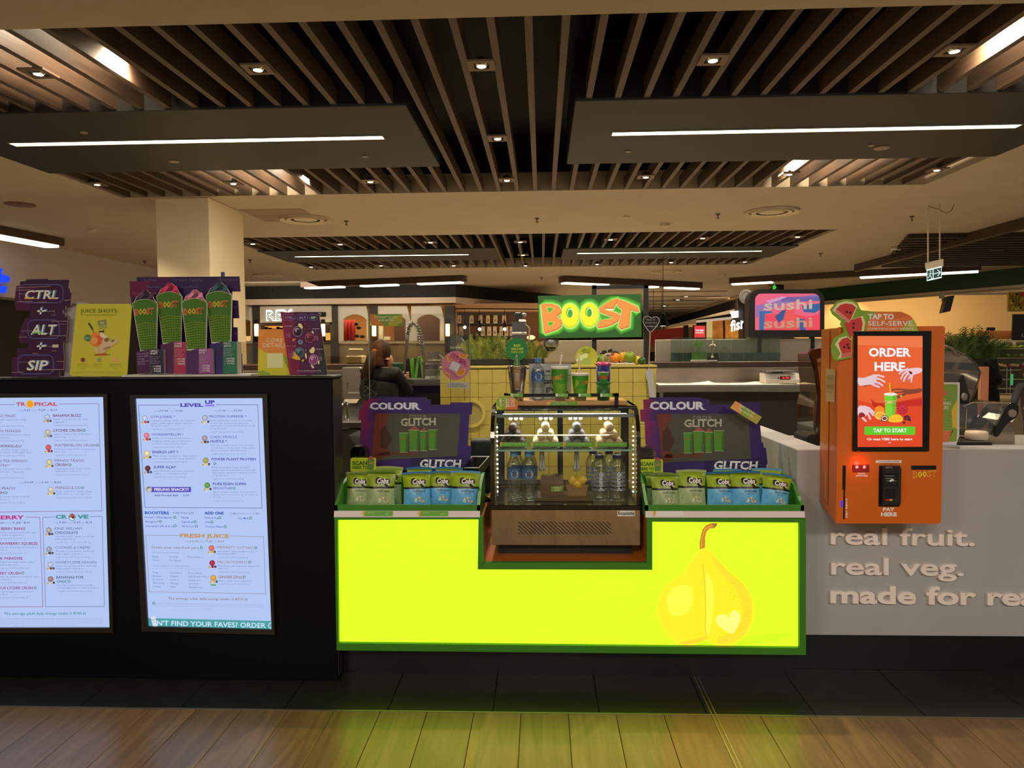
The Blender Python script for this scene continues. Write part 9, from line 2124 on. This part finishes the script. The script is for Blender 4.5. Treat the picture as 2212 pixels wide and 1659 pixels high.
#   PEOPLE
def skin(name, J, E_, mats, parent, sub=2):
 me = bpy.data.meshes.new(name); o0 = ORG[parent] if parent else V((0, 0, 0)); ks = list(J); me.from_pydata([V(J[q][0]) - o0 for q in ks], [(ks.index(u), ks.index(v)) for u, v in E_], [])
 ob = bpy.data.objects.new(name, me); COL.objects.link(ob); ob.parent = parent; CH.setdefault(parent, []).append(ob); ORG[ob] = o0
 md = ob.modifiers.new('skin', 'SKIN'); md.use_smooth_shade = True
 for i, q in enumerate(ks): r = J[q][1]; r = r if isinstance(r, tuple) else (r, r); me.skin_vertices[0].data[i].radius = r
 me.skin_vertices[0].data[0].use_root = True
 sd = ob.modifiers.new('sub', 'SUBSURF'); sd.levels = sd.render_levels = sub; me.materials.append(mats); return ob
M_skin = mat((206, 150, 118), .5, noise=.05, scale=20, name='skin'); M_hair = mat((66, 40, 26), .55, spec=.25, noise=.35, scale=40, stretch=(1, 1, .15), name='hair'); M_shirt = mat((9, 9, 12), .8, noise=.1, scale=30, name='black_cotton')
k = cv(740, 640, 6.912); Yp = 5.42
pe = lambda x, y, dy=0: at(*k((x, y))[0], Y=Yp + dy)
foot = at(825, 850, Y=Yp); root = thing('person', 'worker seen from behind in a black T-shirt with a brown ponytail', 'person', (foot.x, Yp, 0))
cx = foot.x; hd = pe(590, 850); nk = pe(560, 1050); ch = pe(560, 1220); pv = V((cx, Yp, .86)); sl = pe(395, 1180, .01); sr = pe(790, 1150, .02); el_ = pe(330, 1460, .04); er = pe(985, 1450, .1); wl = V((el_.x + .05, Yp + .25, 1.02)); wr = pe(935, 1270, .19)
B_ = {'pelvis': (pv, (.15, .105)), 'waist': (V((cx, Yp, 1.02)), (.125, .09)), 'chest': (ch, (.135, .095)), 'neckbase': (pe(560, 1120), .065), 'neck': (nk, .046), 'skull': (pe(575, 930), (.058, .066)), 'crown': (pe(585, 800), (.066, .07)),
  'sl': (sl, .052), 'el': (el_, .036), 'wl': (wl, .026), 'sr': (sr, .052), 'er': (er, .036), 'wr': (wr, .024)}
EB = [('pelvis', 'waist'), ('waist', 'chest'), ('chest', 'neckbase'), ('neckbase', 'neck'), ('neck', 'skull'), ('skull', 'crown'), ('neckbase', 'sl'), ('sl', 'el'), ('el', 'wl'), ('neckbase', 'sr'), ('sr', 'er'), ('er', 'wr')]
for sd, n in ((-1, 'l'), (1, 'r')):
 B_['h' + n] = (V((cx + sd * .085, Yp, .80)), .085); B_['k' + n] = (V((cx + sd * .09, Yp - .01, .46)), .055); B_['a' + n] = (V((cx + sd * .09, Yp, .09)), .036); B_['t' + n] = (V((cx + sd * .1, Yp + .14, .035)), .032); EB += [('pelvis', 'h' + n), ('h' + n, 'k' + n), ('k' + n, 'a' + n), ('a' + n, 't' + n)]
skin('body', B_, EB, M_skin, root)
S_ = {q: (B_[q][0], tuple(x + .014 for x in (B_[q][1] if isinstance(B_[q][1], tuple) else (B_[q][1],) * 2))) for q in ('pelvis', 'waist', 'chest', 'neckbase', 'sl', 'sr')}; S_['col'] = (pe(560, 1075), .068); S_['neckbase'] = (pe(560, 1125), .085); S_['ml'] = (sl.lerp(el_, .95), .05); S_['mr'] = (sr.lerp(er, .98), .05); S_['nr'] = (er.lerp(wr, .75), .034); S_['nl'] = (el_.lerp(wl, .7), .036)
skin('shirt', S_, [('pelvis', 'waist'), ('waist', 'chest'), ('chest', 'neckbase'), ('neckbase', 'col'), ('neckbase', 'sl'), ('neckbase', 'sr'), ('sl', 'ml'), ('sr', 'mr'), ('mr', 'nr'), ('ml', 'nl')], M_shirt, root)
T_ = {q: (B_[q][0], (B_[q][1] if not isinstance(B_[q][1], tuple) else B_[q][1][0] * .95) + .012) for q in ('pelvis', 'hl', 'kl', 'al', 'hr', 'kr', 'ar')}
skin('trousers', T_, [('pelvis', 'hl'), ('hl', 'kl'), ('kl', 'al'), ('pelvis', 'hr'), ('hr', 'kr'), ('kr', 'ar')], mat((24, 24, 30), .8, name='black_denim'), root)
for n in 'lr': skin('shoe', {'h': (B_['a' + n][0] - V((0, .03, .045)), .045), 'm': (B_['a' + n][0] + V((0, .06, -.05)), .042), 't': (B_['t' + n][0] + V((0, .02, .003)), .036)}, [('h', 'm'), ('m', 't')], M_blk, root)
hc = hd + V((-.002, -.012, .018)); mb = MB(); mb.ball(hc, .077, 26, 18, 0, (.92, 1.04, 1.12), .012); mb.ball(hc + V((-.02, -.02, -.06)), .06, 18, 12, 0, (.9, .9, 1.1), .015); mb.build('hair', M_hair, root, True)
pt_ = [pe(500, 840, -.07), pe(450, 870, -.10), pe(430, 960, -.11), pe(400, 1060, -.11), pe(365, 1150, -.11), pe(345, 1215, -.10), pe(352, 1260, -.1)]
mb = MB(); rnd = random.Random(2)
mb.tube(pt_, [.024, .034, .042, .044, .04, .028, .008], 10)
for i in range(9): dx, dy = rnd.uniform(-.03, .03), rnd.uniform(-.02, .02); mb.tube([q + V((dx * min(1, j * .4), dy, 0)) for j, q in enumerate(pt_)], [.008, .012, .013, .013, .012, .009, .003], 6)
mb.build('ponytail', mat((48, 29, 20), .55, spec=.25, noise=.4, scale=40, stretch=(1, 1, .15), name='hair_dark'), root, True)
w = pe(478, 845, -.085); MB().tube([w + V((.014 * math.cos(t), -.012 * math.sin(t) * .6, .022 * math.sin(t))) for t in [2 * math.pi * i / 12 for i in range(12)]], .007, 8, closed=True).build('scrunchie', mat((206, 130, 70), .6, noise=.4, scale=60, name='hair_tie'), root, True)
w = pe(672, 900, -.01); mb = MB(); mb.ball(w, .024, 12, 10, 0, (.35, .8, 1.25)); mb.tube([w + V((.006, -.006 + .012 * math.cos(t), .024 * math.sin(t))) for t in [-1.6 + i * .4 for i in range(9)]], .004, 6); mb.build('ear', M_skin, root, True)
w = pe(700, 960, .03); mb = MB(); mb.ball(w, .045, 14, 10, 0, (.6, .8, 1.0)); mb.ball(pe(712, 925, .075), .012, 10, 8, 0, (1.1, 1, 1.4)); mb.ball(pe(690, 990, .07), .02, 10, 8); mb.build('cheek', M_skin, root, True)
for j, (x, y) in enumerate(((706, 895),)): MB().ball(pe(x, y, .066), .008, 8, 6).build('eye', mat((230, 220, 210), .3), root, True); MB().tube([pe(700, 878, .06), pe(716, 880, .064)], .003, 5).build('eyebrow', M_hair, root)
hw = pe(935, 1215, .17)
skin('right_hand', {'wrist': (wr, .022), 'palm': (hw, (.026, .018)), 'kn': (pe(930, 1165, .165), (.028, .016))}, [('wrist', 'palm'), ('palm', 'kn')], M_skin, root)
for i in range(4):
 b0 = pe(948 - i * 4, 1150 + i * 27, .165); skin('finger', {'a': (b0 + V((.012, .01, 0)), .0085), 'b': (pe(985 - i * 1, 1140 + i * 27, .165), .0082), 'c': (pe(978, 1142 + i * 27, .135), .0076), 'd': (pe(945, 1150 + i * 27, .13), .0066)}, [('a', 'b'), ('b', 'c'), ('c', 'd')], M_skin, root, 1)
skin('thumb', {'a': (pe(915, 1210, .165), .011), 'b': (pe(895, 1165, .15), .0095), 'c': (pe(915, 1125, .14), .0078)}, [('a', 'b'), ('b', 'c')], M_skin, root, 1)
cc = pe(455, 1370); Yc = Yp - .122; mb = MB()
for txt, a0, a1 in (('FOR LIFE - LOVE LIFE', 165, 10), ('LOVE LIFE BABY', 200, 330)):
 for i, chh in enumerate(txt):
  if chh == ' ': continue
  t = math.radians(a0 + (a1 - a0) * i / (len(txt) - 1)); vs_, fs_ = text2d(chh, 1, .0); r = .066; rot = t - math.pi / 2 if a1 < a0 else t + math.pi / 2
  mb.add([(cc.x + r * math.cos(t) + (x * math.cos(rot) - y * math.sin(rot)) * .013, Yc + .004 * abs(math.cos(t)), cc.z + r * math.sin(t) + (x * math.sin(rot) + y * math.cos(rot)) * .013) for x, y in vs_], fs_)
for q in (((-.03, .02), (.02, -.01), (.05, -.04)), ((-.04, -.02), (0, .01), (.03, .04)), ((-.02, -.045), (.02, -.03))): mb.tube([(cc.x + x, Yc, cc.z + z) for x, z in q], .0012, 4)
mb.build('shirt_print', mat((70, 120, 80), .7), root)
def shopper(lab, px, ytop, Y, hair, cloth, H_, bend=0.0, longh=False):
 w = at(px, ytop, Y=Y); x = w.x; zt = w.z; f_ = zt / 1.66; root = thing('person', lab, 'person', (x, Y, 0)); b = bend
 J = {'pelvis': (V((x, Y, .88 * f_)), .13), 'chest': (V((x - b * .25, Y, 1.22 * f_)), (.16, .11)), 'nb': (V((x - b * .36, Y, 1.38 * f_)), .06), 'neck': (V((x - b * .4, Y, 1.45 * f_)), .045), 'head': (V((x - b * .46, Y, 1.56 * f_)), .078)}; E_ = [('pelvis', 'chest'), ('chest', 'nb'), ('nb', 'neck'), ('neck', 'head')]
 for sd, n in ((-1, 'l'), (1, 'r')):
  J['s' + n] = (V((x - b * .34 + sd * .15, Y, 1.34 * f_)), .055); J['e' + n] = (V((x - b * .5 + sd * .2, Y - .05, 1.1 * f_)), .042); J['w' + n] = (V((x - .12 - b * .8 + sd * .1, Y - .18, 1.04 * f_)), .03); J['h' + n] = (V((x + sd * .08, Y, .82 * f_)), .09); J['k' + n] = (V((x + sd * .09, Y, .47 * f_)), .06); J['a' + n] = (V((x + sd * .09, Y, .08)), .045); J['t' + n] = (V((x + sd * .09 - .1, Y - .05, .04)), .035)
  E_ += [('nb', 's' + n), ('s' + n, 'e' + n), ('e' + n, 'w' + n), ('pelvis', 'h' + n), ('h' + n, 'k' + n), ('k' + n, 'a' + n), ('a' + n, 't' + n)]
 skin('body', J, E_, cloth, root); hp = J['head'][0]
 mb = MB(); mb.ball(hp + V((.01, .0, .02)), .1, 16, 12, 0, (.95, 1, 1.1), .02)
 if longh: mb.tube([hp + V((.03, 0, .0)), hp + V((.08, -.01, -.14)), hp + V((.13, -.02, -.32)), hp + V((.15, -.02, -.48))], [.09, .1, .09, .03], 10)
 mb.build('hair', hair, root, True); MB().ball(hp + V((-.06, -.045, -.02)), .055, 12, 10, 0, (.7, .7, 1.1)).build('face', M_skin, root, True)
 for n in 'lr': skin('hand', {'a': (J['w' + n][0], .028), 'b': (J['w' + n][0] + V((-.06, -.03, -.01)), (.035, .018)), 'c': (J['w' + n][0] + V((-.11, -.04, -.03)), .014)}, [('a', 'b'), ('b', 'c')], M_skin, root, 1)
BH = mat((14, 12, 11), .6, noise=.2, scale=20, name='black_hair')
shopper('shopper with long black hair in dark clothes beside the produce rack', 2136, 748, 10.5, BH, mat((12, 12, 13), .8), 1.6, .15, True)
shopper('shopper in grey leaning in at the right edge of the photo', 2244, 792, 9.2, mat((70, 34, 26), .6), mat((84, 84, 88), .8), 1.5, .22)
o = thing('tall_planter', 'dark planter holding the hanging ferns right of the kiosk', 'planter', at(2085, 860, Y=9.6)); a, b = at(2050, 860, Y=9.6), at(2128, 775, Y=9.6); ORG[o] = V((ORG[o].x, 9.6, 0)); o.location = ORG[o]; MB().cbox(a.x, b.x, 9.6, 9.95, .0, b.z, .01).build('box', mat((26, 28, 20), .6), o)
for i, (x0, x1, yt, l) in enumerate(((2040, 2085, 728, 'fern spilling over the left of the tall dark planter'), (2075, 2112, 708, 'tallest fern in the middle of the tall dark planter'), (2100, 2148, 732, 'fern arching right towards the long haired shopper'))): fern('fern', l, x0, x1, 790, yt, 9.68 + .06 * i, 90, [(64, 96, 34), (44, 72, 26), (92, 112, 50), (34, 54, 22)], 'ferns in the tall planter', b.z - .02)
a, b = at(2117, 872, Y=9.0), at(2137, 792, Y=9.0); mb = MB(); mb.cbox(a.x, b.x, 9.0, 9.05, 0, b.z, .004); tag(mb.build('salmon_board', mat((196, 128, 96), .6)), 'tall salmon coloured board standing before the ferns', 'board')
